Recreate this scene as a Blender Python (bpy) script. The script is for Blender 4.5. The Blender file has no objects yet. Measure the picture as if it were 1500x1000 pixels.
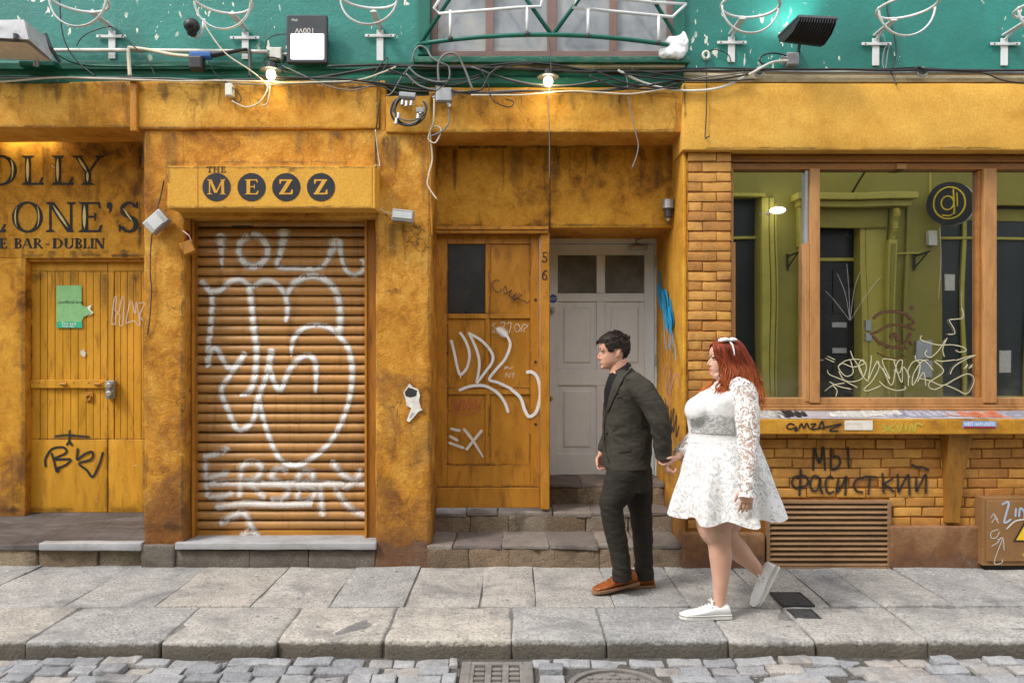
import bpy, bmesh, math, random
from math import sin, cos, pi, radians, sqrt, exp, atan2
from mathutils import Vector, Matrix, noise as mnoise
R = random.Random(7)
SC = bpy.context.scene
COL = SC.collection
F, CH = 1167.0, 1.6              # lens in photo pixels, eye height in metres

# ------------------------------------------------------------------ camera, sky, sun, exposure
cam = bpy.data.cameras.new('camera'); cam.sensor_width = 36; cam.lens = F / 1500 * 36; cam.clip_end = 400; cam.clip_start = .02
camo = bpy.data.objects.new('camera', cam); COL.objects.link(camo)
camo.location = (0, 0, CH); camo.rotation_euler = (radians(90), 0, 0); SC.camera = camo
W = bpy.data.worlds.new('World'); SC.world = W; W.use_nodes = True
wn = W.node_tree; bg = wn.nodes['Background']
sky = wn.nodes.new('ShaderNodeTexSky'); sky.sky_type = 'NISHITA'; sky.sun_disc = False
SUN_DIR = Vector((.60, .42, -.80)).normalized()          # the way the light travels: from the upper left, over the street
sky.sun_elevation = math.asin(-SUN_DIR.z)
sky.sun_rotation = atan2(-SUN_DIR.x, -SUN_DIR.y)
sky.dust_density = 3.0; sky.air_density = 1.0
hs = wn.nodes.new('ShaderNodeHueSaturation'); hs.inputs['Saturation'].default_value = .30   # thin cloud greys the blue
wn.links.new(sky.outputs[0], hs.inputs['Color'])
cl = wn.nodes.new('ShaderNodeMix'); cl.data_type = 'RGBA'; cl.inputs[0].default_value = .55
wn.links.new(hs.outputs[0], cl.inputs[6]); cl.inputs[7].default_value = (8.6, 8.7, 9.0, 1)
wn.links.new(cl.outputs[2], bg.inputs['Color']); bg.inputs['Strength'].default_value = .15
sl = bpy.data.lights.new('sun', 'SUN'); sl.energy = 1.4; sl.angle = radians(11); sl.color = (1, .955, .89)
slo = bpy.data.objects.new('sun', sl); COL.objects.link(slo)
slo.rotation_euler = SUN_DIR.to_track_quat('-Z', 'Y').to_euler()
SC.view_settings.view_transform = 'Standard'; SC.view_settings.look = 'None'
SC.view_settings.gamma = 1; SC.view_settings.use_curve_mapping = False
SC.view_settings.exposure = .84
SC.cycles.max_bounces = 8; SC.cycles.transparent_max_bounces = 24

# ------------------------------------------------------------------ helpers
def X(px, Y): return (px - 750) / F * Y
def Z(py, Y): return CH + (500 - py) / F * Y
def P(px, py, Y): return Vector((X(px, Y), Y, Z(py, Y)))
def frange(a, b, n): return [a + (b - a) * i / (n - 1) for i in range(n)]
def lerp(a, b, t): return a + (b - a) * t
def nz(p, f, s=0): return mnoise.noise(Vector((p[0] * f + s * 7.13, p[1] * f + s * 3.7, p[2] * f - s * 5.3)))

def smooth_path(pts, k=6):
    """Catmull-Rom through tuples of any length."""
    if len(pts) < 3: 
        a, b = pts; return [tuple(lerp(a[i], b[i], t) for i in range(len(a))) for t in frange(0, 1, k + 1)]
    out = []; n = len(pts)
    for i in range(n - 1):
        p0, p1, p2, p3 = pts[max(i - 1, 0)], pts[i], pts[i + 1], pts[min(i + 2, n - 1)]
        for j in range(k):
            t = j / k; t2 = t * t; t3 = t2 * t
            out.append(tuple(.5 * (2 * b + (c - a) * t + (2 * a - 5 * b + 4 * c - d) * t2 + (3 * b - a - 3 * c + d) * t3)
                             for a, b, c, d in zip(p0, p1, p2, p3)))
    out.append(tuple(pts[-1])); return out

class MB:
    def __init__(s): s.v = []; s.f = []; s.fade = []
    def add(s, vs, fs, fade=None):
        o = len(s.v); s.v += [tuple(v) for v in vs]; s.f += [tuple(i + o for i in f) for f in fs]
        s.fade += list(fade) if fade else [1.0] * len(vs); return s
    def box(s, x0, x1, y0, y1, z0, z1):
        vs = [(x, y, z) for z in (z0, z1) for y in (y0, y1) for x in (x0, x1)]
        return s.add(vs, [(0, 2, 3, 1), (4, 5, 7, 6), (0, 1, 5, 4), (2, 6, 7, 3), (0, 4, 6, 2), (1, 3, 7, 5)])
    def rbox(s, x0, x1, y0, y1, z0, z1, r=.008, step=.5, amp=0., fq=4., seed=0, wob=0.):
        """box with rounded edges and, if asked, an uneven surface"""
        lo = (x0, y0, z0); hi = (x1, y1, z1); r = min(r, *[(hi[i] - lo[i]) * .45 for i in range(3)])
        ax = []
        for i in range(3):
            a, b = lo[i], hi[i]; n = max(1, int((b - a - 2 * r) / step + .5))
            ax.append([a, a + r * .3] + frange(a + r, b - r, n + 1) + [b - r * .3, b])
        vid = {}; vs = []; fs = []
        def vert(p):
            k = tuple(round(c, 6) for c in p)
            if k in vid: return vid[k]
            q = [min(max(p[i], lo[i] + r), hi[i] - r) for i in range(3)]
            d = Vector(p) - Vector(q); 
            w = Vector(q) + (d.normalized() * r if d.length > 1e-9 else d)
            if amp:
                nn = d.normalized() if d.length > 1e-9 else Vector()
                w = w + nn * amp * (nz(w, fq, seed) + .5 * nz(w, fq * 2.7, seed + 1))
            if wob: w = w + wob * Vector((nz(w, 2.2, seed + 5), 0, nz(w, 2.2, seed + 9)))
            vid[k] = len(vs); vs.append(w); return vid[k]
        for d in range(3):
            e, g = [(1, 2), (2, 0), (0, 1)][d]
            for side in (0, 1):
                c = (lo, hi)[side][d]
                for i in range(len(ax[e]) - 1):
                    for j in range(len(ax[g]) - 1):
                        q = []
                        for (ii, jj) in ((i, j), (i + 1, j), (i + 1, j + 1), (i, j + 1)):
                            p = [0, 0, 0]; p[d] = c; p[e] = ax[e][ii]; p[g] = ax[g][jj]; q.append(vert(p))
                        fs.append(tuple(q if side else q[::-1]))
        return s.add(vs, fs)
    def tube(s, pts, r, n=8, cap=True, sq=None):
        """r: a number or one per point, each a number or (ra, rb)"""
        pts = [Vector(p) for p in pts]; m = len(pts)
        rr = r if isinstance(r, (list, tuple)) else [r] * m
        t = [(pts[min(i + 1, m - 1)] - pts[max(i - 1, 0)]).normalized() for i in range(m)]
        up = Vector((0, 0, 1)) if abs(t[0].z) < .9 else Vector((0, 1, 0))
        nrm = (up - t[0] * up.dot(t[0])).normalized(); vs = []
        for i in range(m):
            nrm = nrm - t[i] * nrm.dot(t[i]); nrm.normalize(); b = t[i].cross(nrm)
            ra, rb = rr[i] if isinstance(rr[i], (list, tuple)) else (rr[i], rr[i])
            for k in range(n):
                a = 2 * pi * k / n; vs.append(pts[i] + nrm * ra * cos(a) + b * rb * sin(a))
        fs = [(i * n + k, i * n + (k + 1) % n, (i + 1) * n + (k + 1) % n, (i + 1) * n + k) for i in range(m - 1) for k in range(n)]
        if cap: fs += [tuple(range(n))[::-1], tuple((m - 1) * n + k for k in range(n))]
        return s.add(vs, fs)
    def loft(s, rings, cap=True):
        n = len(rings[0]); vs = [p for r in rings for p in r]; m = len(rings)
        fs = [(i * n + k, i * n + (k + 1) % n, (i + 1) * n + (k + 1) % n, (i + 1) * n + k) for i in range(m - 1) for k in range(n)]
        if cap: fs += [tuple(range(n))[::-1], tuple((m - 1) * n + k for k in range(n))]
        return s.add(vs, fs)
    def lathe(s, prof, c, ax=(0, 0, 1), n=16, cap=True):
        ax = Vector(ax).normalized(); u = ax.orthogonal().normalized(); w = ax.cross(u); c = Vector(c)
        return s.loft([[c + ax * h + u * r * cos(2 * pi * k / n) + w * r * sin(2 * pi * k / n) for k in range(n)] for r, h in prof], cap)
    def ell(s, c, rx, ry, rz, n=14, m=9, rot=None):
        c = Vector(c); rg = []
        for i in range(m):
            a = -pi / 2 + pi * (i + .02) / (m - .96)
            ring = []
            for k in range(n):
                b = 2 * pi * k / n; p = Vector((rx * cos(a) * cos(b), ry * cos(a) * sin(b), rz * sin(a)))
                ring.append(c + (rot @ p if rot else p))
            rg.append(ring)
        return s.loft(rg)
    def prism(s, poly, y0, y1, pl='xz'):
        """poly of (a, b) in the plane pl extruded along the third axis"""
        n = len(poly)
        def q(a, b, c): return {'xz': (a, c, b), 'yz': (c, a, b), 'xy': (a, b, c)}[pl]
        vs = [q(a, b, y0) for a, b in poly] + [q(a, b, y1) for a, b in poly]
        return s.add(vs, [tuple(range(n)), tuple(range(2 * n - 1, n - 1, -1))] + [(i, i + n, (i + 1) % n + n, (i + 1) % n) for i in range(n)])
    def sheet(s, grid):
        m, n = len(grid), len(grid[0])
        return s.add([p for r in grid for p in r], [(i * n + j, i * n + j + 1, (i + 1) * n + j + 1, (i + 1) * n + j) for i in range(m - 1) for j in range(n - 1)])
    def stroke(s, pts, w, surf, soft=.35, k=7, lift=.0015, seed=0, thin=None):
        """spray paint or marker: a soft-edged band of paint lying on the surface surf(x, z) -> y. pts: (x, z) or (x, z, width factor)"""
        pts = [p if len(p) == 3 else (p[0], p[1], 1.0) for p in pts]
        q = smooth_path(pts, k); m = len(q); vs = []; fd = []
        L = [0.]
        for i in range(1, m): L.append(L[-1] + math.hypot(q[i][0] - q[i - 1][0], q[i][1] - q[i - 1][1]))
        T = max(L[-1], 1e-6)
        for i in range(m):
            a, b = q[max(i - 1, 0)], q[min(i + 1, m - 1)]
            tx, tz = b[0] - a[0], b[1] - a[1]; l = math.hypot(tx, tz) or 1; nx, nzv = -tz / l, tx / l
            e = min(L[i], T - L[i]) / (w * .5); cap = sqrt(max(0., 1 - (1 - min(e, 1)) ** 2)) * .85 + .15
            hw = .5 * w * q[i][2] * cap
            for o, fa in ((-1 - soft * .6, 0), (-1 + soft * .1, .42), (-1 + soft * .8, .95), (0, 1), (1 - soft * .8, .95), (1 - soft * .1, .42), (1 + soft * .6, 0)):
                x, z = q[i][0] + nx * hw * o, q[i][1] + nzv * hw * o
                vs.append((x, surf(x, z) - lift - .0006 * L[i] / T - seed * .0004, z)); fd.append((fa if e > .05 else fa * .5) * (thin(x, z) if thin else 1))
        fs = [(i * 7 + j, i * 7 + j + 1, i * 7 + j + 8, i * 7 + j + 7) for i in range(m - 1) for j in range(6)]
        return s.add(vs, fs, fd)

def link(name, me, m, parent, smooth):
    if m:
        me.materials.append(m)
    if smooth: me.polygons.foreach_set('use_smooth', [True] * len(me.polygons))
    o = bpy.data.objects.new(name, me); COL.objects.link(o); return o
def tag(o, label=None, cat=None, group=None, kind=None):
    if label: o['label'] = label
    if cat: o['category'] = cat
    if group: o['group'] = group
    if kind: o['kind'] = kind
    return o
def wloc(o):
    v = Vector()
    while o: v = v + o.location; o = o.parent
    return v
def part(name, mb, m, parent=None, label=None, smooth=False, kind=None, origin=None):
    """ONE mesh object from a builder in world coordinates, its origin at its own place or on its parent"""
    base = wloc(parent) if parent else Vector()
    if origin is None:
        origin = base if parent else Vector((sum(v[0] for v in mb.v) / len(mb.v), sum(v[1] for v in mb.v) / len(mb.v), min(v[2] for v in mb.v)))
    origin = Vector(origin)
    me = bpy.data.meshes.new(name)
    me.from_pydata([(v[0] - origin.x, v[1] - origin.y, v[2] - origin.z) for v in mb.v], [], mb.f)
    if any(f != 1.0 for f in mb.fade):
        at = me.attributes.new('fade', 'FLOAT', 'POINT'); at.data.foreach_set('value', mb.fade)
    o = link(name, me, m, parent, smooth)
    if parent: o.parent = parent
    o.location = origin - base
    if label: o['label'] = label
    if kind: o['kind'] = kind
    return o
def thing(name, label, cat, loc=(0, 0, 0), group=None, kind=None):
    o = bpy.data.objects.new(name, None); COL.objects.link(o); o.location = loc; o.empty_display_size = .1
    return tag(o, label, cat, group, kind)
def solo(name, mb, m, label, cat, group=None, smooth=False, kind=None):
    return tag(part(name, mb, m, None, None, smooth), label, cat, group, kind)
def copy_piece(o, loc, parent=None, rot=None):
    c = o.copy(); COL.objects.link(c); c.parent = parent or o.parent; c.location = loc
    if rot: c.rotation_euler = rot
    return c
def copy_tree(o, loc):
    r = o.copy(); COL.objects.link(r); r.location = loc
    for ch in list(o.children):
        c = ch.copy(); COL.objects.link(c); c.parent = r
        for g in list(ch.children):
            d = g.copy(); COL.objects.link(d); d.parent = c
    return r
def remesh(mb, vox, smooth=6, fac=.5, disp=None):
    me = bpy.data.meshes.new('tmp'); me.from_pydata(mb.v, [], mb.f)
    bm = bmesh.new(); bm.from_mesh(me); bmesh.ops.recalc_face_normals(bm, faces=bm.faces); bm.to_mesh(me); bm.free()
    o = bpy.data.objects.new('tmp', me); COL.objects.link(o)
    rm = o.modifiers.new('r', 'REMESH'); rm.mode = 'VOXEL'; rm.voxel_size = vox; rm.adaptivity = 0
    if smooth:
        sm = o.modifiers.new('s', 'SMOOTH'); sm.iterations = smooth; sm.factor = fac
    dg = bpy.context.evaluated_depsgraph_get(); dg.update()
    e = bpy.data.meshes.new_from_object(o.evaluated_get(dg))
    out = MB(); nn = [v.normal.copy() for v in e.vertices]
    vs = [v.co.copy() for v in e.vertices]
    if disp: vs = [v + n * disp(v, n) for v, n in zip(vs, nn)]
    out.add(vs, [tuple(p.vertices) for p in e.polygons])
    bpy.data.objects.remove(o); bpy.data.meshes.remove(me); bpy.data.meshes.remove(e)
    return out
def text_mb(txt, size, org, ux=(1, 0, 0), uz=(0, 0, 1), depth=.001, align='LEFT', sx=1.0):
    cu = bpy.data.curves.new('t', 'FONT'); cu.body = txt; cu.size = size; cu.align_x = align; cu.resolution_u = 3
    o = bpy.data.objects.new('t', cu); COL.objects.link(o)
    dg = bpy.context.evaluated_depsgraph_get(); dg.update()
    e = bpy.data.meshes.new_from_object(o.evaluated_get(dg)); mb = MB(); org = Vector(org); ux = Vector(ux); uz = Vector(uz)
    mb.add([org + ux * v.co.x * sx + uz * v.co.y for v in e.vertices], [tuple(p.vertices) for p in e.polygons])
    bpy.data.objects.remove(o); bpy.data.curves.remove(cu); bpy.data.meshes.remove(e); return mb

# ------------------------------------------------------------------ materials
class NT:
    def __init__(s, name):
        s.m = bpy.data.materials.new(name); s.m.use_nodes = True; s.t = s.m.node_tree
        s.b = s.t.nodes['Principled BSDF']; s.out = s.t.nodes['Material Output']; s._p = None
    def set(s, sock, v):
        if isinstance(v, bpy.types.NodeSocket): s.t.links.new(v, sock)
        elif isinstance(v, (tuple, list)) and len(v) == 3 and sock.type == 'RGBA': sock.default_value = (*v, 1)
        else: sock.default_value = v
    def node(s, t, props=None, **ins):
        n = s.t.nodes.new(t)
        for k, v in (props or {}).items(): setattr(n, k, v)
        for k, v in ins.items(): s.set(n.inputs[int(k[1:])] if k[0] == '_' and k[1:].isdigit() else n.inputs[k], v)
        return n
    def pos(s):
        if not s._p: s._p = s.node('ShaderNodeNewGeometry').outputs['Position']
        return s._p
    def scale(s, v, k): return s.node('ShaderNodeVectorMath', {'operation': 'MULTIPLY'}, _0=v, _1=k).outputs[0]
    def noise(s, v, sc, d=4, r=.55, dist=0.):
        return s.node('ShaderNodeTexNoise', None, Vector=v, Scale=sc, Detail=d, Roughness=r, Distortion=dist).outputs[0]
    def vor(s, v, sc, feat='F1'):
        return s.node('ShaderNodeTexVoronoi', {'feature': feat}, Vector=v, Scale=sc).outputs[0]
    def math(s, op, a, b=0., c=None):
        n = s.node('ShaderNodeMath', {'operation': op}, _0=a, _1=b); 
        if c is not None: s.set(n.inputs[2], c)
        return n.outputs[0]
    def rng(s, v, a, b, c=0., d=1.):
        return s.node('ShaderNodeMapRange', {'clamp': True}, _0=v, _1=a, _2=b, _3=c, _4=d).outputs[0]
    def ramp(s, f, st):
        n = s.node('ShaderNodeValToRGB', None, Fac=f); e = n.color_ramp.elements
        while len(e) < len(st): e.new(.5)
        for x, (p, c) in zip(e, st): x.position = p; x.color = (*c, 1)
        return n.outputs[0]
    def mix(s, f, a, b, bl='MIX'):
        n = s.node('ShaderNodeMix', {'data_type': 'RGBA', 'blend_type': bl}); s.set(n.inputs[0], f); s.set(n.inputs[6], a); s.set(n.inputs[7], b)
        return n.outputs[2]
    def bump(s, h, st=.3, dist=.01):
        n = s.node('ShaderNodeBump', None, Height=h, Strength=st, Distance=dist); s.set(s.b.inputs['Normal'], n.outputs[0]); return n
    def rand(s): return s.node('ShaderNodeObjectInfo').outputs['Random']
    def sep(s, ax='Z'): return s.node('ShaderNodeSeparateXYZ', None, _0=s.pos()).outputs[ax]
    def fin(s, col, rough=.7, metal=0.):
        s.set(s.b.inputs['Base Color'], col); s.set(s.b.inputs['Roughness'], rough); s.set(s.b.inputs['Metallic'], metal); return s.m

def plaster(name, dark, mid, light, sc=1.5, bump=.5, cement=None, chips=0., lo=.36, hi=.64, streak=.5, cracks=0., pits=.4):
    t = NT(name); p = t.pos()
    n = t.math('ADD', t.math('MULTIPLY', t.noise(p, sc, 7, .62, .6), .62), t.math('MULTIPLY', t.noise(p, sc * 4.6, 6, .65, .8), .38))
    c = t.ramp(n, [(lo, dark), ((lo + hi) / 2, mid), (hi, light)])
    fine = t.rng(t.noise(p, 60, 6, .8), .30, .70, .74, 1.18)
    c = t.mix(1., c, t.node('ShaderNodeCombineColor', None, _0=fine, _1=fine, _2=fine).outputs[0], 'MULTIPLY')
    st = t.rng(t.noise(t.scale(p, (5.5, 5.5, .9)), 1.6, 6, .65, .4), .56, .78, 0, streak)
    c = t.mix(st, c, (dark[0] * .45, dark[1] * .5, dark[2] * .9))
    tr = t.math('ADD', t.math('MULTIPLY', t.noise(p, 5.5, 9, .62, .7), .6), t.math('MULTIPLY', t.noise(p, 17, 7, .6, 1.1), .4))
    pit = t.rng(tr, .28, .42, pits, 0)                       # cavity shade painted into the hollows of the trowelling
    c = t.mix(pit, c, (dark[0] * .5, dark[1] * .55, dark[2] + .01))
    if chips:
        k = t.math('MULTIPLY', t.rng(t.noise(p, 38, 3, .5, 1.5), .745 - chips * .06, .76 - chips * .06), t.rng(t.noise(p, 3.1, 3), .48, .56))
        c = t.mix(k, c, (.62, .53, .38))
    if cracks:
        vo = t.node('ShaderNodeTexVoronoi', {'feature': 'DISTANCE_TO_EDGE'}, Vector=t.node('ShaderNodeVectorMath', {'operation': 'ADD'}, _0=p, _1=t.scale(t.node('ShaderNodeTexNoise', None, Vector=p, Scale=7., Detail=4.).outputs[1], (.22, .22, .22))).outputs[0], Scale=2.3).outputs[0]
        ck = t.math('MULTIPLY', t.rng(vo, .002, .012, 1, 0), t.rng(t.noise(p, 2.2, 2), .50, .60))
        c = t.mix(t.math('MULTIPLY', ck, cracks), c, (.10, .05, .02))
    if cement is not None:
        e = t.math('ADD', t.sep(), t.math('MULTIPLY', t.math('SUBTRACT', t.noise(p, 5.5, 5, .65), .5), .42))
        g = t.ramp(t.noise(p, 18, 5, .7), [(.35, (.10, .075, .06)), (.65, (.26, .22, .19))])
        c = t.mix(t.rng(e, cement, cement + .035, 1, 0), c, g)
        c = t.mix(t.rng(e, cement + .03, cement + .38, .6, 0), c, (.15, .062, .024))
        wr = t.math('SUBTRACT', t.noise(p, 2.1, 7, .68, .9), t.math('MULTIPLY', t.math('MAXIMUM', t.sep(), .2), .10))
        c = t.mix(t.rng(wr, .39, .54, 0, .62), c, (.145, .062, .028))          # patches rubbed and soiled by passers-by
    h = t.math('ADD', t.math('MULTIPLY', tr, 1.), t.math('MULTIPLY', t.noise(p, 75, 4, .6), .25))
    t.bump(h, bump, .018)
    t.b.inputs['Specular IOR Level'].default_value = .18
    return t.fin(c, t.rng(n, .3, .7, .60, .85))
def painted(name, col, rough=.5, var=.18, grime=.35, grain=(1, 1, 1), bump=.12, metal=0., dirt=None, sc=2.4, chip=None):
    """painted wood or metal with mottling, grime and worn spots"""
    t = NT(name); p = t.scale(t.pos(), grain)
    n = t.noise(p, sc, 7, .65, .3); k = t.rng(n, .28, .72, 1 - var, 1 + var)
    c = t.mix(1., col, t.node('ShaderNodeCombineColor', None, _0=k, _1=k, _2=k).outputs[0], 'MULTIPLY')
    d = dirt or (col[0] * .28, col[1] * .26, col[2] * .3)
    c = t.mix(t.rng(t.noise(p, sc * 2.3, 6, .7, .5), .52, .74, 0, grime), c, d)
    if chip: c = t.mix(t.rng(t.noise(t.pos(), 55, 3, .6), .69, .71), c, chip)
    t.bump(t.noise(p, 34, 6, .6), bump, .006); t.b.inputs['Specular IOR Level'].default_value = .32
    return t.fin(c, t.rng(n, .3, .7, rough - .1, rough + .12), metal)
def plain(name, col, rough=.5, metal=0., var=.1, alpha=None):
    t = NT(name); k = t.rng(t.noise(t.pos(), 22, 4, .6), .3, .7, 1 - var, 1 + var)
    return t.fin(t.mix(1., col, t.node('ShaderNodeCombineColor', None, _0=k, _1=k, _2=k).outputs[0], 'MULTIPLY'), rough, metal)
def spray(name, col, dens=1., soft=.5, rough=.6):
    """paint that thins out towards the edge of each stroke"""
    t = NT(name); at = t.node('ShaderNodeAttribute', {'attribute_name': 'fade'}).outputs['Fac']
    n = t.noise(t.pos(), 48, 5, .7)
    a = t.math('MULTIPLY', t.rng(t.math('ADD', at, t.math('MULTIPLY', t.math('MULTIPLY', t.math('SUBTRACT', n, .5), soft), t.math('MINIMUM', 1., t.math('MULTIPLY', at, 4.)))), .05, .95), dens)
    c = t.mix(t.rng(t.noise(t.pos(), 11, 4), .35, .7), col, tuple(x * .86 for x in col))
    t.fin(c, rough)
    tr = t.node('ShaderNodeBsdfTransparent'); mx = t.node('ShaderNodeMixShader', None, Fac=a)
    t.t.links.new(tr.outputs[0], mx.inputs[1]); t.t.links.new(t.b.outputs[0], mx.inputs[2]); t.t.links.new(mx.outputs[0], t.out.inputs[0])
    return t.m
def glow(name, col, st):
    t = NT(name); e = t.node('ShaderNodeEmission', None, Color=(*col, 1), Strength=st); t.t.links.new(e.outputs[0], t.out.inputs[0]); return t.m
def piece_mat(name, cols, sc=9., rough=.8, bump=.4, spot=.25, dist=.008, dirt=None, spsc=95, face=None, gum=False):
    """stones and bricks: each piece its own tone, with mineral grain"""
    t = NT(name); p = t.pos(); r = t.rand()
    c = t.ramp(r, [((i + .5) / len(cols), x) for i, x in enumerate(cols)])
    n = t.noise(p, sc, 8, .68, .4); k = t.rng(n, .28, .72, .72, 1.25)
    c = t.mix(1., c, t.node('ShaderNodeCombineColor', None, _0=k, _1=k, _2=k).outputs[0], 'MULTIPLY')
    s = t.noise(p, spsc, 3, .65); c = t.mix(t.rng(s, .55, .64, 0, spot), c, (.07, .07, .07)); c = t.mix(t.rng(s, .33, .44, spot, 0), c, (.60, .58, .55))
    if dirt: c = t.mix(t.rng(t.noise(p, 2.6, 6, .7, .7), .50, .68, 0, .75), c, dirt)
    if gum:
        v = t.node('ShaderNodeTexVoronoi', None, Vector=t.scale(p, (1, 1, 0)), Scale=7.5); g_ = t.rng(v.outputs[0], .10, .13, 1, 0)
        c = t.mix(t.math('MULTIPLY', g_, t.rng(t.node('ShaderNodeSeparateColor', None, _0=v.outputs[1]).outputs[0], .62, .66, 0, .6)), c, (.07, .068, .066))      # trodden chewing gum
        ck = t.noise(p, 6, 6, .7, 1.8); c = t.mix(t.rng(t.math('ABSOLUTE', t.math('SUBTRACT', ck, .5)), .004, .010, .55, 0), c, (.10, .095, .09))
    if face: c = t.mix(t.rng(t.math('ADD', t.sep(), t.math('MULTIPLY', t.math('SUBTRACT', t.noise(p, 24, 5, .7), .5), .06)), -.030, -.018, .85, 0), c, face)   # grime on the kerb's street face
    t.bump(t.math('ADD', t.noise(p, sc * 3, 8, .7), t.math('MULTIPLY', s, .8)), bump, dist)
    return t.fin(c, rough)

OC_D, OC_M, OC_L = (.25, .080, .008), (.47, .185, .018), (.60, .285, .040)
M_pier = plaster('ochre_pier_plaster', (.24, .085, .012), (.52, .230, .028), (.68, .375, .075), 1.9, .95, .15, .6, streak=.4, cracks=.7)
M_beam = plaster('ochre_beam_plaster', (.31, .12, .012), (.58, .270, .036), (.70, .39, .075), 1.7, .6, None, .3, .34, .60, streak=.55, cracks=.5)
M_fascia = plaster('smooth_ochre_fascia', (.48, .225, .032), (.64, .340, .058), (.73, .42, .085), 1.1, .12, None, 0, .34, .60, streak=.25, pits=.08)
M_recess = plaster('dark_glazed_ochre', (.15, .055, .008), (.50, .225, .022), (.63, .325, .042), 2.0, .3, .12, .2, .36, .60, streak=.75)
M_reveal = plaster('ochre_reveal_plaster', (.32, .14, .014), (.54, .26, .030), (.62, .34, .045), 1.8, .2, .12, .3)
M_sign = plaster('ochre_sign_board', (.48, .23, .035), (.60, .300, .042), (.67, .36, .055), 1.3, .06, None, .2, .26, .55, streak=.35, pits=.0)
M_green = None
def green_wall():
    t = NT('green_render'); p = t.pos()
    n = t.noise(p, 1.4, 6, .6, .4)
    c = t.ramp(n, [(.35, (.005, .128, .104)), (.65, (.009, .195, .160))])
    dr = t.noise(t.scale(p, (7, 7, .8)), 1.8, 5, .6); c = t.mix(t.rng(dr, .56, .76, 0, .45), c, (.02, .09, .07))
    v = t.noise(t.scale(p, (26, 26, 11)), 1., 3, .5, .3)                        # flaked spots and runs of pale paint
    f = t.math('MULTIPLY', t.rng(v, .645, .66), t.rng(t.noise(p, 2.7, 3), .48, .56))
    c = t.mix(f, c, (.66, .66, .55))
    t.bump(t.math('ADD', t.noise(p, 24, 8, .65, .6), t.math('MULTIPLY', f, -.5)), .4, .012)
    return t.fin(c, .55)
M_green = green_wall()
M_greendk = painted('green_moulding_paint', (.010, .105, .068), .45, .3, .5, (1, 1, 3), .2, dirt=(.012, .03, .02), chip=(.35, .33, .25))
M_greensill = painted('peeling_green_sill', (.02, .13, .09), .6, .3, .6, (1, 1, 4), .35, dirt=(.30, .27, .20), chip=(.45, .42, .33), sc=5)
M_truss = painted('green_steel', (.010, .115, .085), .4, .2, .3, bump=.05)
M_cream = painted('weathered_cream_strip', (.42, .36, .24), .8, .3, .75, (1, 1, 3), .5, dirt=(.05, .05, .03), sc=4)
M_white = painted('white_metal', (.62, .63, .63), .4, .10, .35, bump=.04, dirt=(.28, .26, .23))
M_pvc = plain('aged_white_plastic', (.60, .58, .52), .45, 0, .15)
M_black = plain('black_plastic', (.012, .012, .013), .45)
M_cable = plain('black_cable', (.016, .016, .017), .5)
M_cableg = plain('grey_cable', (.16, .16, .16), .5)
M_cablew = plain('cream_cable', (.56, .50, .38), .55)
M_grey = plain('grey_cast_metal', (.30, .31, .32), .4, .5, .2)
M_dgrey = plain('dark_grey_metal', (.05, .055, .06), .4, .3)
M_galv = painted('galvanised_metal', (.42, .43, .44), .45, .2, .4, bump=.05, metal=.6)
M_wood = painted('ochre_painted_wood', (.44, .185, .020), .42, .25, .75, (3, 3, .9), .18, dirt=(.12, .038, .006))
M_woodlt = painted('ochre_door_boards', (.56, .275, .024), .42, .25, .75, (3, 3, .6), .16, dirt=(.19, .07, .008), chip=(.6, .45, .25))
M_frame = painted('ochre_window_timber', (.40, .20, .075), .45, .28, .6, (3, 3, .7), .2, dirt=(.14, .05, .012))
M_frameh = painted('ochre_head_timber', (.30, .125, .03), .45, .28, .7, (.7, 3, 3), .2, dirt=(.10, .035, .008))
M_brown = painted('faded_brown_paint', (.20, .125, .11), .55, .25, .5, (1, 1, 1), .15, dirt=(.09, .06, .05))
M_jamb = painted('grimy_shutter_jamb', (.34, .135, .018), .5, .35, .95, (4, 4, .5), .25, dirt=(.045, .022, .010), sc=2.2)
M_shut = painted('ochre_shutter_steel', (.43, .19, .034), .36, .32, .85, (.55, 1, 2.6), .06, dirt=(.12, .040, .006), sc=2.0)
M_gdoor = painted('grey_door_paint', (.65, .67, .675), .5, .07, .2, (2, 2, .7), .05, dirt=(.25, .24, .24))
M_slate = painted('dark_slate_floor', (.085, .075, .072), .5, .45, .6, (.6, 2.5, 1), .3, dirt=(.22, .20, .20), sc=3)
M_marble = painted('worn_marble', (.35, .355, .37), .5, .2, .6, (.6, 1, 1), .2, dirt=(.16, .14, .12), sc=5)
M_base = piece_mat('grimy_base_stone', [(.12, .10, .085), (.16, .135, .11)], 7, .85, .6, .2, .012, dirt=(.07, .05, .035))
M_step = piece_mat('brown_step_stone', [(.20, .135, .08), (.40, .31, .20), (.27, .225, .165), (.31, .21, .13)], 6, .85, 1., .3, .03, dirt=(.085, .055, .03))
M_tread = piece_mat('worn_step_tread', [(.18, .15, .13), (.27, .23, .195), (.17, .135, .125)], 6, .7, .8, .2, .02, dirt=(.09, .075, .065))
M_slab = piece_mat('granite_slab', [(.33, .325, .315), (.44, .405, .355), (.30, .305, .31), (.41, .38, .34), (.35, .345, .335), (.385, .355, .315)], 5, .9, .7, .55, .010, dirt=(.15, .15, .155), spsc=60, gum=True, face=(.085, .07, .052))
M_sett = piece_mat('grey_sett', [(.31, .32, .345), (.40, .405, .415), (.34, .35, .375), (.43, .385, .345), (.27, .28, .305)], 9, .75, .9, .35, .014, dirt=(.12, .12, .125))
M_mortar = piece_mat('dark_joint_dirt', [(.075, .068, .06), (.09, .08, .07)], 20, .95, .8, .3)
M_pmortar = piece_mat('grey_pavement_mortar', [(.26, .255, .25), (.26, .255, .25)], 12, .95, 1., .3, .02, dirt=(.05, .045, .04))
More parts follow.
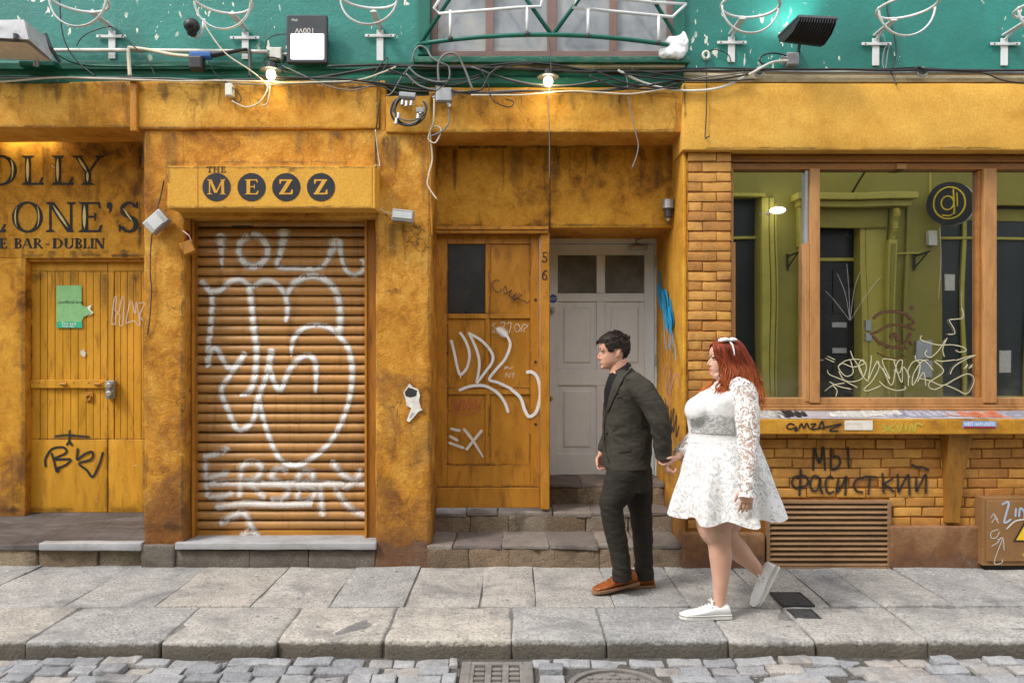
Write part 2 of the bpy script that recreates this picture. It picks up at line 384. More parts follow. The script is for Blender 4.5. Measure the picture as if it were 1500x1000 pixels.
M_brick = piece_mat('ochre_painted_brick', [(.42, .185, .030), (.58, .29, .055), (.50, .24, .040), (.38, .155, .028), (.55, .27, .055)], 8, .65, .6, .10, .010, dirt=(.28, .11, .024))
M_joint = painted('brown_brick_joint', (.27, .105, .020), .8, .3, .5, bump=.4, sc=9)
M_plinth = plaster('worn_brown_plinth', (.19, .10, .05), (.37, .215, .115), (.45, .29, .17), 2.6, .6, .06, .6, streak=.5)
M_vent = painted('brown_vent_steel', (.27, .16, .085), .5, .25, .5, (1, 1, 3), .1, dirt=(.11, .065, .04))
M_cab = painted('brown_cabinet_paint', (.24, .125, .05), .5, .2, .5, bump=.1, dirt=(.12, .06, .03))
M_dark = plain('dark_interior', (.012, .012, .013), .9)
M_letter = painted('charcoal_letter_paint', (.018, .017, .018), .6, .2, .15, bump=.1, dirt=(.08, .05, .02))
M_inline = plain('pale_letter_inline', (.62, .50, .22), .6)
M_sp_white = spray('white_spray', (.80, .79, .77), .93, .5)
M_sp_thin = spray('thin_white_spray', (.72, .71, .70), .55, .9)
M_mk_white = spray('white_marker', (.74, .72, .68), .8, .25)
M_mk_black = spray('black_marker', (.012, .012, .014), .96, .2)
M_mk_red = spray('red_marker', (.45, .05, .06), .7, .5)
M_sp_blue = spray('blue_spray', (.02, .36, .68), .92, .5)
M_mk_pink = spray('pink_marker', (.62, .36, .40), .6, .5)
M_mk_cream = spray('cream_marker', (.64, .60, .40), .85, .15)
M_mk_brown = spray('brown_stencil', (.085, .035, .012), .92, .5)
M_mk_yel = spray('yellow_marker', (.58, .45, .06), .75, .4)
M_sp_lav = spray('grey_spray', (.42, .41, .50), .8, .6)
M_mk_orange = spray('orange_marker', (.75, .25, .12), .6, .5)
# ------------------------------------------------------------------ pavement and road
YW = 5.66                                     # front plane of the old wall
ZR = -.085                                    # top of the setts
YK = 4.27                                     # kerb edge
pave = tag(part('pavement', MB().box(-7, 7, YK + .03, 7.2, -.4, -.0105), M_pmortar, None), kind='structure')
def slab_row(name, xs, y0, y1, z0, top, r, step, amp, gap, kerb=False):
    for i in range(len(xs) - 1):
        dx = R.uniform(-.01, .01); dz = R.uniform(-.004, .004)
        g0, g1 = gap * R.uniform(.5, 1.8), gap * R.uniform(.5, 1.8)
        yf = y0 + (R.uniform(-.012, .018) if kerb else 0)
        m = MB().rbox(xs[i] + g0, xs[i + 1] - g1, yf, y1 - gap, z0, top + dz, r, step, amp, 5., i * 3 + (50 if kerb else 0), .011)
        part(name, m, M_slab, pave, smooth=True, origin=((xs[i] + xs[i + 1]) / 2, (y0 + y1) / 2, 0))
bk = [-6.7, -5.95, -5.2, -4.55, -3.95, -3.35, -2.71, -2.16, -1.58, -1.11, -.65, -.195, .145, .62, 1.07, 1.55, 1.93, 2.24, 2.68, 3.32, 3.95, 4.6, 5.3, 6.0, 6.9]
slab_row('paving_slab', bk, 4.815, 5.75, -.10, 0, .004, .10, .0035, .0025)
fr = [-6.7, -5.9, -5.1, -4.3, -3.3, -2.60, -1.88, -1.27, -.69, -.005, .51, 1.17, 1.63, 2.24, 3.05, 3.9, 4.7, 5.4, 6.2, 6.9]
slab_row('kerb_stone', fr, YK, 4.815, -.30, 0, .016, .055, .010, .003, True)
road = tag(part('road', MB().box(-30, 30, -.55, YK + .03, -.5, ZR - .017), M_mortar, None), kind='structure')
tag(part('ground', MB().box(-60, 60, -50, 60, -.9, -.51), M_mortar, None), kind='structure')
setts = []
row_y = 4.245; ri = 0
MC, MR = (.51, 3.862), .245                    # round cover let into the setts
while row_y > 3.62:
    d = R.uniform(.092, .112); x = -4.3 + R.uniform(0, .17)
    while x < 4.3:
        w = R.uniform(.13, .225)
        xa, xb, ya, yb = x, x + w, row_y - d, row_y; x += w
        gx = .5 * R.uniform(.004, .016)
        if xb > -.27 and xa < .115 and ya < 4.20: 
            if xa < -.27 and -.275 - xa > .05: xb = -.275
            elif xb > .12 and xb - .12 > .05: xa = .12
            else: continue
        cx, cy = (xa + xb) / 2, (ya + yb) / 2
        if math.hypot(cx - MC[0], cy - MC[1]) < MR + .06: continue
        m = MB().rbox(xa + gx, xb - gx, ya + .003, yb - .004, ZR - .10, ZR + R.uniform(-.009, .007), .008, .032, .007, 18., ri, .026)
        part('sett', m, M_sett, road, smooth=True, origin=(cx, cy, ZR)); ri += 1
    row_y -= d
# iron drain grate with three columns of slots
dr = thing('drain_grate', 'rusty grey iron drain grate in the setts below the kerb', 'drain', (-.075, 4.0, ZR - .06))
M_iron = painted('worn_grey_iron', (.20, .185, .175), .5, .25, .5, bump=.35, dirt=(.10, .07, .05), sc=14)
x0, x1, y0, y1 = -.262, .108, 3.62, 4.195
fm = MB().rbox(x0, x0 + .05, y0, y1, ZR - .06, ZR + .004, .006).rbox(x1 - .05, x1, y0, y1, ZR - .06, ZR + .004, .006)
fm.rbox(x0 + .05, x1 - .05, y1 - .035, y1, ZR - .06, ZR + .003, .006).rbox(x0 + .05, x1 - .05, y0, y0 + .03, ZR - .06, ZR + .003, .006)
part('frame', fm, M_iron, dr)
part('pit', MB().box(x0, x1, y0, y1, ZR - .5, ZR - .055), M_dark, dr)
xi0, xi1 = x0 + .052, x1 - .052; cw = (xi1 - xi0) / 3
for i in range(4):
    xc = xi0 + cw * i; part('rib', MB().rbox(xc - .017, xc + .017, y0 + .03, y1 - .035, ZR - .05, ZR, .005), M_iron, dr)
yb = y1 - .035
while yb > y0 + .06:
    yb -= .031
    for i in range(3): part('bar', MB().rbox(xi0 + cw * i + .017, xi0 + cw * (i + 1) - .017, yb - .026, yb, ZR - .045, ZR - .001, .007), M_iron, dr)
    yb -= .026
mh = thing('manhole_cover', 'round rough iron manhole cover at the bottom edge right of the drain', 'manhole cover', (MC[0], MC[1], ZR - .05))
part('rim', MB().lathe([(MR - .028, -.03), (MR - .028, .0), (MR, .0), (MR, -.05)], (MC[0], MC[1], ZR + .004), (0, 0, 1), 40, False), M_iron, mh)
part('plate', MB().lathe([(.001, -.012), (MR - .034, -.012), (MR - .034, -.05)], (MC[0], MC[1], ZR + .004), (0, 0, 1), 40, False), M_iron, mh)
for j in range(9):
    for i in range(9):
        a, b = MC[0] + (i - 4) * .046 + (j % 2) * .02, MC[1] + (j - 4) * .046
        if math.hypot(a - MC[0], b - MC[1]) < MR - .06: part('stud', MB().rbox(a - .013, a + .013, b - .013, b + .013, ZR - .012, ZR + .003, .004), M_iron, mh)
M_cover = piece_mat('dark_cover_metal', [(.035, .04, .05), (.05, .055, .065)], 60, .45, .8, .25, .004)
def cover(x0, x1, y0, y1, label):
    c = thing('service_cover', label, 'utility cover', ((x0 + x1) / 2, (y0 + y1) / 2, 0), 'utility covers in the pavement')
    f = MB()
    for a in ((x0, x1, y0, y0 + .012), (x0, x1, y1 - .012, y1), (x0, x0 + .012, y0 + .012, y1 - .012), (x1 - .012, x1, y0 + .012, y1 - .012)): f.rbox(*a, -.02, .010, .003)
    part('frame', f, M_dgrey, c); part('lid', MB().rbox(x0 + .013, x1 - .013, y0 + .013, y1 - .013, -.02, .008, .003), M_cover, c)
    part('keyhole', MB().box((x0 + x1) / 2 - .012, (x0 + x1) / 2 + .012, y0 + .03, y0 + .04, 0, .0095), M_dark, c)
cover(1.637, 1.834, 4.818, 5.067, 'larger dark square utility cover nearer the wall, behind the walking woman')
cover(1.635, 1.785, 4.59, 4.745, 'smaller dark square utility cover nearer the kerb, behind the walking woman')
ltt = MB()
for i in range(26):                                         # crumbs of paper and flaked plaster along the wall foot
    x = R.choice([R.uniform(1.9, 2.9), R.uniform(-3.6, 3.6)]); y = R.uniform(5.42, 5.57); s = R.uniform(.004, .014)
    ltt.rbox(x, x + s * 1.6, y, y + s, .003, .003 + s * .5, .002, .01, .003, 30, i)
tag(part('litter_crumbs', ltt, plain('pale_litter', (.6, .55, .48), .8), None), 'crumbs of flaked plaster and paper along the foot of the wall', 'litter', kind='stuff')

# ------------------------------------------------------------------ lettering: serif capitals as outlines
def bar(x0, y0, x1, y1, w): return [(x0 - w / 2, y0), (x0 + w / 2, y0), (x1 + w / 2, y1), (x1 - w / 2, y1)]
def rect(x0, y0, x1, y1): return [(x0, y0), (x1, y0), (x1, y1), (x0, y1)]
def ser(xc, y, w, up):                                       # a bracketed foot or head serif
    d = .075 if up else -.075
    return [(xc - w / 2, y), (xc + w / 2, y), (xc + w * .30, y + d), (xc - w * .30, y + d)]
def ring(cx, cy, rx, ry, tx, ty, a0=0, a1=360, n=28):
    """parts of an ellipse band, thick at the sides (tx) and thin at top and bottom (ty), as quads"""
    out = []
    for i in range(n):
        q = []
        for a, o in ((i, 0), (i + 1, 0), (i + 1, 1), (i, 1)):
            b = radians(a0 + (a1 - a0) * a / n); q.append((cx + (rx - o * tx) * cos(b), cy + (ry - o * ty) * sin(b)))
        out.append(q)
    return out
def lens(x0, y0, x1, y1, w):
    return [(x0, y0), ((x0 * 3 + x1) / 4 + w * .4, (y0 * 3 + y1) / 4), ((x0 + x1) / 2 + w / 2, (y0 + y1) / 2), ((x0 + x1 * 3) / 4 + w * .4, (y0 + y1 * 3) / 4), (x1, y1),
            ((x0 + x1 * 3) / 4 - w * .4, (y0 + y1 * 3) / 4), ((x0 + x1) / 2 - w / 2, (y0 + y1) / 2), ((x0 * 3 + x1) / 4 - w * .4, (y0 * 3 + y1) / 4)]
def glyph(c, t=.17, th=.07):
    """polygons in a box 1 high, and pale inlines; returns (width, dark, pale)"""
    D, I = [], []
    if c == 'O': D = ring(.46, .5, .46, .52, t, th); I = [[(.085, .5), (.105, .3), (.16, .15), (.13, .3), (.125, .5), (.13, .7), (.16, .85), (.105, .7)], [(.835, .5), (.815, .3), (.76, .15), (.79, .3), (.795, .5), (.79, .7), (.76, .85), (.815, .7)]]; w = .92
    elif c == 'L': D = [rect(.12, 0, .12 + t, 1), ser(.2, 1, .40, 0), ser(.2, 0, .40, 1), rect(.2, 0, .60, .07), [(.52, .07), (.60, .07), (.66, .27), (.61, .27)], rect(.58, 0, .66, .09)]; I = [lens(.205, .1, .205, .9, .08)]; w = .68
    elif c == 'Y': D = [rect(.40 - t / 2, 0, .40 + t / 2, .45), bar(.12, 1, .40, .42, t), bar(.74, 1, .42, .42, .08), ser(.12, 1, .34, 0), ser(.72, 1, .28, 0), ser(.40, 0, .38, 1)]; I = [lens(.15, .93, .38, .45, .08), lens(.40, .1, .40, .45, .06)]; w = .84
    elif c == 'N': D = [rect(.10, 0, .17, 1), rect(.68, 0, .75, 1), bar(.14, 1, .70, 0, t + .03), ser(.13, 0, .28, 1), ser(.12, 1, .26, 0), ser(.715, 1, .28, 0)]; I = [lens(.22, .88, .64, .14, .08)]; w = .86
    elif c == 'E': D = [rect(.12, 0, .12 + t, 1), ser(.2, 1, .36, 0), ser(.2, 0, .36, 1), rect(.2, 0, .62, .07), rect(.2, .93, .60, 1), rect(.2, .48, .46, .545), rect(.455, .38, .49, .64), [(.55, .07), (.62, .0), (.67, .24), (.62, .24)], [(.54, .93), (.60, 1), (.63, .78), (.59, .78)]]; I = [lens(.205, .1, .205, .9, .08)]; w = .68
    elif c == 'S':
        D = ring(.33, .745, .25, .275, .12, .075, 20, 270, 18) + ring(.33, .27, .27, .29, .13, .075, -160, 90, 18) + [[(.20, .60), (.30, .66), (.50, .44), (.38, .36)], [(.53, .80), (.58, .80), (.58, 1.0), (.54, 1.0)], [(.05, .02), (.09, .02), (.09, .24), (.045, .24)]]
        I = [lens(.17, .80, .45, .33, .06)]; w = .64
    elif c == "'": D = [ring(.12, .88, .11, .12, .11, .12, 0, 360, 12), [(.13, .78), (.23, .88), (.20, .70), (.10, .62)]]; D = D[0] + [D[1]]; w = .26
    elif c == 'M': D = [rect(.10, 0, .17, 1), rect(.78, 0, .78 + t, 1), bar(.16, 1, .48, .10, t), bar(.86, 1, .50, .10, .09), ser(.135, 0, .30, 1), ser(.865, 0, .36, 1), ser(.12, 1, .26, 0), ser(.88, 1, .30, 0)]; w = 1.02
    elif c == 'Z': D = [rect(.06, .90, .70, 1), rect(.04, 0, .72, .10), bar(.58, .95, .16, .05, t + .06), [(.06, 1), (.06, .70), (.11, .70), (.17, .9), (.17, 1)], [(.72, 0), (.72, .32), (.66, .32), (.60, .1), (.60, 0)]]; w = .78
    elif c == 'B': D = [rect(.10, 0, .10 + t, 1), ser(.17, 1, .34, 0), ser(.17, 0, .34, 1)] + ring(.28, .755, .30, .245, .13, .06, -90, 90, 14) + ring(.28, .265, .34, .265, .14, .06, -90, 90, 14) + [rect(.2, .94, .30, 1), rect(.2, 0, .30, .06), rect(.2, .48, .30, .54)]; w = .66
    elif c == 'A': D = [bar(.10, 0, .40, 1, .07), bar(.72, 0, .44, 1, t), rect(.2, .30, .62, .36), ser(.10, 0, .26, 1), ser(.72, 0, .32, 1)]; w = .84
    elif c == 'R': D = [rect(.10, 0, .10 + t, 1), ser(.17, 1, .34, 0), ser(.17, 0, .34, 1)] + ring(.28, .74, .30, .26, .13, .06, -90, 90, 14) + [rect(.2, .94, .30, 1), rect(.2, .48, .32, .54), bar(.36, .5, .68, 0, .15), ser(.70, 0, .22, 1)]; w = .78
    elif c == 'D': D = [rect(.10, 0, .10 + t, 1), ser(.17, 1, .34, 0), ser(.17, 0, .34, 1)] + ring(.30, .5, .46, .5, .15, .06, -90, 90, 20) + [rect(.2, .94, .32, 1), rect(.2, 0, .32, .06)]; w = .80
    elif c == 'U': D = [rect(.10, .3, .10 + t, 1), rect(.64, .3, .71, 1), ser(.18, 1, .36, 0), ser(.68, 1, .28, 0)] + ring(.405, .32, .305, .33, t * .8, .08, 180, 360, 16); w = .82
    elif c == 'I': D = [rect(.10, 0, .10 + t, 1), ser(.18, 1, .34, 0), ser(.18, 0, .34, 1)]; w = .38
    elif c == 'T': D = [rect(.30 - t / 2, 0, .30 + t / 2, 1), rect(.02, .92, .58, 1), ser(.30, 0, .36, 1), rect(.02, .74, .07, .96), rect(.53, .74, .58, .96)]; w = .62
    elif c == 'H': D = [rect(.10, 0, .10 + t, 1), rect(.60, 0, .60 + t, 1), rect(.2, .48, .65, .55), ser(.18, 1, .32, 0), ser(.18, 0, .32, 1), ser(.68, 1, .32, 0), ser(.68, 0, .32, 1)]; w = .86
    elif c == '-': D = [rect(.05, .36, .36, .46)]; w = .42
    elif c == '5': D = [rect(.12, .90, .54, 1), rect(.12, .52, .19, 1)] + ring(.28, .30, .28, .31, .13, .08, -150, 130, 22) + [rect(.02, .06, .10, .2)]; w = .6
    elif c == '6': D = ring(.30, .30, .28, .30, .12, .08, 0, 360, 24) + ring(.52, .34, .50, .66, .12, .1, 100, 182, 12) + [rect(.40, .86, .52, .96)]; w = .62
    return w, D, I
def letter(c, px0, px1, pyt, pyb, Y, m, parent, y=None, inl=None, t=.17, th=.07, off=.003):
    w, D, I = glyph(c, t, th); x0, x1, z0, z1 = X(px0, Y), X(px1, Y), Z(pyb, Y), Z(pyt, Y)
    mb = MB()
    for i, q in enumerate(D): mb.prism([(x0 + a / w * (x1 - x0), z0 + b * (z1 - z0)) for a, b in q], Y - off - .00012 * i, Y + .002)
    o = part('letter', mb, m, parent)
    if inl and I:
        mi = MB()
        for q in I: mi.prism([(x0 + a / w * (x1 - x0), z0 + b * (z1 - z0)) for a, b in q], Y - off - .007, Y)
        part('inline', mi, inl, o)
    return o
def graf(parent, m, Y, strokes, label=None, surf=None, name='graffiti', soft=.35, lift=.0035, k=7, thin=None):
    """strokes: list of (width px, [(px, py[, factor]), ...])"""
    mb = MB()
    for i, (w, pts) in enumerate(strokes):
        mb.stroke([(X(p[0], Y), Z(p[1], Y)) + tuple(p[2:3]) for p in pts], w * Y / F, surf or (lambda x, z: Y), soft, k, lift, i, thin)
    return part(name, mb, m, parent, label)
def z3(pts, ox, oy, s): return [(ox + p[0] / s, oy + p[1] / s) + tuple(p[2:3]) for p in pts]

# ------------------------------------------------------------------ bar entrance, far left
YR = 6.19
be = thing('bar_entrance', 'ochre bar front at the far left with lettering over a boarded double door', 'bar front', (-3.4, YW, .1))
part('lintel', MB().rbox(-6.4, X(193, YW), YW, 6.09, Z(187, YW), Z(118, YW), .012, .06, .006, 5., 3), M_beam, be, smooth=True)
part('pilaster_strip', MB().rbox(X(190, 5.6), X(200, 5.6), 5.60, YW + .02, Z(192, 5.6), Z(116, 5.6), .006, .1, .004, 6., 8), M_wood, be, smooth=True)
wl = MB().rbox(-6.4, X(214, YR) + .03, YR, YR + .22, Z(378, YR), 3.42, .008, .07, .002, 4., 4).rbox(-6.4, X(37, YR), YR, YR + .22, .10, Z(378, YR) + .001, .008, .07, .002, 4., 5)
part('wall', wl, M_recess, be, smooth=True)
for c, a, b in (('O', -22, 25), ('L', 31, 65), ('L', 75, 109), ('Y', 107, 153)): letter(c, a, b, 228, 271, YR, M_letter, be, inl=M_inline)
for c, a, b in (('L', -26, 10), ('O', 18, 63), ('N', 67, 112), ('E', 113, 151), ("'", 156, 166), ('S', 172, 205)): letter(c, a, b, 296, 340, YR, M_letter, be, inl=M_inline)
for c, a, b in (('E', -2, 11), ('B', 20, 33), ('A', 32, 48), ('R', 48, 64), ('-', 66, 74), ('D', 76, 93), ('U', 93, 109), ('B', 109, 121), ('L', 121, 132), ('I', 132, 138), ('N', 138, 154)): letter(c, a, b, 349, 364, YR, M_letter, be, t=.2)
YD = 6.27
def zb(py): return Z(py, YD)
def xb(px): return X(px, YD)
part('door_frame', MB().rbox(xb(34), xb(43), YR + .02, YD + .05, .24, zb(380), .004).rbox(xb(43), xb(215), YR + .03, YD + .05, zb(384), zb(378) + .01, .003), M_wood, be)
for (a, b, bs, lab) in ((44, 157.5, [58.5, 69, 80, 91.5, 103, 114, 125.5, 136, 146.5], 'left door leaf'), (158.5, 232, [167, 176, 186, 195.5, 206.5, 218], 'right door leaf')):
    d = part('door', MB().box(xb(a), xb(b), YD + .02, YD + .05, zb(752), zb(383)), M_dark, be, lab)
    part('rail', MB().rbox(xb(a), xb(b), YD, YD + .03, zb(397), zb(384), .003), M_woodlt, d)
    part('stile', MB().rbox(xb(a), xb(bs[0]) - .002, YD, YD + .03, zb(643), zb(397.3), .003), M_woodlt, d)
    for i in range(len(bs)):
        e = bs[i + 1] if i + 1 < len(bs) else b
        part('board', MB().rbox(xb(bs[i]) + .0015, xb(e) - .0015, YD + .004 + R.uniform(0, .003), YD + .03, zb(643), zb(397.5), .004), M_woodlt, d)
    part('kick_panel', MB().rbox(xb(a) + .004, xb(b) - .002, YD - .004, YD + .03, zb(750), zb(643.4), .004, .1, .004, 3, 6), M_woodlt, d, smooth=True)
bb = part('bolt_bar', MB().rbox(xb(47), xb(157), YD - .02, YD, zb(568), zb(556), .003), M_woodlt, be)
for px in (96, 146): part('lug', MB().tube([(xb(px - 4), YD - .035, zb(562)), (xb(px + 5), YD - .035, zb(562))], .012, 8), M_wood, bb)
for px in (50, 60, 110, 132, 153): part('bolt_head', MB().ell((xb(px), YD - .021, zb(560)), .006, .005, .006, 8, 5), M_wood, bb)
lp = part('latch_plate', MB().rbox(xb(125.5), xb(137), YD - .008, YD, zb(588), zb(574), .003), M_wood, be)
part('latch_ring', MB().tube([(xb(131) + .02 * cos(a), YD - .014, zb(582) + .02 * sin(a)) for a in frange(0, 2 * pi, 13)], .005, 6), M_wood, lp)
pl = thing('lock_box', 'grey weathered double lock box on the edge of the boarded door', 'lock', P(165, 583, YD - .03))
part('body', MB().rbox(xb(159), xb(171.5), YD - .05, YD - .003, zb(583), zb(557), .006), M_grey, pl)
for py in (564, 576): part('cylinder', MB().lathe([(.024, 0), (.024, .02), (.016, .027)], (xb(165.5), YD - .05, zb(py)), (0, -1, 0), 14), M_galv, pl)
graf(be, M_mk_black, YD, [(3.6, p) for p in (
    [(80, 639), (100, 637), (134, 640)], [(103, 629), (102, 645), (98, 652)], [(102, 645), (107, 653)],
    [(68, 684), (67, 674), (70, 666), (78, 656.6), (93.6, 654.7), (97.5, 662.5), (80, 672), (103, 672), (100, 678), (93.6, 682), (82, 686)], [(76, 662), (80, 675), (84, 690), (88, 684)],
    [(115, 654.7), (113, 674)], [(113, 674), (120, 668), (128, 663), (136, 661.5), (134.5, 672), (117, 678), (128, 688), (136.5, 697.6), (146, 680), (152, 660.5)])], 'black BK tag with a small cross above', lift=.007)
graf(be, M_sp_thin, YD, [(1.6, [(163, 474), (168, 437), (171, 437), (169, 455), (175, 455), (178, 438), (182, 438), (180, 474), (175, 474), (176, 461), (170, 461), (169, 474), (163, 474)]),
    (1.6, [(184, 474), (192, 440), (198, 460), (200, 442), (205, 476), (196, 470), (184, 474)]), (1.6, [(203, 445), (212, 444), (205, 462), (214, 472)])], 'thin pale outline tag', lift=.003)
po = thing('poster', 'green paper poster pasted on the boarded door, black print and torn right edge', 'poster', P(102, 480, YD))
M_pgreen = plain('poster_green', (.22, .47, .20), .7); M_pdk = plain('poster_teal_foot', (.03, .40, .22), .7); M_ink = plain('print_ink', (.03, .05, .03), .7)
yp = YD - .004
part('sheet', MB().add([(xb(x), yp, zb(y)) for x, y in [(83, 418), (120, 418), (120, 447), (128, 450), (133, 448), (131, 453), (136, 458), (130, 461), (123, 464), (120, 471), (83, 471)]], [tuple(range(11))]), M_pgreen, po)
part('foot_band', MB().prism([(xb(83), zb(480)), (xb(121), zb(480)), (xb(121), zb(471)), (xb(83), zb(471))], yp - .001, yp + .002), M_pdk, po)
part('torn_edge', MB().prism([(xb(128), zb(449)), (xb(134), zb(446.5)), (xb(132.5), zb(453)), (xb(137.5), zb(458)), (xb(130), zb(463)), (xb(135), zb(458)), (xb(130), zb(453.5))], yp - .001, yp + .001), plain('torn_paper', (.75, .76, .66), .8), po)
part('print', text_mb('unofficial brat.', .036, (xb(86), yp - .0015, zb(444.5))), M_ink, po)
part('print', text_mb('Fire exit', .034, (xb(91), yp - .0025, zb(475.8))), plain('print_white', (.8, .82, .78), .7), po)
part('print', text_mb('Keep clear', .022, (xb(92), yp - .0025, zb(479))), plain('print_white', (.8, .82, .78), .7), po)
sc = thing('paper_scrap', 'white torn paper scrap stuck to the boarded door', 'scrap', P(121, 523, YD))
part('paper', MB().prism([(xb(x), zb(y)) for x, y in [(118, 514), (123, 512), (126, 517), (124, 523), (119, 520)]], YD - .003, YD + .004), M_pvc, sc)
# floor of the entry: slate slabs, a marble strip at its edge, the rough step below
fl = MB(); 
for i, (a, b) in enumerate(((-600, -300), (-300, -60), (-60, 20), (20, 60), (60, 118), (118, 176), (176, 218))):
    for j, (ya, yb_) in enumerate(((YW + .0, YW + .3), (YW + .3, YD + .06))):
        xa, xb_ = X(a, YW), X(b, YW)
        za, zc = lerp(.150, .255, (ya - YW) / .6), lerp(.150, .255, (yb_ - YW) / .6)
        m = MB().add([(xa + .001, ya + .001, za), (xb_ - .001, ya + .001, za), (xb_ - .001, yb_ - .001, zc), (xa + .001, yb_ - .001, zc), (xa + .001, ya + .001, za - .03), (xb_ - .001, ya + .001, za - .03), (xb_ - .001, yb_ - .001, zc - .03), (xa + .001, yb_ - .001, zc - .03)],
                     [(0, 1, 2, 3), (0, 4, 5, 1), (1, 5, 6, 2), (2, 6, 7, 3), (3, 7, 4, 0)])
        part('floor_slab', m, M_slate, be)
part('marble_strip', MB().rbox(X(60, YW), X(209, YW), YW - .03, YW + .05, Z(804.5, YW), Z(795, YW) + .006, .006, .12, .004, 8, 2), M_marble, be, smooth=True)
for i, (a, b) in enumerate(((-600, -300), (-300, -90), (-90, 52), (52, 140), (140, 208))):
    part('step_stone', MB().rbox(X(a, YW) + .003, X(b, YW) - .003, YW - .005 + .01 * i, YW + .2, -.06, Z(804, YW) - .002, .015, .05, .014, 7, i + 3), M_step, be, smooth=True)
for c in ('',):
    sl_ = thing('strip_light', 'lit warm tube light tucked above the bar lettering under the lintel', 'light', (X(30, YR), YR - .05, 3.2))
    part('tube', MB().tube([(X(8, YR), 6.122, 3.150), (X(88, YR), 6.122, 3.150)], .012, 8), glow('warm_tube', (1., .92, .58), 9), sl_)

# ------------------------------------------------------------------ shuttered shopfront
YS = 5.86
sh = thing('shuttered_shopfront', 'ochre plaster shopfront closed with a sprayed roller shutter under a sign board', 'shopfront', (-1.6, YW, 0))
part('pier', MB().rbox(X(210, YW), X(270, YW), YW, 6.30, .13, Z(189, YW), .018, .05, .008, 4.5, 11), M_pier, sh, 'left plaster pier', True)
part('pier', MB().rbox(X(550, YW), X(631, YW), YW, 6.10, -.05, Z(189, YW), .020, .05, .009, 4.5, 12), M_pier, sh, 'right plaster pier, bare cement at its foot', True)
part('wall', MB().rbox(X(270, YW) - .01, X(550, YW) + .01, YW + .003, 6.1, Z(318, YW), Z(189, YW), .01, .05, .007, 4.5, 13), M_pier, sh, smooth=True)
part('beam', MB().rbox(X(197, YW), X(556, YW), YW - .025, 6.1, Z(190, YW), Z(120, YW), .014, .05, .007, 5, 14), M_beam, sh, smooth=True)
part('pier_cap', MB().rbox(X(564, 5.63), X(631, 5.63), 5.63, 5.9, Z(194, 5.63), Z(140, 5.63), .012, .05, .006, 5, 15), M_beam, sh, smooth=True)
part('beam_end', MB().rbox(X(556, YW), X(565, YW), YW - .005, 6.1, Z(192, YW), Z(118, YW), .01, .06, .006, 5, 18), M_beam, sh, smooth=True)
part('base_stone', MB().rbox(X(207, YW), X(257, YW), YW - .02, YW + .3, -.05, Z(797, YW), .016, .06, .008, 6, 16), M_base, sh, smooth=True)
for i, (a, b) in enumerate(((257, 366), (366, 452), (452, 549.5))):
    part('base_stone', MB().rbox(X(a, YW) + .002, X(b, YW) - .002, YW - .005, YS + .1, -.05, Z(805.5, YW), .008, .07, .007, 6, 20 + i), M_base, sh, smooth=True)
part('doorstep', MB().rbox(X(256, 5.62), X(550.5, 5.62), 5.62, YS + .12, Z(805, 5.62), Z(795, 5.62), .006, .12, .004, 7, 17), M_marble, sh, smooth=True)
sx0, sx1 = X(289, YS), X(540, YS)
part('guide_rail', MB().rbox(X(270, 5.74) + .01, sx0 + .005, 5.78, YS + .06, Z(793, 5.74), Z(318, 5.74), .006), M_jamb, sh)
part('guide_rail', MB().rbox(sx1 - .005, X(550, YW) + .006, 5.78, YS + .06, Z(793, 5.74), Z(318, 5.74), .006), M_jamb, sh)
part('guide_edge', MB().rbox(sx0 - .004, sx0 + .012, 5.765, 5.779, Z(790, YS), Z(320, YS), .002), M_wood, sh)
part('guide_edge', MB().rbox(sx1 - .012, sx1 + .004, 5.765, 5.779, Z(790, YS), Z(320, YS), .002), M_wood, sh)
part('shutter_hood', MB().rbox(X(262, 5.72), X(552, YW) - .01, 5.69, 5.84, Z(321, YS), Z(312, 5.66), .006), M_wood, sh)
rs = part('roller_shutter', MB().box(sx0 + .003, sx1 - .003, YS + .03, YS + .05, Z(790, YS), Z(316, YS)), M_dark, sh)
zt, zbm = Z(319, YS), Z(776, YS); NS = 32; pit = (zt - zbm) / NS
def shutter_mat():
    t = NT('ochre_shutter_slats'); p = t.scale(t.pos(), (.55, 1, 2.6)); n = t.noise(p, 2, 7, .65, .4); k = t.rng(n, .28, .72, .66, 1.25)
    c = t.mix(1., (.43, .210, .058), t.node('ShaderNodeCombineColor', None, _0=k, _1=k, _2=k).outputs[0], 'MULTIPLY')
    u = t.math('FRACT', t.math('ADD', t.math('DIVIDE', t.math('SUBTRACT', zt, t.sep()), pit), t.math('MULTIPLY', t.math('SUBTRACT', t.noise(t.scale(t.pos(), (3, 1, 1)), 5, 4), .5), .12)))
    g = t.math('MAXIMUM', t.rng(u, .06, .17, 1, 0), t.rng(u, .89, .97))          # dark bands along the joints of the slats
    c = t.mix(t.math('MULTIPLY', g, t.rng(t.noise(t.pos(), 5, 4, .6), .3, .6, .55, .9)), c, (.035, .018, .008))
    c = t.mix(t.rng(t.noise(t.scale(t.pos(), (14, 1, 1.4)), 1.3, 5, .7), .53, .72, 0, .55), c, (.13, .055, .012))
    t.bump(t.noise(t.pos(), 34, 5), .06, .004); return t.fin(c, .36)
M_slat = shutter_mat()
def slat_prof(u):
    """u: 0 at the top edge of one slat, 1 at its foot; the distance it stands out"""
    if u < .12: return -.010 * (1 - u / .12)
    if u > .90: return -.012 * (u - .90) / .10
    return .014 * sin(pi * (u - .12) / .78) ** .7
us = [0, .06, .12, .15, .2, .28, .38, .51, .64, .74, .82, .87, .90, .95, 1.]
def shut_y(x, z):
    u = (zt - z) / pit
    if u > NS: return YS - .012
    return YS - slat_prof(u - math.floor(u))
s0 = None
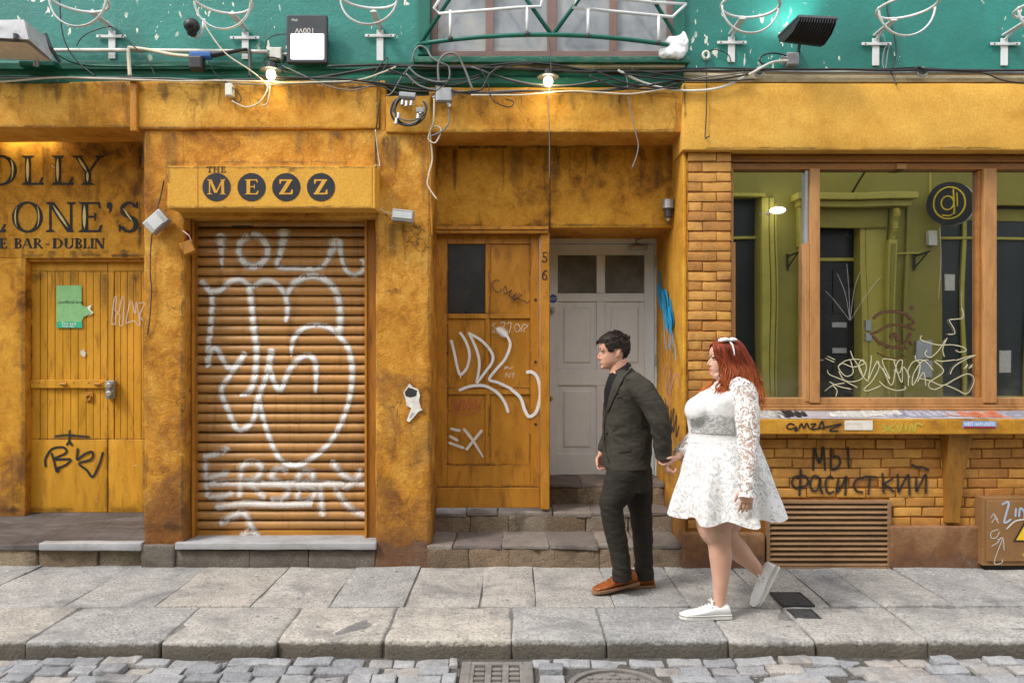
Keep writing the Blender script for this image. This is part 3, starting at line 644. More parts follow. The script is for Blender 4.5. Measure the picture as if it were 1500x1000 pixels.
for i in range(NS):
    if s0 is None:
        m = MB(); rows = [[(sx0 + .003, YS - slat_prof(u), zt - u * pit), (sx1 - .003, YS - slat_prof(u), zt - u * pit)] for u in us]
        rows.append([(a[0], YS + .02, a[2]) for a in rows[-1]]); rows.insert(0, [(a[0], YS + .02, a[2]) for a in rows[0]])
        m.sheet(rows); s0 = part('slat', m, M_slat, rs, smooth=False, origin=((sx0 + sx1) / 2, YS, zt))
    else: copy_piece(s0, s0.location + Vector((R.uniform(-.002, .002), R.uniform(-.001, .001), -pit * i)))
part('bottom_rail', MB().rbox(sx0 + .002, sx1 - .002, YS - .012, YS + .03, Z(790, YS), zbm - .001, .004, .2), M_shut, rs)
part('pull_slot', MB().box(X(340, YS), X(371, YS), shut_y(0, Z(331, YS)) - .002, YS, Z(332, YS), Z(330.5, YS)), M_dark, rs)
A = lambda pts: z3(pts, 260, 220, 3.7)
B = lambda pts: z3(pts, 260, 450, 2.565)
def joint_thin(x, z):
    u = ((zt - z) / pit) % 1; return .25 if (u < .12 or u > .9) else 1.
top = [(11, A([(235, 450, 1.7), (240, 520, 1.1), (243, 590, .7), (245, 645, .4)])),
       (11, A([(395, 465, 1.3), (345, 500, 1.), (338, 560), (375, 620), (430, 630), (480, 590), (490, 530), (450, 470), (400, 460, 1.2)])),
       (12, A([(578, 425, 1.8), (575, 490, 1.2), (558, 570, .8), (545, 632, .7), (640, 640, .7), (745, 642, .7), (800, 620, .7), (835, 550, 1.), (872, 470, 1.8)])),
       (8, A([(880, 480, 1.4), (890, 580), (915, 650), (960, 678), (1005, 655), (1012, 605), (990, 595, .6)]))]
big = [(9, A([(130, 705, 1.4), (170, 755), (190, 800), (188, 900), (180, 1000)]) + B([(120, 130), (116, 228)])),
       (9, A([(175, 765), (235, 760), (285, 715), (345, 702), (395, 735), (420, 735), (470, 708), (530, 718), (580, 775), (598, 850), (590, 935, .8)])),
       (10, A([(392, 735), (405, 850), (415, 960)]) + B([(288, 80), (299, 160), (294, 250), (275, 312), (235, 332, .5)])),
       (11, A([(595, 790, .7), (640, 715), (735, 682), (815, 712), (870, 790), (884, 900), (878, 985)]) + B([(606, 80), (604, 108, .8)])),
       (8.5, B([(428, 185, .5), (440, 115), (490, 72), (560, 72), (610, 110), (645, 160, 1.1), (658, 240, 1.2), (650, 330), (622, 420), (570, 510), (500, 570), (440, 592), (385, 565), (345, 480), (318, 390), (308, 335)])),
       (9, B([(115, 225), (128, 165), (152, 158), (190, 222), (228, 215), (258, 165, 1.1)])),
       (9, B([(238, 195), (200, 255), (168, 312), (195, 390), (232, 460), (285, 425), (306, 340), (335, 260), (358, 152, 1.3)])),
       (9, B([(345, 210), (365, 280), (390, 308), (420, 240), (462, 190), (500, 182), (522, 220), (520, 325, .6)]))]
low = [(10, p) for p in ([(298, 668), (318, 664), (338, 655)], [(302, 672), (303, 700), (305, 728)], [(304, 700), (322, 695), (338, 690)], [(306, 728), (325, 726), (344, 720)],
       [(352, 728), (354, 700), (356, 682), (372, 676), (384, 684), (376, 700), (358, 704)], [(362, 704), (376, 716), (390, 730)], [(424, 690), (408, 686), (398, 697), (412, 707), (424, 716), (414, 730), (396, 730)],
       [(436, 732), (438, 710), (440, 692), (456, 690), (458, 702), (442, 710), (460, 716), (458, 730), (440, 734)], [(470, 706), (471, 728), (474, 756)], [(486, 672), (496, 688), (512, 700), (538, 709)], [(529, 684), (524, 700), (502, 716)], [(490, 712), (502, 730), (518, 746), (538, 754)],
       [(306, 708), (350, 706), (400, 708), (450, 707), (506, 708)], [(316, 742), (360, 736), (410, 738), (460, 736)], [(322, 766), (340, 756), (358, 750), (370, 770), (381, 787)], [(354, 785), (366, 777), (378, 780)])]
graf(rs, M_sp_white, YS, top, 'white sprayed lettering along the top', shut_y, lift=.004, k=16, soft=.75, thin=joint_thin)
graf(rs, M_sp_white, YS, big, 'large white sprayed looping lettering', shut_y, lift=.005, k=20, soft=.75, thin=joint_thin)
graf(rs, spray('hazy_white_spray', (.78, .77, .75), .74, .9), YS, low, 'hazy white sprayed scrawl near the foot', shut_y, lift=.006, k=16, soft=1., thin=joint_thin)
YB = 5.47
sg = part('sign_board', MB().rbox(X(245, YB), X(545.5, YB), YB, YW + .03, Z(305, YB), Z(243, YB), .006, .2), M_sign, sh)
part('side_trim', MB().rbox(X(545.8, YB), X(549.5, YB), YB - .003, YW + .02, Z(305.5, YB), Z(242.6, YB), .003), M_sign, sg)
part('joint', MB().box(X(289.5, YB), X(290.2, YB), YB - .0015, YB + .01, Z(304.6, YB), Z(243.4, YB)), M_joint, sg)
for c, a, b in (('T', 303, 311.5), ('H', 312, 322), ('E', 323, 331)): letter(c, a, b, 243.8, 252.5, YB, painted('brown_small_letter', (.07, .04, .025), .6), sg, t=.13)
M_roundel = painted('charcoal_roundel', (.024, .024, .030), .5, .15, .3, dirt=(.07, .06, .04))
for c, px in (('M', 317.3), ('E', 368.6), ('Z', 419.4), ('Z', 470.2)):
    r_ = 20.6 / F * YB; cx, cz = X(px, YB), Z(274.2, YB)
    o = part('roundel', MB().lathe([(r_, 0), (r_, .003), (.001, .0032)], (cx, YB, cz), (0, -1, 0), 40), M_roundel, sg)
    w = {'M': 27, 'E': 22, 'Z': 23}[c]; a, b = X(px - w / 2, YB), X(px + w / 2, YB); z0, z1 = Z(285, YB), Z(263, YB); gw, D, _ = glyph(c, .16, .08); mb = MB()
    for i, q in enumerate(D): mb.prism([(a + u / gw * (b - a), z0 + v * (z1 - z0)) for u, v in q], YB - .0048 - .00012 * i, YB - .001)
    part('letter', mb, M_sign, o)

# ------------------------------------------------------------------ entrance recess with the ochre and the grey door
YP, YG = 6.06, 6.75
er = thing('entrance_recess', 'recessed ochre entrance with a tall ochre door, a grey door and worn stone steps', 'entrance', (.3, YW, 0))
part('beam', MB().rbox(X(629, YW), 1.214, YW, YP - .002, Z(194, YW), Z(128, YW), .012, .05, .006, 5, 30), M_beam, er, smooth=True)
part('wall_panel', MB().rbox(X(630, YP) - .03, X(805.5, YP), YP, YP + .74, Z(333, YP), Z(180, YP), .007, .06, .0025, 4, 31), M_recess, er, 'left half of the dark glazed wall panel', True)
part('wall_panel', MB().rbox(X(806, YP), 1.225, YP + .002, YP + .74, Z(333.5, YP), Z(180, YP), .007, .06, .0025, 4, 32), M_recess, er, 'right half of the dark glazed wall panel', True)
part('reveal_wall', MB().rbox(1.217, 1.245, YW + .012, YG + .2, -.05, 3.42, .008, .06, .003, 4, 33), M_reveal, er, smooth=True)
part('head_trim', MB().rbox(X(631, 6.02), X(803, 6.02), 6.00, YP + .1, Z(342, 6.02), Z(333.5, 6.02), .004).rbox(X(631, 5.985), X(804, 5.985), 5.985, 6.01, Z(336, 5.985), Z(331.5, 5.985), .003), M_wood, er)
YO = 6.09
def xo(p): return X(p, YO)
def zo(p): return Z(p, YO)
part('door_post', MB().rbox(xo(791.5), xo(804.5), YO - .06, YG, zo(743.5), zo(342.5), .005), M_wood, er)
part('door_post', MB().rbox(X(630, YO) - .02, xo(634.5), YO - .03, YO + .1, zo(743.5), zo(342.5), .004), M_wood, er)
for c, t_, b_ in (('5', 369, 384), ('6', 395, 410)): letter(c, 793.5, 802, t_, b_, YO - .06, M_letter, er, t=.16)
od = part('ochre_door', MB().box(xo(636), xo(790), YO + .022, YO + .045, zo(742), zo(344)), M_wood, er)
cols = ((655, 711), (718, 777)); rows = ((357, 459.5), (466.5, 569.5), (577.5, 681.5))
for a, b in ((635, 655), (777, 790.5)): part('stile', MB().rbox(xo(a), xo(b), YO, YO + .04, zo(713), zo(344), .004), M_wood, od)
for i, (a, b) in enumerate(((344, 357), (459.5, 466.5), (569.5, 577.5), (681.5, 713))):
    part('rail', MB().rbox(xo(655) + .001, xo(777) - .001, YO + .0015, YO + .04, zo(b), zo(a), .004), M_wood, od)
for a, b in rows: part('muntin', MB().rbox(xo(711), xo(718), YO + .003, YO + .04, zo(b) + .001, zo(a) - .001, .004), M_wood, od)
part('kick_board', MB().rbox(xo(633), xo(791), YO - .012, YO + .04, zo(743), zo(713.5), .005), M_wood, od)
M_dglass = painted('dull_black_pane', (.030, .030, .034), .35, .3, .5, bump=.03, dirt=(.06, .05, .05), sc=5)
for i, (a, b) in enumerate(cols):
    for j, (c, d) in enumerate(rows):
        if i == 0 and j == 0: part('pane', MB().rbox(xo(a) + .002, xo(b) - .002, YO + .018, YO + .03, zo(d) + .002, zo(c) - .002, .002), M_dglass, od, 'dull black pane')
        else: part('panel', MB().rbox(xo(a) + .001, xo(b) - .001, YO + .020, YO + .035, zo(d) + .001, zo(c) - .001, .003), M_wood, od)
for px, py in ((784.5, 439), (784.5, 530), (784.5, 621)): part('keyhole', MB().lathe([(.010, 0), (.010, .004), (.004, .005)], (xo(px), YO, zo(py)), (0, -1, 0), 10), M_dark, od)
C6 = lambda pts: z3(pts, 600, 300, 3.7)
D3 = lambda pts: z3(pts, 600, 540, 3.333)
yl = .006
udl = [(4.29, C6([(225, 730), (240, 790), (262, 890), (278, 918), (312, 880), (325, 810), (305, 740), (272, 688)])), (2.73, C6([(277, 915), (276, 940, .5)])),
       (4.29, C6([(320, 688), (365, 790), (378, 870), (362, 968)])), (4.29, C6([(320, 695), (390, 735), (445, 800), (448, 850), (410, 905), (362, 968)])),
       (4.29, C6([(525, 705), (545, 755), (520, 830), (470, 890), (432, 945), (480, 962), (560, 1000)])),
       (5.07, D3([(490, 95), (540, 140), (562, 200), (585, 232), (620, 205), (638, 120), (625, 45), (595, 15), (568, 18)])),
       (4.68, D3([(238, 106), (300, 84), (370, 84), (430, 118), (465, 165), (482, 215)]))]
graf(od, M_sp_white, YO, udl, 'white sprayed UDL tag', lift=yl, k=9)
graf(od, M_sp_white, YO, [(10.92, C6([(470, 668, .6), (500, 685), (530, 712, .8)]))], 'thick white dab', lift=yl + .001, soft=.8)
graf(od, M_mk_white, YO, [(4.29, D3(p)) for p in ([(197, 290), (252, 303)], [(192, 325), (240, 352)], [(185, 357), (272, 388)], [(275, 398), (310, 352), (356, 296)], [(262, 288), (310, 350), (362, 435, .5)])], 'white marker letters EX', lift=yl, soft=.15)
graf(od, M_mk_red, YO, [(1.49, D3(p)) for p in ([(195, 190), (215, 140), (220, 200), (250, 145), (235, 200), (270, 150), (262, 205), (300, 140), (290, 200), (330, 145), (320, 195), (350, 165), (340, 140)], [(190, 200), (230, 218), (290, 222), (340, 200)])], 'faded red scribble', lift=yl)
graf(od, plain_b := spray('dark_brown_marker', (.045, .018, .008), .95, .2), YO, [(1.43, C6(p)) for p in ([(488, 418), (470, 408), (448, 428), (460, 465), (485, 472), (500, 455)], [(505, 470), (520, 440), (528, 478), (510, 478), (530, 480), (552, 462), (540, 492), (562, 500), (580, 480), (555, 505), (575, 515), (610, 485), (590, 510), (620, 520), (640, 532), (652, 515)], [(600, 480), (565, 512), (598, 500)])], 'thin dark brown tag', lift=yl)
graf(od, M_sp_thin, YO, [(1.12, C6(p)) for p in ([(470, 640), (450, 650), (465, 670), (450, 690), (475, 690)], [(490, 640), (515, 638), (500, 690)], [(520, 645), (550, 640), (540, 695)], [(565, 660), (585, 645), (600, 670), (580, 690), (565, 660)], [(605, 690), (615, 650), (640, 655), (620, 675), (625, 692)], [(512, 880), (530, 875), (515, 890), (535, 880), (545, 890), (560, 875)], [(520, 935), (525, 910), (540, 935), (545, 910)], [(550, 912), (572, 912)], [(562, 912), (560, 938)])], 'thin pale outline letters', lift=yl)
# the grey door
def xg(p): return X(p, YG)
def zg(p): return Z(p, YG)
part('door_frame', MB().rbox(xg(800), xg(805), YG - .03, YG + .08, zg(696), zg(350), .004).rbox(xg(958.5), xg(966), YG - .04, YG + .08, zg(696), zg(350), .004).rbox(xg(805), xg(958.5), YG - .04, YG + .08, zg(357), zg(350), .004), M_gdoor, er)
part('head_packing', MB().rbox(xg(800), 1.217, YG - .03, YG + .1, zg(349.6), Z(333, YP) + .01, .004, .05, .006, 9, 4).rbox(xg(966.3), 1.217, YG - .02, YG + .1, zg(696), zg(349), .003), M_joint, er)
gd = part('grey_door', MB().box(xg(805.3), xg(958), YG + .022, YG + .05, zg(695), zg(357.5)), M_gdoor, er)
gc = ((817, 874), (886.5, 944)); gr = ((373.5, 429.5), (441.5, 541), (564, 664.5))
for a, b in ((805.5, 817), (944, 958)): part('stile', MB().rbox(xg(a), xg(b), YG, YG + .05, zg(695), zg(358), .003), M_gdoor, gd)
for a, b in ((358, 373.5), (429.5, 441.5), (541, 564), (664.5, 695)): part('rail', MB().rbox(xg(817) + .001, xg(944) - .001, YG + .001, YG + .05, zg(b), zg(a), .003), M_gdoor, gd)
for a, b in gr: part('muntin', MB().rbox(xg(874), xg(886.5), YG + .002, YG + .05, zg(b) + .001, zg(a) - .001, .003), M_gdoor, gd)
def ribbed():
    t = NT('ribbed_wired_glass'); w = t.node('ShaderNodeTexWave', {'bands_direction': 'X'}, Vector=t.pos(), Scale=24., Distortion=.4).outputs[1]
    w2 = t.node('ShaderNodeTexWave', {'bands_direction': 'Z'}, Vector=t.pos(), Scale=24., Distortion=.4).outputs[1]
    n = t.noise(t.pos(), 4, 4, .6); c = t.ramp(n, [(.3, (.06, .058, .050)), (.7, (.16, .155, .14))])
    h = t.math('MULTIPLY', w, w2); t.bump(h, .6, .004); return t.fin(c, .22)
M_rib = ribbed()
for i, (a, b) in enumerate(gc):
    for j, (c, d) in enumerate(gr):
        if j == 0: part('pane', MB().rbox(xg(a) + .002, xg(b) - .002, YG + .014, YG + .03, zg(d) + .002, zg(c) - .002, .002), M_rib, gd, 'ribbed dark glass pane')
        else:
            part('panel', MB().box(xg(a) + .001, xg(b) - .001, YG + .021, YG + .03, zg(d) + .001, zg(c) - .001), M_gdoor, gd)
            ins = 8; x0_, x1_, z0_, z1_ = xg(a + ins), xg(b - ins), zg(d - ins - 1), zg(c + ins)
            e = .016; ov = [(xg(a) + .004, YG + .0205, zg(d) + .004), (xg(b) - .004, YG + .0205, zg(d) + .004), (xg(b) - .004, YG + .0205, zg(c) - .004), (xg(a) + .004, YG + .0205, zg(c) - .004)]
            iv = [(x0_, YG + .017, z0_), (x1_, YG + .017, z0_), (x1_, YG + .017, z1_), (x0_, YG + .017, z1_)]
            tv = [(x0_ + .012, YG + .006, z0_ + .012), (x1_ - .012, YG + .006, z0_ + .012), (x1_ - .012, YG + .006, z1_ - .012), (x0_ + .012, YG + .006, z1_ - .012)]
            part('raised_field', MB().add(ov + iv + tv, [(0, 1, 5, 4), (1, 2, 6, 5), (2, 3, 7, 6), (3, 0, 4, 7), (4, 5, 9, 8), (5, 6, 10, 9), (6, 7, 11, 10), (7, 4, 8, 11), (8, 9, 10, 11)]), M_gdoor, gd)
for py in (383, 527, 660): part('hinge', MB().tube([(xg(960), YG - .045, zg(py + 9)), (xg(960), YG - .045, zg(py - 9))], .011, 8), M_galv, gd)
kb = part('lock', MB().lathe([(.026, 0), (.026, .006), (.017, .010), (.017, .03), (.014, .034)], (xg(809.5), YG, zg(454)), (0, -1, 0), 16), M_galv, gd)
part('lock', MB().rbox(xg(808) - .013, xg(808) + .013, YG - .008, YG, zg(462), zg(457), .003), M_galv, gd)
part('keyhole', MB().lathe([(.024, 0), (.022, .006)], (xg(806.5), YG - .001, zg(584)), (0, -1, 0), 14), M_cream, gd)
part('keyhole', MB().rbox(xg(806.5) - .005, xg(806.5) + .005, YG - .0085, YG - .004, zg(587), zg(582), .003), M_dark, gd)
dc = part('door_closer', MB().rbox(xg(920), xg(947), YG - .06, YG - .001, zg(366.5), zg(359.5), .012, .3), M_galv, gd)
part('arm', MB().tube([(xg(932), YG - .03, zg(359)), (xg(930), YG - .06, zg(352)), (xg(938), YG - .04, zg(350.5))], .009, 6), M_galv, gd)
st_ = thing('door_sticker', 'white sticker with a blue disc on the left edge of the grey door', 'sticker', P(809, 445, YG))
part('paper', MB().box(xg(804.5), xg(816), YG - .0025, YG - .0005, zg(445), zg(430.5)), plain('sticker_white', (.78, .78, .78), .5), st_)
part('disc', MB().lathe([(.037, 0), (.001, .0006)], (xg(810), YG - .0026, zg(437.5)), (0, -1, 0), 24), plain('sticker_blue', (.03, .09, .30), .5), st_)
part('print', text_mb('FIRE DOOR', .014, (xg(810), YG - .0036, zg(437)), align='CENTER').add([], []), plain('print_white', (.8, .8, .8), .6), st_)
part('print', text_mb('KEEP SHUT', .014, (xg(810), YG - .0036, zg(439.6)), align='CENTER'), plain('print_white', (.8, .8, .8), .6), st_)
# graffiti on the reveal that faces left
def rev(parent, m, strokes, label, w):
    mb = MB()
    for i, (k_, pts) in enumerate(strokes):
        t = MB(); t.stroke([(lerp(6.68, 5.70, p[0]), p[1]) for p in pts], w * k_, lambda x, z: 0, .35, 6, 0, i)
        mb.add([(1.2125 + v[1] - i * .0005, v[0], v[2]) for v in t.v], t.f, t.fade)
    part('graffiti', mb, m, parent, label)
rv = [o for o in er.children if o.name.startswith('reveal_wall')][0]
blu = []
for i in range(26):
    a = R.uniform(.03, .62); z = lerp(2.16, 1.74, a / .7) + R.uniform(-.10, .10); blu.append((R.uniform(1., 2.2), [(a, z), (a + .07, z - .05 + R.uniform(-.03, .03)), (a + .13, z - .12)]))
blu += [(.5, [(.60, 1.80), (.72, 1.66), (.70, 1.55), (.62, 1.62)]), (.5, [(.72, 1.72), (.85, 1.58), (.93, 1.46)]), (.4, [(.45, 1.8), (.5, 1.62), (.58, 1.52)])]
rev(rv, M_sp_blue, blu, 'bright blue sprayed patch', .05)
rev(rv, M_mk_pink, [(1, [(.3, 1.72), (.4, 1.55), (.5, 1.68), (.55, 1.52), (.62, 1.45)]), (1, [(.3, 1.32), (.45, 1.42), (.42, 1.22), (.6, 1.38), (.55, 1.2), (.8, 1.36), (.95, 1.28)]), (1, [(.4, 1.3), (.55, 1.1), (.62, 1.3)])], 'pink tag', .018)
rev(rv, M_mk_black, [(1, [(.35, 1.16), (.45, 1.05), (.42, .98), (.5, 1.1), (.55, .92), (.62, 1.08), (.6, .95), (.72, 1.1), (.7, .92), (.82, 1.06), (.8, .9), (.92, 1.0)])], 'thin black tag', .018)
# worn stone steps
def steps(y0, y1, zt_, zb_, xs, tread, name='step_stone'):
    for i in range(len(xs) - 1):
        part(name, MB().rbox(xs[i] + .001, xs[i + 1] - .001, y0 + .006 + R.uniform(-.005, .005), y1, zb_, zt_ - .030, .005, .04, .011, 10, R.randrange(99), .004), M_step, er, smooth=True)
    ts = [xs[0]] + [x + R.uniform(-.12, .12) for x in xs[1:-1]] + [xs[-1]]
    for i in range(len(ts) - 1):
        part('tread_stone', MB().rbox(ts[i] + .001, ts[i + 1] - .001, y0 + R.uniform(-.006, .006), y1 + .06, zt_ - .032, zt_ + R.uniform(-.004, .004), .007, .045, .009, 8, R.randrange(99), .012), M_tread, er, smooth=True)
steps(5.64, 6.03, .158, -.06, [X(626, 5.64), -.31, -.02, .30, .62, .93, 1.215], 1)
steps(6.045, 6.34, .304, .1, [X(632, 6.05) - .02, -.32, -.02, .27, .56, .88, 1.215], 1)
steps(6.345, 6.9, .468, .28, [X(803, 6.35), .52, .84, 1.215], 1)
# ------------------------------------------------------------------ shop with the large window, right
ws = thing('window_shopfront', 'right shopfront with smooth ochre fascia, brick pier and large reflecting window', 'shopfront', (2.6, YW, 0))
part('fascia', MB().rbox(X(1000, 5.60), 6.5, 5.60, 5.95, Z(220, 5.60), Z(122, 5.60), .010, .12, .0025, 3, 40), M_fascia, ws, smooth=True)
part('pier_edge', MB().rbox(1.2455, X(1007, YW), YW - .004, YW + .3, -.05, Z(226, YW), .006, .07, .004, 6, 41), M_pier, ws, smooth=True)
# bricks share mesh data by size; each is one object
bricks = {}
def brick(parent, x0, x1, z0, z1, y):
    k = (round(x1 - x0, 2), round(z1 - z0, 2))
    c = Vector(((x0 + x1) / 2, y + R.uniform(-.004, .003), (z0 + z1) / 2)); base = wloc(parent)
    key = (k, R.randrange(4))
    if key not in bricks:
        w, h = k[0], k[1]
        m = MB().rbox(c.x - w / 2, c.x + w / 2, c.y, c.y + .06, c.z - h / 2, c.z + h / 2, .0035, .055, .004, 18, len(bricks), .006)
        bricks[key] = part('brick', m, M_brick, parent, smooth=True, origin=c)
        return bricks[key]
    o = copy_piece(bricks[key], c - base, parent, (0, R.uniform(-.012, .012), R.uniform(-.02, .02))); return o
PI_ = 14.52 / F * YW; ztop = Z(224, YW)
bp = part('brick_pier', MB().box(X(1007, YW), X(1070, YW), YW + .0075, YW + .28, -.05, Z(223, YW)), M_joint, ws)
for r in range(38):
    z1 = ztop - r * PI_; z0 = z1 - PI_ + .009
    sp = (1007, 1049.5, 1071.5) if r % 2 == 0 else (1007, 1028.5, 1071.5)
    for a, b in zip(sp, sp[1:]):
        brick(bp, X(a, YW) + .004, X(b, YW) - .004, z0, z1, YW)
bw = part('brick_wall', MB().box(X(1072, YW), 6.45, YW + .0095, YW + .22, -.05, Z(634, YW)), M_joint, ws)
P2 = 14.35 / F * YW; zt2 = Z(643.2, YW)
VX0, VX1, VZ0, VZ1 = X(1126, YW), X(1297, YW), Z(832, YW), Z(736, YW)
for r in range(-1, 9):
    z1 = zt2 - r * P2; z0 = z1 - P2 + .008
    if r == -1: z1 = z0 + .033
    x = X(1072, YW) - (.11 if r % 2 else 0) - .03 + .02 * (r % 3)
    while x < 6.4:
        x1 = x + .2105; a, b = x + .004, x1 - .004; x = x1
        a = max(a, X(1073, YW)); hid = z1 > VZ0 and z0 < VZ1 - .004
        if hid:
            if a > VX0 - .03 and b < VX1 + .03: continue
            if a < VX1 < b: a = VX1 + .03
            elif a < VX0 < b: b = VX0 - .03
        if b - a < .03: continue
        brick(bw, a, b, z0, z1, YW + .002)
vg = part('vent_grille', MB().box(VX0, VX1, YW - .005, YW + .012, VZ0, VZ1), M_dark, ws)
part('frame', MB().rbox(VX0 - .025, VX0, YW - .035, YW + .02, VZ0, VZ1 + .02, .003).rbox(VX1, VX1 + .028, YW - .03, YW + .02, VZ0, VZ1 + .02, .003).rbox(VX0, VX1, YW - .033, YW + .02, VZ1, VZ1 + .02, .003).rbox(VX0, VX1, YW - .033, YW + .02, VZ0 - .01, VZ0 + .022, .003), M_vent, vg)
nl = 12; dz = (VZ1 - VZ0 - .022) / nl; l0 = None
for i in range(nl):
    zb_ = VZ0 + .022 + i * dz
    if l0 is None: l0 = part('louvre', MB().prism([(YW - .032, zb_ + .002), (YW - .034, zb_ + .008), (YW - .006, zb_ + dz * .82), (YW - .002, zb_ + dz * .80), (YW - .028, zb_ + .002)], VX0, VX1, 'yz'), M_vent, vg)
    else: copy_piece(l0, l0.location + Vector((0, 0, dz * i)))
part('plinth', MB().rbox(X(1000, 5.61), X(1121, 5.61), 5.61, 5.8, -.05, Z(781, 5.61), .014, .06, .007, 6, 42), M_plinth, ws, 'plinth block under the brick pier', True)
part('plinth', MB().rbox(X(1305, 5.61), X(1441, 5.61), 5.61, 5.8, -.05, Z(771, 5.61), .012, .06, .006, 6, 43), M_plinth, ws, 'plinth block right of the vent', True)
part('plinth', MB().rbox(X(1441, 5.61) + .002, 6.5, 5.64, 5.8, -.05, Z(771, 5.61), .012, .06, .006, 6, 44), M_plinth, ws, 'plinth block behind the cabinet', True)
cz0, cz1 = Z(766, 5.6), Z(636, 5.56)
cb = MB(); rr = []
for t in frange(0, 1, 9):
    z = lerp(cz0, cz1 + .012, t); d = .035 + .075 * t ** 1.6; hw = lerp(X(1409, 5.6) - X(1388, 5.6), X(1421, 5.6) - X(1384, 5.6), t ** 1.5) / 2; cx = lerp(X(1398.5, 5.6), X(1402, 5.6), t)
    rr.append([(cx - hw, YW + .02, z), (cx - hw * .96, YW - d, z), (cx + hw * .96, YW - d, z), (cx + hw, YW + .02, z)])
part('corbel', cb.loft(rr), painted('brown_corbel_paint', (.30, .135, .022), .5, .3, .8, (3, 3, .8), .3, dirt=(.10, .04, .01)), ws)
# sill
ss = part('window_sill', MB().rbox(X(1076, 5.5), 6.45, 5.50, YW + .1, Z(636, 5.5), Z(613.5, 5.5), .008, .12, .003, 6, 45), M_reveal, ws)
gv = painted('scuffed_lavender_sill', (.33, .31, .33), .55, .25, .7, (1, 3, 1), .15, dirt=(.20, .13, .06), sc=5, chip=(.6, .55, .5))
sy0, sz0, sy1, sz1 = 5.505, Z(613.5, 5.5) + .002, 5.735, 1.108
part('sill_top', MB().add([(X(1076, 5.5), sy0, sz0), (6.45, sy0, sz0), (6.45, sy1, sz1), (X(1076, 5.5), sy1, sz1), (X(1076, 5.5), sy1, sz0), (6.45, sy1, sz0)], [(0, 1, 2, 3), (0, 3, 4), (1, 5, 2), (3, 2, 5, 4)]), gv, ss)
graf(ss, M_mk_black, 5.5, [(2.4, z3(p, 1100, 420, 3.75)) for p in ([(240, 760), (215, 750), (195, 768), (215, 780), (250, 770), (240, 790), (262, 782)], [(262, 782), (275, 750), (290, 775), (305, 748), (320, 780)], [(325, 755), (355, 752), (330, 780), (365, 778)], [(365, 785), (390, 738), (400, 785)], [(365, 778), (430, 765), (495, 752), (430, 788), (480, 790)])], 'black QMZA tag', soft=.15)
graf(ss, M_mk_yel, 5.5, [(4.5, z3(p, 1100, 420, 3.75)) for p in ([(740, 755), (720, 765), (745, 778), (720, 795)], [(760, 755), (755, 795)], [(785, 755), (760, 775), (790, 795)], [(800, 755), (815, 790), (830, 752)], [(850, 755), (845, 795)], [(870, 795), (880, 755), (895, 790), (905, 750), (945, 760)])], 'dull yellow SKVIN tag', soft=.4)
def sly(x, z): return lerp(sy0, sy1, (z - sz0) / (sz1 - sz0))
def sgraf(m, pts, w, label):
    mb = MB()
    for i, p in enumerate(pts):
        t = MB(); t.stroke([(X(a, 5.6), b) for a, b in p], w, lambda x, z: 0, .4, 6, 0, i)
        mb.add([(v[0], lerp(sy0, sy1, v[2]), lerp(sz0, sz1, v[2]) + .004 + i * .0004) for v in t.v], t.f, t.fade)
    part('graffiti', mb, m, ss, label)
def scrib(x0, x1, n, lo=.15, hi=.85): return [(x0 + (x1 - x0) * i / n + R.uniform(-3, 3), (hi if i % 2 else lo) + R.uniform(-.12, .12)) for i in range(n + 1)]
sgraf(M_mk_white, [scrib(1112, 1142, 8), scrib(1218, 1290, 12, .2, .7), scrib(1268, 1320, 9, .5, .9)], .05, 'white scribbles on the slope of the sill')
sgraf(M_mk_black, [scrib(1138, 1180, 9)], .03, 'dark scribble on the slope of the sill')
sgraf(M_mk_orange, [scrib(1385, 1470, 14, .15, .8)], .06, 'orange scribble on the slope of the sill')
sgraf(M_sp_lav, [scrib(1300, 1360, 9), scrib(1470, 1520, 7), scrib(1330, 1400, 6)], .07, 'grey scribbles on the slope of the sill')
# timber frame of the window and its panes
YF, YQ = 5.74, 5.80
def xf(p): return X(p, YF)
def zf(p): return Z(p, YF)
wf = part('window_frame', MB().rbox(X(1070, YF), 6.45, YF - .02, 5.9, zf(238), zf(226), .004).rbox(X(1070, YF), 6.45, YF + .005, 5.9, zf(248), zf(238.5), .004), M_frameh, ws)
part('head_board', MB().rbox(X(1070, 5.7), 6.45, 5.66, 5.93, zf(226), zf(214), .004), M_frameh, wf)
part('bead', MB().rbox(X(1070, YF), 6.45, YF - .032, YF, zf(233), zf(229), .005), M_frameh, wf)
for z_, y_ in ((583, .002), ): part('bottom_rail', MB().rbox(xf(1074), 6.45, YF + y_, 5.88, zf(592.5), zf(z_), .004), M_frame, wf)
for a, b, o in ((596.2, 592.7, -.015), (600.5, 596.4, -.035)): part('sill_bead', MB().rbox(xf(1074), 6.45, YF + o, 5.85, zf(a), zf(b), .004), M_frame, wf)
part('jamb', MB().rbox(xf(1070), xf(1077), YF - .01, 5.85, zf(583) - .001, zf(355), .004), M_frame, wf, 'new length of jamb')
part('jamb', MB().rbox(xf(1070), xf(1074), YF - .01, 5.85, zf(354.7), zf(247), .004), M_frame, wf)
for a, b, c in ((1186, 1200.5, None), (1440, 1459, None), (1830, 1849, None)): part('mullion', MB().rbox(xf(a), xf(b), YF - .012, 5.86, zf(590), zf(247), .005), M_frame, wf)
part('mullion_splice', MB().rbox(xf(1179), xf(1186) - .001, YF - .006, 5.85, zf(588), zf(356), .004), M_frame, wf)
part('pane_bead', MB().rbox(xf(1181.5), xf(1186) - .001, YF + .02, 5.85, zf(355.5), zf(248.5), .003), M_galv, wf)
part('mullion_side', MB().rbox(xf(1435.5), xf(1440) - .001, YF + .02, 5.85, zf(583) + .001, zf(248.5), .003), M_frameh, wf)
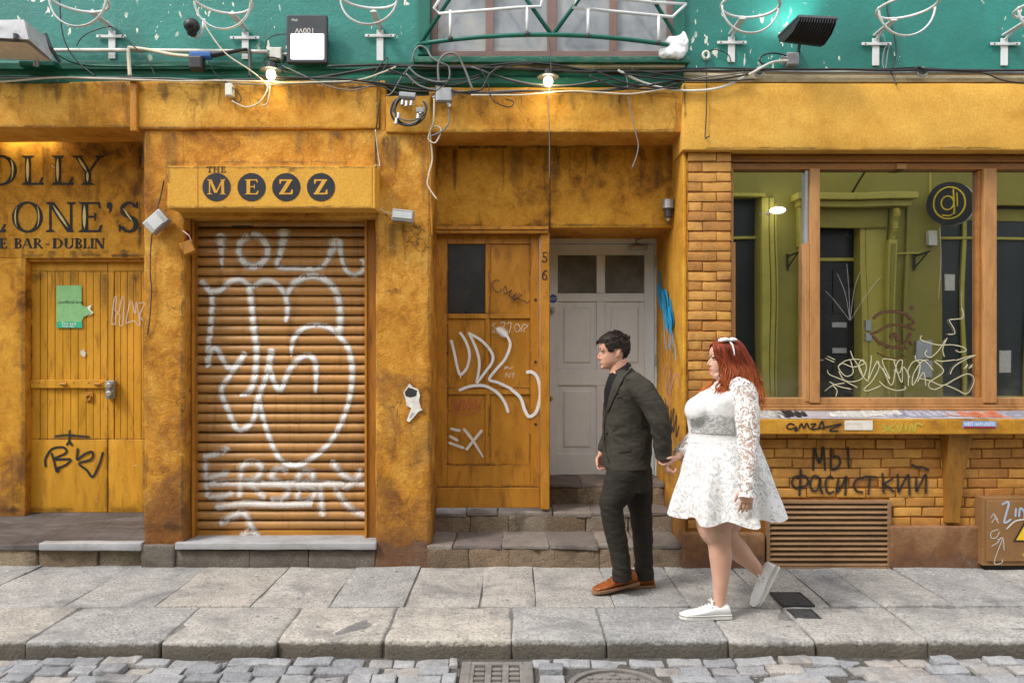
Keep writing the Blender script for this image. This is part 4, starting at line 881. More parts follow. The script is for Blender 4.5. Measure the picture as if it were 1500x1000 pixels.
part('head_block', MB().rbox(xf(1313), xf(1327), YF - .012, YF + .05, zf(248), zf(240), .003), M_frame, wf)
def window_glass():
    t = NT('reflecting_window_glass'); nt = t.t
    nm = t.node('ShaderNodeBump', None, Height=t.noise(t.scale(t.pos(), (1.1, 1, .45)), 1.3, 1, .3), Strength=.12, Distance=.035)
    g = t.node('ShaderNodeBsdfGlossy', None, Color=(.95, .97, .94, 1), Roughness=.012); nt.links.new(nm.outputs[0], g.inputs['Normal'])
    tr = t.node('ShaderNodeBsdfTransparent', None, Color=(.26, .30, .28, 1))
    ds = t.node('ShaderNodeBsdfDiffuse', None, Color=(.36, .36, .33, 1))
    m1 = t.node('ShaderNodeMixShader', None, Fac=.54); nt.links.new(tr.outputs[0], m1.inputs[1]); nt.links.new(g.outputs[0], m1.inputs[2])
    d = t.math('ADD', t.rng(t.noise(t.pos(), 2.2, 5, .6), .4, .8, .004, .03), t.math('MULTIPLY', t.rng(t.noise(t.pos(), 70, 2, .5), .69, .72), t.math('MULTIPLY', .5, t.rng(t.noise(t.pos(), 3.4, 2), .5, .6))))
    d = t.math('ADD', d, t.math('MULTIPLY', t.rng(t.sep(), 1.16, 1.50, .16, 0), t.rng(t.noise(t.scale(t.pos(), (1, 1, 3)), 4, 6, .65), .35, .7)))
    m2 = t.node('ShaderNodeMixShader', None, Fac=d); nt.links.new(m1.outputs[0], m2.inputs[1]); nt.links.new(ds.outputs[0], m2.inputs[2])
    nt.links.new(m2.outputs[0], t.out.inputs[0]); return t.m
M_glass = window_glass()
panes = []
for a, b, lab in ((1074, 1183, 'left pane'), (1199, 1438, 'middle pane, scrawled over'), (1457, 2040, 'right pane')):
    panes.append(part('pane', MB().box(xf(a), xf(b), YQ, YQ + .008, zf(585), zf(247)), M_glass, wf, lab))
room = MB().box(X(1060, YF), 6.6, 8.2, 8.3, -.05, 3.2).box(6.6, 6.7, 5.95, 8.2, -.05, 3.2).box(1.35, 1.45, 6.9, 8.2, -.05, 3.2).box(1.55, 1.6, 5.95, 6.9, -.05, 3.2).box(1.35, 6.6, 5.95, 8.2, 3.0, 3.1).box(1.35, 6.6, 5.90, 8.2, .3, .35)
part('dark_room', room, plain('dark_room_wall', (.025, .025, .025), .9), ws)
G = lambda pts: z3(pts, 1100, 420, 3.75)
cream = [(1.35, G(p)) for p in ([(405, 390), (460, 415)], [(415, 378), (465, 402)], [(420, 455), (430, 480), (500, 510), (560, 540), (585, 553)], [(402, 575), (450, 540), (515, 528)], [(430, 520), (480, 545), (552, 562)], [(465, 602), (472, 570), (450, 540)],
    [(475, 440), (520, 405), (590, 398), (620, 420), (560, 440), (500, 420), (480, 445), (520, 490), (560, 470), (545, 400)], [(480, 460), (510, 510), (560, 520), (610, 500), (632, 440), (610, 400), (590, 440), (620, 500), (645, 520)],
    [(545, 350), (560, 390), (600, 450), (610, 490)], [(660, 375), (655, 430), (640, 515)], [(640, 515), (690, 410), (700, 450), (660, 520), (620, 560), (640, 570), (715, 540)], [(690, 410), (740, 480), (760, 500), (720, 400), (800, 405)],
    [(720, 440), (770, 540), (800, 420), (830, 405), (815, 470), (780, 455)], [(780, 400), (825, 525), (832, 440), (860, 480), (862, 545)], [(700, 515), (740, 550), (800, 568), (845, 560), (842, 545)],
    [(870, 500), (860, 460), (890, 410), (925, 420), (915, 490), (885, 540), (890, 480), (935, 410), (975, 400)], [(910, 525), (945, 470), (958, 545)], [(900, 375), (905, 400), (950, 405), (1000, 460)],
    [(935, 265), (930, 290), (985, 310), (1040, 320), (1100, 318), (1160, 330), (1178, 350), (1140, 358), (1122, 345)], [(1060, 385), (1050, 340), (1075, 278)], [(965, 345), (952, 370), (985, 385), (1030, 345), (1065, 290)],
    [(1010, 402), (1050, 408), (1120, 400)], [(1120, 405), (1180, 385), (1230, 375), (1170, 400), (1110, 440), (1090, 480)], [(915, 500), (980, 515), (1050, 540), (1120, 505), (1180, 478), (1215, 490), (1218, 530), (1180, 585), (1120, 560), (1060, 535)],
    [(1060, 535), (1010, 562), (975, 550), (980, 520), (1040, 480), (1050, 450), (1000, 405)], [(1165, 450), (1185, 425), (1175, 445)], [(1190, 450), (1212, 425), (1200, 445)],
    [(1075, 260), (1112, 258), (1110, 230), (1085, 185), (1110, 178), (1155, 172), (1160, 140), (1150, 115)])]
graf(panes[1], M_mk_cream, YF + .06, cream, 'tangled cream marker scrawl', soft=.2, lift=.002)
eye = [(6, [(670, 178), (710, 145), (780, 135), (850, 150), (880, 185)]), (5, [(655, 262), (700, 245), (760, 212), (830, 212), (900, 238)]), (6, [(668, 268), (715, 312), (790, 332), (845, 312), (880, 250)]), (8, [(765, 285), (790, 262), (812, 285), (790, 285)]), (9, [(875, 122), (895, 112)]), (3, [(690, 362), (770, 392), (852, 380)]), (4, [(850, 150), (895, 190), (885, 205)]), (4, [(700, 320), (720, 300)]), (4, [(845, 330), (862, 345)]), (3, [(815, 330), (825, 348)]), (3, [(745, 340), (750, 322)]), (5, [(860, 215), (885, 205)]), (4, [(870, 300), (890, 320)])]
graf(panes[1], M_mk_brown, YF + .06, [(w * .8, G(p)) for w, p in eye], 'brown stencilled eye', soft=.3, lift=.004)
scr = [(.35, [(p[0], p[1]) for p in q]) for q in ([(1245, 470), (1238, 430), (1226, 400)], [(1245, 470), (1252, 420), (1262, 395)], [(1245, 470), (1270, 430), (1290, 405)], [(1245, 470), (1243, 420), (1240, 385)], [(1245, 470), (1222, 440), (1208, 425)], [(1376, 330), (1378, 380), (1374, 440)], [(1407, 425), (1408, 452)])]
graf(panes[1], M_sp_thin, YF + .06, scr, 'fine scratches', soft=.2, lift=.003)
# stickers and the writing on the brick
sk = thing('sill_sticker', 'white paper sticker with faint print on the yellow sill edge', 'sticker', P(1257, 628, 5.49))
part('paper', MB().box(X(1237, 5.5), X(1278, 5.5), 5.4955, 5.499, Z(629.5, 5.5), Z(615.5, 5.5)), plain('sticker_paper', (.70, .66, .60), .6), sk)
part('print', text_mb('IRISH STREETS', .017, (X(1239, 5.5), 5.4948, Z(622, 5.5))), plain('faint_print', (.55, .40, .36), .7), sk)
k2 = thing('football_sticker', 'blue and claret sticker with pale lettering on the yellow sill edge', 'sticker', P(1434, 627, 5.49))
part('paper', MB().box(X(1410, 5.5), X(1459, 5.5), 5.4955, 5.499, Z(626.5, 5.5), Z(616.5, 5.5)), plain('sticker_light_blue', (.22, .36, .62), .5), k2)
part('band', MB().box(X(1411, 5.5), X(1458, 5.5), 5.495, 5.498, Z(626.4, 5.5), Z(624, 5.5)), plain('sticker_claret', (.30, .03, .07), .5), k2)
part('print', text_mb('WEST HAM UNITD', .036, (X(1411.5, 5.5), 5.4945, Z(623.4, 5.5)), sx=.70), plain('print_white', (.85, .86, .9), .6), k2)
H = lambda pts: z3(pts, 1100, 600, 3.75)
cyr = [[(340, 335), (343, 270), (347, 210), (362, 260), (375, 290), (388, 240), (395, 205), (402, 270), (405, 335)], [(440, 205), (438, 260), (440, 322), (470, 318), (488, 290), (478, 258), (445, 255)], [(530, 200), (533, 260), (536, 320)],
       [(272, 320), (268, 400), (264, 475)], [(268, 362), (235, 370), (222, 400), (240, 425), (268, 425), (300, 415), (312, 388), (295, 362), (268, 362)],
       [(375, 372), (345, 362), (325, 395), (330, 435), (360, 440), (375, 400), (378, 370), (378, 420), (390, 462)], [(452, 378), (430, 365), (408, 395), (412, 440), (432, 456), (455, 445)], [(480, 370), (472, 415), (470, 452), (500, 410), (522, 365), (518, 420), (515, 472)],
       [(618, 372), (580, 380), (562, 415), (580, 445), (615, 450)], [(612, 368), (650, 366), (692, 370)], [(652, 370), (645, 420), (640, 468)], [(718, 342), (722, 400), (724, 458)], [(778, 372), (750, 392), (726, 408), (755, 425), (785, 450)],
       [(802, 348), (803, 400), (806, 448), (832, 400), (860, 355), (865, 410), (867, 470)], [(905, 365), (902, 410), (905, 445), (930, 400), (955, 355), (957, 410), (956, 460)], [(878, 300), (905, 312), (940, 315), (975, 332)]]
graf(bw, spray('soft_black_spray', (.014, .013, .013), .92, .5), YW, [(4., H(p)) for p in cyr], 'black sprayed Cyrillic words', lift=.006, soft=.55, k=9)
cabt = thing('service_cabinet', 'brown metal service cabinet with scrawls and a hazard triangle at the right edge', 'cabinet', (X(1480, 5.55), 5.6, .03))
yc = 5.54
part('body', MB().rbox(X(1441, yc), 4.05, yc + .012, YW - .012, Z(829, yc), Z(729, yc), .005), M_cab, cabt)
part('door', MB().rbox(X(1446, yc), 4.04, yc, yc + .014, Z(822, yc), Z(733, yc), .004), M_cab, cabt)
part('foot', MB().box(X(1446, yc), 4.04, yc + .03, yc + .1, .0, Z(829, yc) + .001), M_dark, cabt)
part('hazard_sign', MB().prism([(X(1485, yc), Z(792, yc)), (X(1531, yc), Z(792, yc)), (X(1508, yc), Z(752, yc))], yc - .003, yc - .0005), plain('hazard_yellow', (.75, .50, .02), .5), cabt)
for q in ([(1484, 792.5), (1532, 792.5), (1531, 790.5), (1487, 790.5)], [(1484, 792.5), (1487, 791), (1509, 753), (1508, 750.5)], [(1532, 792.5), (1529, 791), (1507, 753), (1508, 750.5)], [(1509, 764), (1503, 777), (1507, 777), (1502, 788), (1514, 774), (1509, 774), (1513, 764)]):
    part('hazard_mark', MB().prism([(X(a, yc), Z(b, yc)) for a, b in q], yc - .0048 - .0002 * R.random(), yc - .001), M_dark, cabt)
graf(cabt, M_sp_thin, yc, [(1.6, H(p)) for p in ([(1320, 620), (1340, 590), (1332, 568), (1358, 605)], [(1332, 568), (1312, 598)], [(1340, 590), (1362, 625)], [(1360, 655), (1320, 670), (1318, 700), (1345, 700), (1365, 668)], [(1318, 748), (1350, 730), (1380, 700), (1390, 775)], [(1380, 700), (1350, 712)], [(1380, 705), (1335, 835), (1375, 838), (1378, 818)])], 'thin chalky arrows', lift=.002)
graf(cabt, spray('light_blue_marker', (.45, .55, .68), .85, .3), yc, [(3.4, H(p)) for p in ([(1375, 520), (1415, 510), (1390, 615), (1430, 598)], [(1455, 535), (1450, 590)], [(1470, 590), (1478, 540), (1500, 560), (1500, 595)], [(1520, 530), (1515, 590), (1535, 605)])] , 'pale blue tag', lift=.003)
graf(cabt, M_mk_white, yc, [(2.4, H([(1400, 655), (1450, 610), (1510, 600)]))], 'white underline', lift=.004)
graf(cabt, M_mk_yel, yc, [(3, H([(1490, 785), (1500, 800), (1520, 790)]))], 'yellow dab', lift=.003)

# ------------------------------------------------------------------ green upper wall with the window over the entrance
YU = 5.72
gw = thing('green_upper_wall', 'teal green rendered upper wall with splashes of pale paint', 'wall', (0, YU, 3.4))
wx0, wx1, wz0 = X(631, YU), X(988, YU), Z(83, YU)
up = MB().rbox(-6.6, wx0, YU, YU + .25, 3.42, 4.75, .004, .12, .004, 4, 50).rbox(wx1, 6.6, YU, YU + .25, 3.42, 4.75, .004, .12, .004, 4, 51).rbox(wx0 - .004, wx1 + .004, YU + .002, YU + .25, 3.42, wz0 + .002, .004, .12, .004, 4, 52)
part('wall', up, M_green, gw, smooth=True)
prof = [(YU + .03, Z(90, YU)), (YU - .01, Z(90, YU)), (YU - .02, Z(93, YU)), (YU - .045, Z(96, YU)), (YU - .045, Z(104, YU)), (YU - .03, Z(106, YU)), (YU - .025, Z(112, YU)), (YU - .06, Z(118, YU)), (YU - .06, Z(126, YU)), (YU - .04, Z(130, YU)), (YU + .03, Z(137, YU))]
part('cornice', MB().prism(prof, -6.6, X(1000, YU), 'yz'), M_greendk, gw)
part('cornice', MB().prism([(YU + .03, Z(103, YU)), (YU - .02, Z(104, YU)), (YU - .02, Z(110, YU)), (YU - .035, Z(112, YU)), (YU - .035, Z(118, YU)), (YU - .06, Z(119, YU)), (YU - .06, Z(124, YU)), (YU + .03, Z(126, YU))], X(1000, YU) + .002, 6.6, 'yz'), M_cream, gw, 'weathered cream strip')
uw = part('upper_window', MB().rbox(wx0, wx0 + .045, YU + .02, YU + .12, wz0, 4.75, .004).rbox(wx1 - .045, wx1, YU + .02, YU + .12, wz0, 4.75, .004).rbox(wx0 + .045, wx1 - .045, YU + .022, YU + .12, wz0, Z(73, YU), .004), M_brown, gw)
for a, b in ((711, 723), (802, 816), (894, 905)): part('mullion', MB().rbox(X(a, YU), X(b, YU), YU + .03, YU + .12, Z(73, YU) + .001, 4.75, .004), M_brown, uw)
def milky():
    t = NT('milky_pane'); n = t.noise(t.scale(t.pos(), (1, 1, .6)), 3.2, 5, .6, .5); c = t.ramp(n, [(.32, (.15, .165, .185)), (.5, (.27, .285, .30)), (.68, (.36, .35, .33))])
    return t.fin(c, .12)
M_milk = milky()
for a, b, tl in ((638, 711, 'dusty pale pane'), (723, 802, None), (816, 894, None), (905, 982, None)): part('pane', MB().box(X(a, YU), X(b, YU), YU + .06, YU + .07, Z(74, YU), 4.74), M_milk, uw)
part('jamb_strip', MB().rbox(X(612, 5.7), wx0 - .001, 5.685, YU + .05, Z(83, YU), 4.75, .006), M_truss, gw)
part('jamb_strip', MB().rbox(wx1 + .001, X(1003, 5.7), 5.685, YU + .05, Z(83, YU), 4.75, .006), M_truss, gw)
part('window_sill', MB().rbox(X(606, 5.62), X(1010, 5.62), 5.60, YU + .03, Z(93, 5.62), Z(84, 5.62), .006, .05, .005, 9, 53), M_greensill, gw, smooth=True)
part('sill_fillet', MB().rbox(X(612, 5.65), X(1003, 5.65), 5.635, YU + .03, Z(97.5, 5.62), Z(93, 5.62), .004), M_cream, gw)
# curved steel guard in front of the window
gu = thing('window_guard', 'curved green steel guard with diagonals and white rails before the upper window', 'guard', (.3, 5.5, 3.65))
def bow(px): 
    t = (px - 614) / (1002 - 614); return YW - .03 - .20 * (4 * t * (1 - t))
def bz(px): t = (px - 614) / (1002 - 614); return Z(67 + 5 * t, YW)
def gp(px, py): return P(px, py, bow(px))
def rail_(name, pts, r, m, sub=6):
    return part(name, MB().tube(pts, r, 8), m, gu, smooth=True)
rail_('bottom_rail', [(X(p, bow(p)), bow(p), bz(p)) for p in frange(614, 1002, 22)], (.016), M_truss)
rail_('top_rail', [(X(p, bow(p)), bow(p), bz(p) + .80) for p in frange(614, 1002, 22)], (.016), M_truss)
zhi = bz(614) + .80
def diag(p0, p1): 
    a = Vector((X(p0, bow(p0)), bow(p0), bz(p0))); b = Vector((X(p1, bow(p1)), bow(p1), bz(p1) + .80)); rail_('diagonal', [a, b], .014, M_truss)
diag(616, 735); diag(808, 690); diag(810, 928); diag(1000, 885)
for pts in ([(648, -4), (636, 14), (644, 22), (700, 18), (760, 13), (792, 12), (795, -4)], [(851, -10), (838, 13), (900, 19), (984, 27), (1004, 8)], [(1004, 8), (960, 6), (925, 2), (890, 0)]):
    rail_('white_rail', [gp(*p) + Vector((0, -.02, 0)) for p in pts], .011, M_white)
for a, y0, y1 in ((660, 17, 60), (772, 11, 53), (861, 16, 56), (964, 26, 66)):
    rail_('upright', [gp(a, y0) + Vector((0, -.02, 0)), gp(a, y1) + Vector((0, -.02, 0))], .010, M_white)
    part('clamp', MB().ell(gp(a, y1 - 2) + Vector((0, -.02, 0)), .018, .018, .018, 8, 6), M_dgrey, gu)
for p in (614, 1002): rail_('wall_stay', [(X(p, YW - .03), YW - .03, bz(p)), (X(p, YW - .03), YU + .01, bz(p))], .018, M_truss)
bag = MB(); bc = P(986, 66, 5.60)
bag.ell(bc + Vector((-.045, .0, -.055)), .085, .06, .055, 18, 11).ell(bc + Vector((.045, .0, .005)), .075, .055, .105, 16, 11).ell(bc + Vector((-.01, 0, .02)), .06, .05, .075, 14, 9).ell(bc + Vector((.075, 0, .085)), .03, .02, .05, 12, 9)
bag.v = [tuple(bc + (Vector(v) - bc) * .86 + Vector((.004, 0, -.014))) for v in bag.v]
bg_ = remesh(bag, .011, 3, .5, lambda v, n: .018 * nz(v, 15) + .008 * nz(v, 40))
solo('plastic_bag', bg_, plain('white_plastic_bag', (.78, .79, .80), .35), 'crumpled white plastic bag on the green sill at the right end of the guard', 'bag', smooth=True)

# ------------------------------------------------------------------ run-off below ledges, and dark lines drawn along edges and joints for contrast
M_stain_edge = spray('brown_stain_and_edge', (.075, .034, .012), .30, 1.3); M_stain_edge2 = spray('black_stain_and_edge', (.022, .018, .012), .40, 1.3)
def stains_and_edges(parent, Y, drips=(), edges=(), lift=.010, name='stain_and_edge'):
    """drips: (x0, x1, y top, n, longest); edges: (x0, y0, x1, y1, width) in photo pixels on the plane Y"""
    for m_, k_ in ((M_stain_edge, 0), (M_stain_edge2, 1)):
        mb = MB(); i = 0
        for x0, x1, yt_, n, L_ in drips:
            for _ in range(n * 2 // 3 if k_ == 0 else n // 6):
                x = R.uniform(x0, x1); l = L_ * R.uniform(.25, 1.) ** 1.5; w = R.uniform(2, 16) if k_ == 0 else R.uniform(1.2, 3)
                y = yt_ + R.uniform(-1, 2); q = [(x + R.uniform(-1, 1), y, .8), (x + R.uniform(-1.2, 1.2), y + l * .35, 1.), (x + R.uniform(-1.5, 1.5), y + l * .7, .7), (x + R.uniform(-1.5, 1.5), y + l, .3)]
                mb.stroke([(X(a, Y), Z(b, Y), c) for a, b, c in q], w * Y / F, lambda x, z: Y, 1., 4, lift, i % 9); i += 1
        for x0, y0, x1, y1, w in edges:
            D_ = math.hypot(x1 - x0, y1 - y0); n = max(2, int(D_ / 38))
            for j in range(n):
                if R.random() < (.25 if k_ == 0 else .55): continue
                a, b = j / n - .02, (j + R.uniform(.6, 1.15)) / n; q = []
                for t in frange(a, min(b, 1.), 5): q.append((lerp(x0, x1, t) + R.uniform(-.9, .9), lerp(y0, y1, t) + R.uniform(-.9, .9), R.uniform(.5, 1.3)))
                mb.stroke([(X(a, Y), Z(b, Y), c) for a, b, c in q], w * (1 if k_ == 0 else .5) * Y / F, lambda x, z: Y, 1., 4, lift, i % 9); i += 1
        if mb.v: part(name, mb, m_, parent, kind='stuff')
stains_and_edges(be, YR, [(0, 205, 214, 10, 60), (40, 210, 366, 22, 14)], [(34, 372, 34, 750, 7), (0, 745, 30, 745, 14), (36, 374, 210, 374, 8), (205, 220, 205, 372, 8), (2, 700, 30, 735, 18)], .006)
stains_and_edges(be, YW, [(0, 190, 121, 26, 34)], [(0, 185, 192, 185, 3), (0, 122, 190, 122, 4), (187, 122, 187, 186, 4)], .009)
stains_and_edges(be, YD, [(48, 205, 398, 14, 60)], [(46, 746, 205, 746, 8), (157, 655, 157, 745, 7), (47, 400, 47, 640, 5), (60, 642, 205, 642, 2.5), (158, 390, 158, 640, 2.5)], .007)
stains_and_edges(sh, YW, [(215, 268, 192, 10, 90), (556, 628, 198, 14, 110), (275, 545, 192, 14, 40), (560, 600, 326, 6, 60)], [(212, 200, 212, 790, 4), (268, 330, 268, 790, 6), (553, 200, 553, 800, 4), (628, 200, 628, 820, 4), (250, 238, 545, 238, 5), (215, 770, 268, 770, 16), (552, 700, 628, 720, 22), (215, 640, 265, 700, 16)], .012)
stains_and_edges(sh, YW - .025, [(200, 555, 123, 40, 40)], [(200, 187.5, 555, 187.5, 3), (200, 124, 555, 124, 5), (203, 125, 203, 186, 4), (553, 125, 553, 186, 4)], .010)
stains_and_edges(sg, YB, [(340, 545, 244, 5, 20)], [(247, 245, 543, 245, 2.5), (247, 303, 543, 303, 2.5), (247, 245, 247, 303, 3)], .0015)
stains_and_edges(er, YW, [(632, 990, 137, 34, 40)], [(632, 191, 992, 191, 3), (632, 138, 992, 138, 4), (990, 140, 990, 190, 5)], .009)
stains_and_edges(er, YP, [(640, 985, 216, 26, 70)], [(637, 218, 637, 330, 9), (640, 330, 985, 330, 4), (980, 218, 980, 330, 10), (640, 216, 985, 216, 6)], .006)
stains_and_edges(od, YO, [], [(655, 458, 777, 458, 3), (655, 568, 777, 568, 3), (655, 680, 777, 680, 4), (656, 360, 656, 680, 3), (716.5, 360, 716.5, 680, 2.5), (776, 360, 776, 680, 3), (640, 712, 788, 712, 3), (637, 350, 637, 710, 4), (640, 738, 790, 738, 6)], .0035)
stains_and_edges(ws, 5.60, [], [(1004, 217, 1500, 217, 3), (1003, 125, 1003, 216, 4)], .005)
# ------------------------------------------------------------------ basket brackets on the green wall
def bracket(tx, ty0, ty1, label, rot=0.):
    t = thing('basket_bracket', label, 'bracket', (X(tx, YU), YU, Z(ty1, YU)), 'empty flower basket brackets along the green wall')
    x = X(tx, YU); z0, z1 = Z(ty1, YU), Z(ty0, YU)
    part('plate', MB().rbox(x - .024, x + .024, YU - .014, YU - .001, z0, z1, .002), M_white, t)
    part('crossbar', MB().rbox(x - .105, x + .105, YU - .026, YU - .0145, z1 - .055, z1 - .035, .002), M_white, t)
    yr = YU - .46; zr = z1 + .035; rr = .186
    part('arm', MB().tube([(x, YU - .02, z1 - .01), (x, YU - .15, z1 + .02), (x, yr + rr - .004, zr)], (.009), 6).rbox(x - .022, x + .022, yr + rr - .01, YU - .01, zr - .02, zr - .008, .003), M_white, t)
    part('hoop', MB().tube([(x + rr * cos(a), yr + rr * sin(a), zr + .012 * cos(a + tx)) for a in frange(0, 2 * pi, 41)], .0095, 8, False), M_white, t, smooth=True)
    part('lower_bow', MB().tube([(x + rr * cos(a), yr + rot * sin(a), zr - rr * .98 * sin(a)) for a in frange(0, pi, 23)], [(.013, .006)] * 23, 8), M_white, t, smooth=True)
    for sx in (-1, 1): part('rivet', MB().ell((x + sx * .08, YU - .027, z1 - .045), .006, .004, .006, 8, 5), M_dgrey, t)
bracket(165, 46, 87, 'white basket bracket above the large old floodlight, leftmost')
bracket(360, 48, 88, 'white basket bracket left of the lit square lamp, second from left', .02)
bracket(557, 45, 90, 'white basket bracket between the lit square lamp and the window guard', -.02)
bracket(1071, 55, 92, 'white basket bracket just right of the window with the plastic bag')
bracket(1282, 57, 97, 'white basket bracket right of the black finned floodlight', .02)
bracket(1470, 57, 97, 'white basket bracket cut by the right edge of the picture')

# ------------------------------------------------------------------ lamps
fl1 = thing('floodlight', 'big old grey floodlight tilted down at the top left corner', 'floodlight', P(30, 80, 5.3))
def q3(px, py, y): return P(px, py, y)
M_oldgrey = painted('weathered_lamp_housing', (.40, .40, .42), .45, .3, .7, bump=.15, dirt=(.13, .12, .11), sc=7)
hb = MB().add([q3(-60, 52, 5.18), q3(42, 58, 5.18), q3(78, 90, 5.50), q3(-60, 84, 5.50), q3(-60, 30, 5.20), q3(35, 29, 5.20), q3(70, 56, 5.52), q3(-60, 50, 5.56)],
              [(3, 2, 1, 0), (4, 5, 6, 7), (0, 1, 5, 4), (1, 2, 6, 5), (2, 3, 7, 6), (3, 0, 4, 7)])
part('housing', hb, M_oldgrey, fl1)
part('lens', MB().add([q3(-50, 56.5, 5.20), q3(40, 61, 5.20), q3(72, 87, 5.46), q3(-50, 83, 5.46)], [(0, 1, 2, 3)]).add([q3(-50, 58.5, 5.20), q3(40, 63, 5.20), q3(72, 89, 5.46), q3(-50, 85, 5.46)], [(3, 2, 1, 0)]), plain('dirty_lens', (.62, .60, .55), .25), fl1)
part('side_arm', MB().tube([q3(66, 50, 5.5), q3(74, 70, 5.5), q3(88, 92, 5.55)], .014, 8), M_dgrey, fl1)
part('catch', MB().tube([q3(23, 50, 5.17), q3(23, 58, 5.17)], .016, 8), M_dgrey, fl1)
part('mount', MB().rbox(X(30, 5.64), X(82, 5.64), 5.62, YU, Z(98, 5.64), Z(90, 5.64), .006), M_greendk, fl1)
part('gland', MB().tube([q3(53, 88, 5.56), q3(53, 97, 5.58)], .018, 8), M_galv, fl1)
lt = thing('led_floodlight', 'lit square white flood lamp in a black frame with upside-down wattage print', 'floodlight', P(449, 92, 5.6))
yl_ = 5.60
part('frame', MB().rbox(X(419.5, yl_), X(479, yl_), yl_, yl_ + .05, Z(92, yl_), Z(22, yl_), .008), painted('dark_lamp_frame', (.045, .05, .055), .4, .2, .2, bump=.05), lt)
part('lens', MB().rbox(X(426, yl_), X(474.5, yl_), yl_ - .006, yl_ + .01, Z(87, yl_), Z(50, yl_), .02, .1), glow('led_white', (1, 1, 1), 3.0), lt)
part('print', text_mb('100W', .055, (X(461, yl_), yl_ - .0012, Z(41.5, yl_)), (-1, 0, 0), (0, 0, -1)), M_pvc, lt)
part('print', text_mb('IP66', .025, (X(436, yl_), yl_ - .0012, Z(28, yl_)), (-1, 0, 0), (0, 0, -1)), M_pvc, lt)
for s in (421, 477): part('bracket', MB().rbox(X(s, 5.65) - .008, X(s, 5.65) + .008, yl_ + .05, YU, Z(62, 5.65), Z(56, 5.65), .002), M_dgrey, lt)
ff = thing('finned_floodlight', 'black finned floodlight pointing up beside the right brackets, lighting the wall', 'floodlight', P(1185, 70, 5.5))
fa, fb, fc, fd = q3(1139, 55, 5.52), q3(1170, 25, 5.34), q3(1228, 28, 5.34), q3(1201, 63, 5.52)
n_ = (fb - fa).cross(fd - fa).normalized()
if n_.y < 0: n_ = -n_
part('front_plate', MB().add([fa, fb, fc, fd, fa + n_ * .02, fb + n_ * .02, fc + n_ * .02, fd + n_ * .02], [(3, 2, 1, 0), (4, 5, 6, 7), (0, 1, 5, 4), (1, 2, 6, 5), (2, 3, 7, 6), (3, 0, 4, 7)]), M_dgrey, ff)
for i in range(15):
    t = (i + .5) / 15; e = .010; u = (fd - fa); a0, b0 = fa + u * (t - .02), fb + (fc - fb) * (t - .02); w = u * .04
    prof_ = [(.0, .0), (.06, .055), (.3, .085), (.7, .075), (.95, .03), (1., .0)]
    vs = [a0.lerp(b0, p) - n_ * d for p, d in prof_]; vs2 = [v + w * .55 for v in vs]; k = len(vs)
    part('fin', MB().add(vs + vs2, [tuple(range(k)), tuple(range(2 * k - 1, k - 1, -1))] + [(j, j + k, (j + 1) % k + k, (j + 1) % k) for j in range(k)]), M_black, ff)
part('bracket', MB().tube([q3(1172, 60, 5.54), q3(1170, 72, 5.64), q3(1170, 76, YU)], .012, 6), M_dgrey, ff)
up_l = bpy.data.lights.new('wall_wash', 'SPOT'); up_l.energy = 12; up_l.spot_size = radians(110); up_l.spot_blend = .8; up_l.shadow_soft_size = .08; up_l.color = (.9, 1, .98)
up_o = bpy.data.objects.new('wall_wash', up_l); COL.objects.link(up_o); up_o.location = (fa + fc) / 2 + n_ * .05; up_o.parent = None
up_o.rotation_euler = Vector((-.25, .62, .75)).to_track_quat('-Z', 'Y').to_euler()
def bulb(px, py, label, Y=5.55, en=6., hood=True):
    t = thing('bulb_lamp', label, 'lamp', P(px, py, Y), 'small lit bulbs under the green cornice')
    c = P(px, py, Y)
    part('holder', MB().lathe([(.012, .075), (.03, .07), (.034, .03), (.022, .018)], c, (0, 0, 1), 14), M_black, t)
    part('shade', MB().lathe([(.022, .03), (.070, .026), (.078, .018), (.075, .016), (.022, .024)], c, (0, 0, 1), 20), M_dgrey, t)
    part('bulb', MB().ell(c + Vector((0, 0, -.012)), .032, .032, .036, 14, 10), glow('warm_bulb', (1., .86, .50), 12), t, smooth=True)
    part('stalk', MB().tube([c + Vector((0, 0, .07)), c + Vector((0, .08, .09)), c + Vector((0, .17, .085))], .010, 6), M_black, t)
    l = bpy.data.lights.new('bulb_light', 'POINT'); l.energy = en; l.color = (1, .78, .36); l.shadow_soft_size = .04
    o = bpy.data.objects.new('bulb_light', l); COL.objects.link(o); o.location = c + Vector((0, -.05, -.06))
bulb(397, 107, 'small lit warm bulb under the cornice above the sign with roundels', en=.9)
bulb(803, 117, 'small lit warm bulb under the cornice below the upper window', en=1.4)
lh = thing('lamp_holder', 'small unlit grey lamp holder hanging on the wall right of the grey door', 'lamp', P(979, 322, 6.0))
c = P(979, 322, 5.98)
part('cap', MB().lathe([(.01, .155), (.045, .15), (.048, .085), (.03, .08)], c, (0, 0, 1), 14), M_grey, lh)
part('socket', MB().lathe([(.032, .08), (.030, .02), (.022, .015)], c, (0, 0, 1), 14), M_dgrey, lh)
part('tip', MB().ell(c + Vector((0, 0, .01)), .016, .016, .024, 10, 7), M_cream, lh)
part('base', MB().rbox(c.x - .03, c.x + .03, c.y + .03, 6.065, c.z + .09, c.z + .15, .005), M_dgrey, lh)
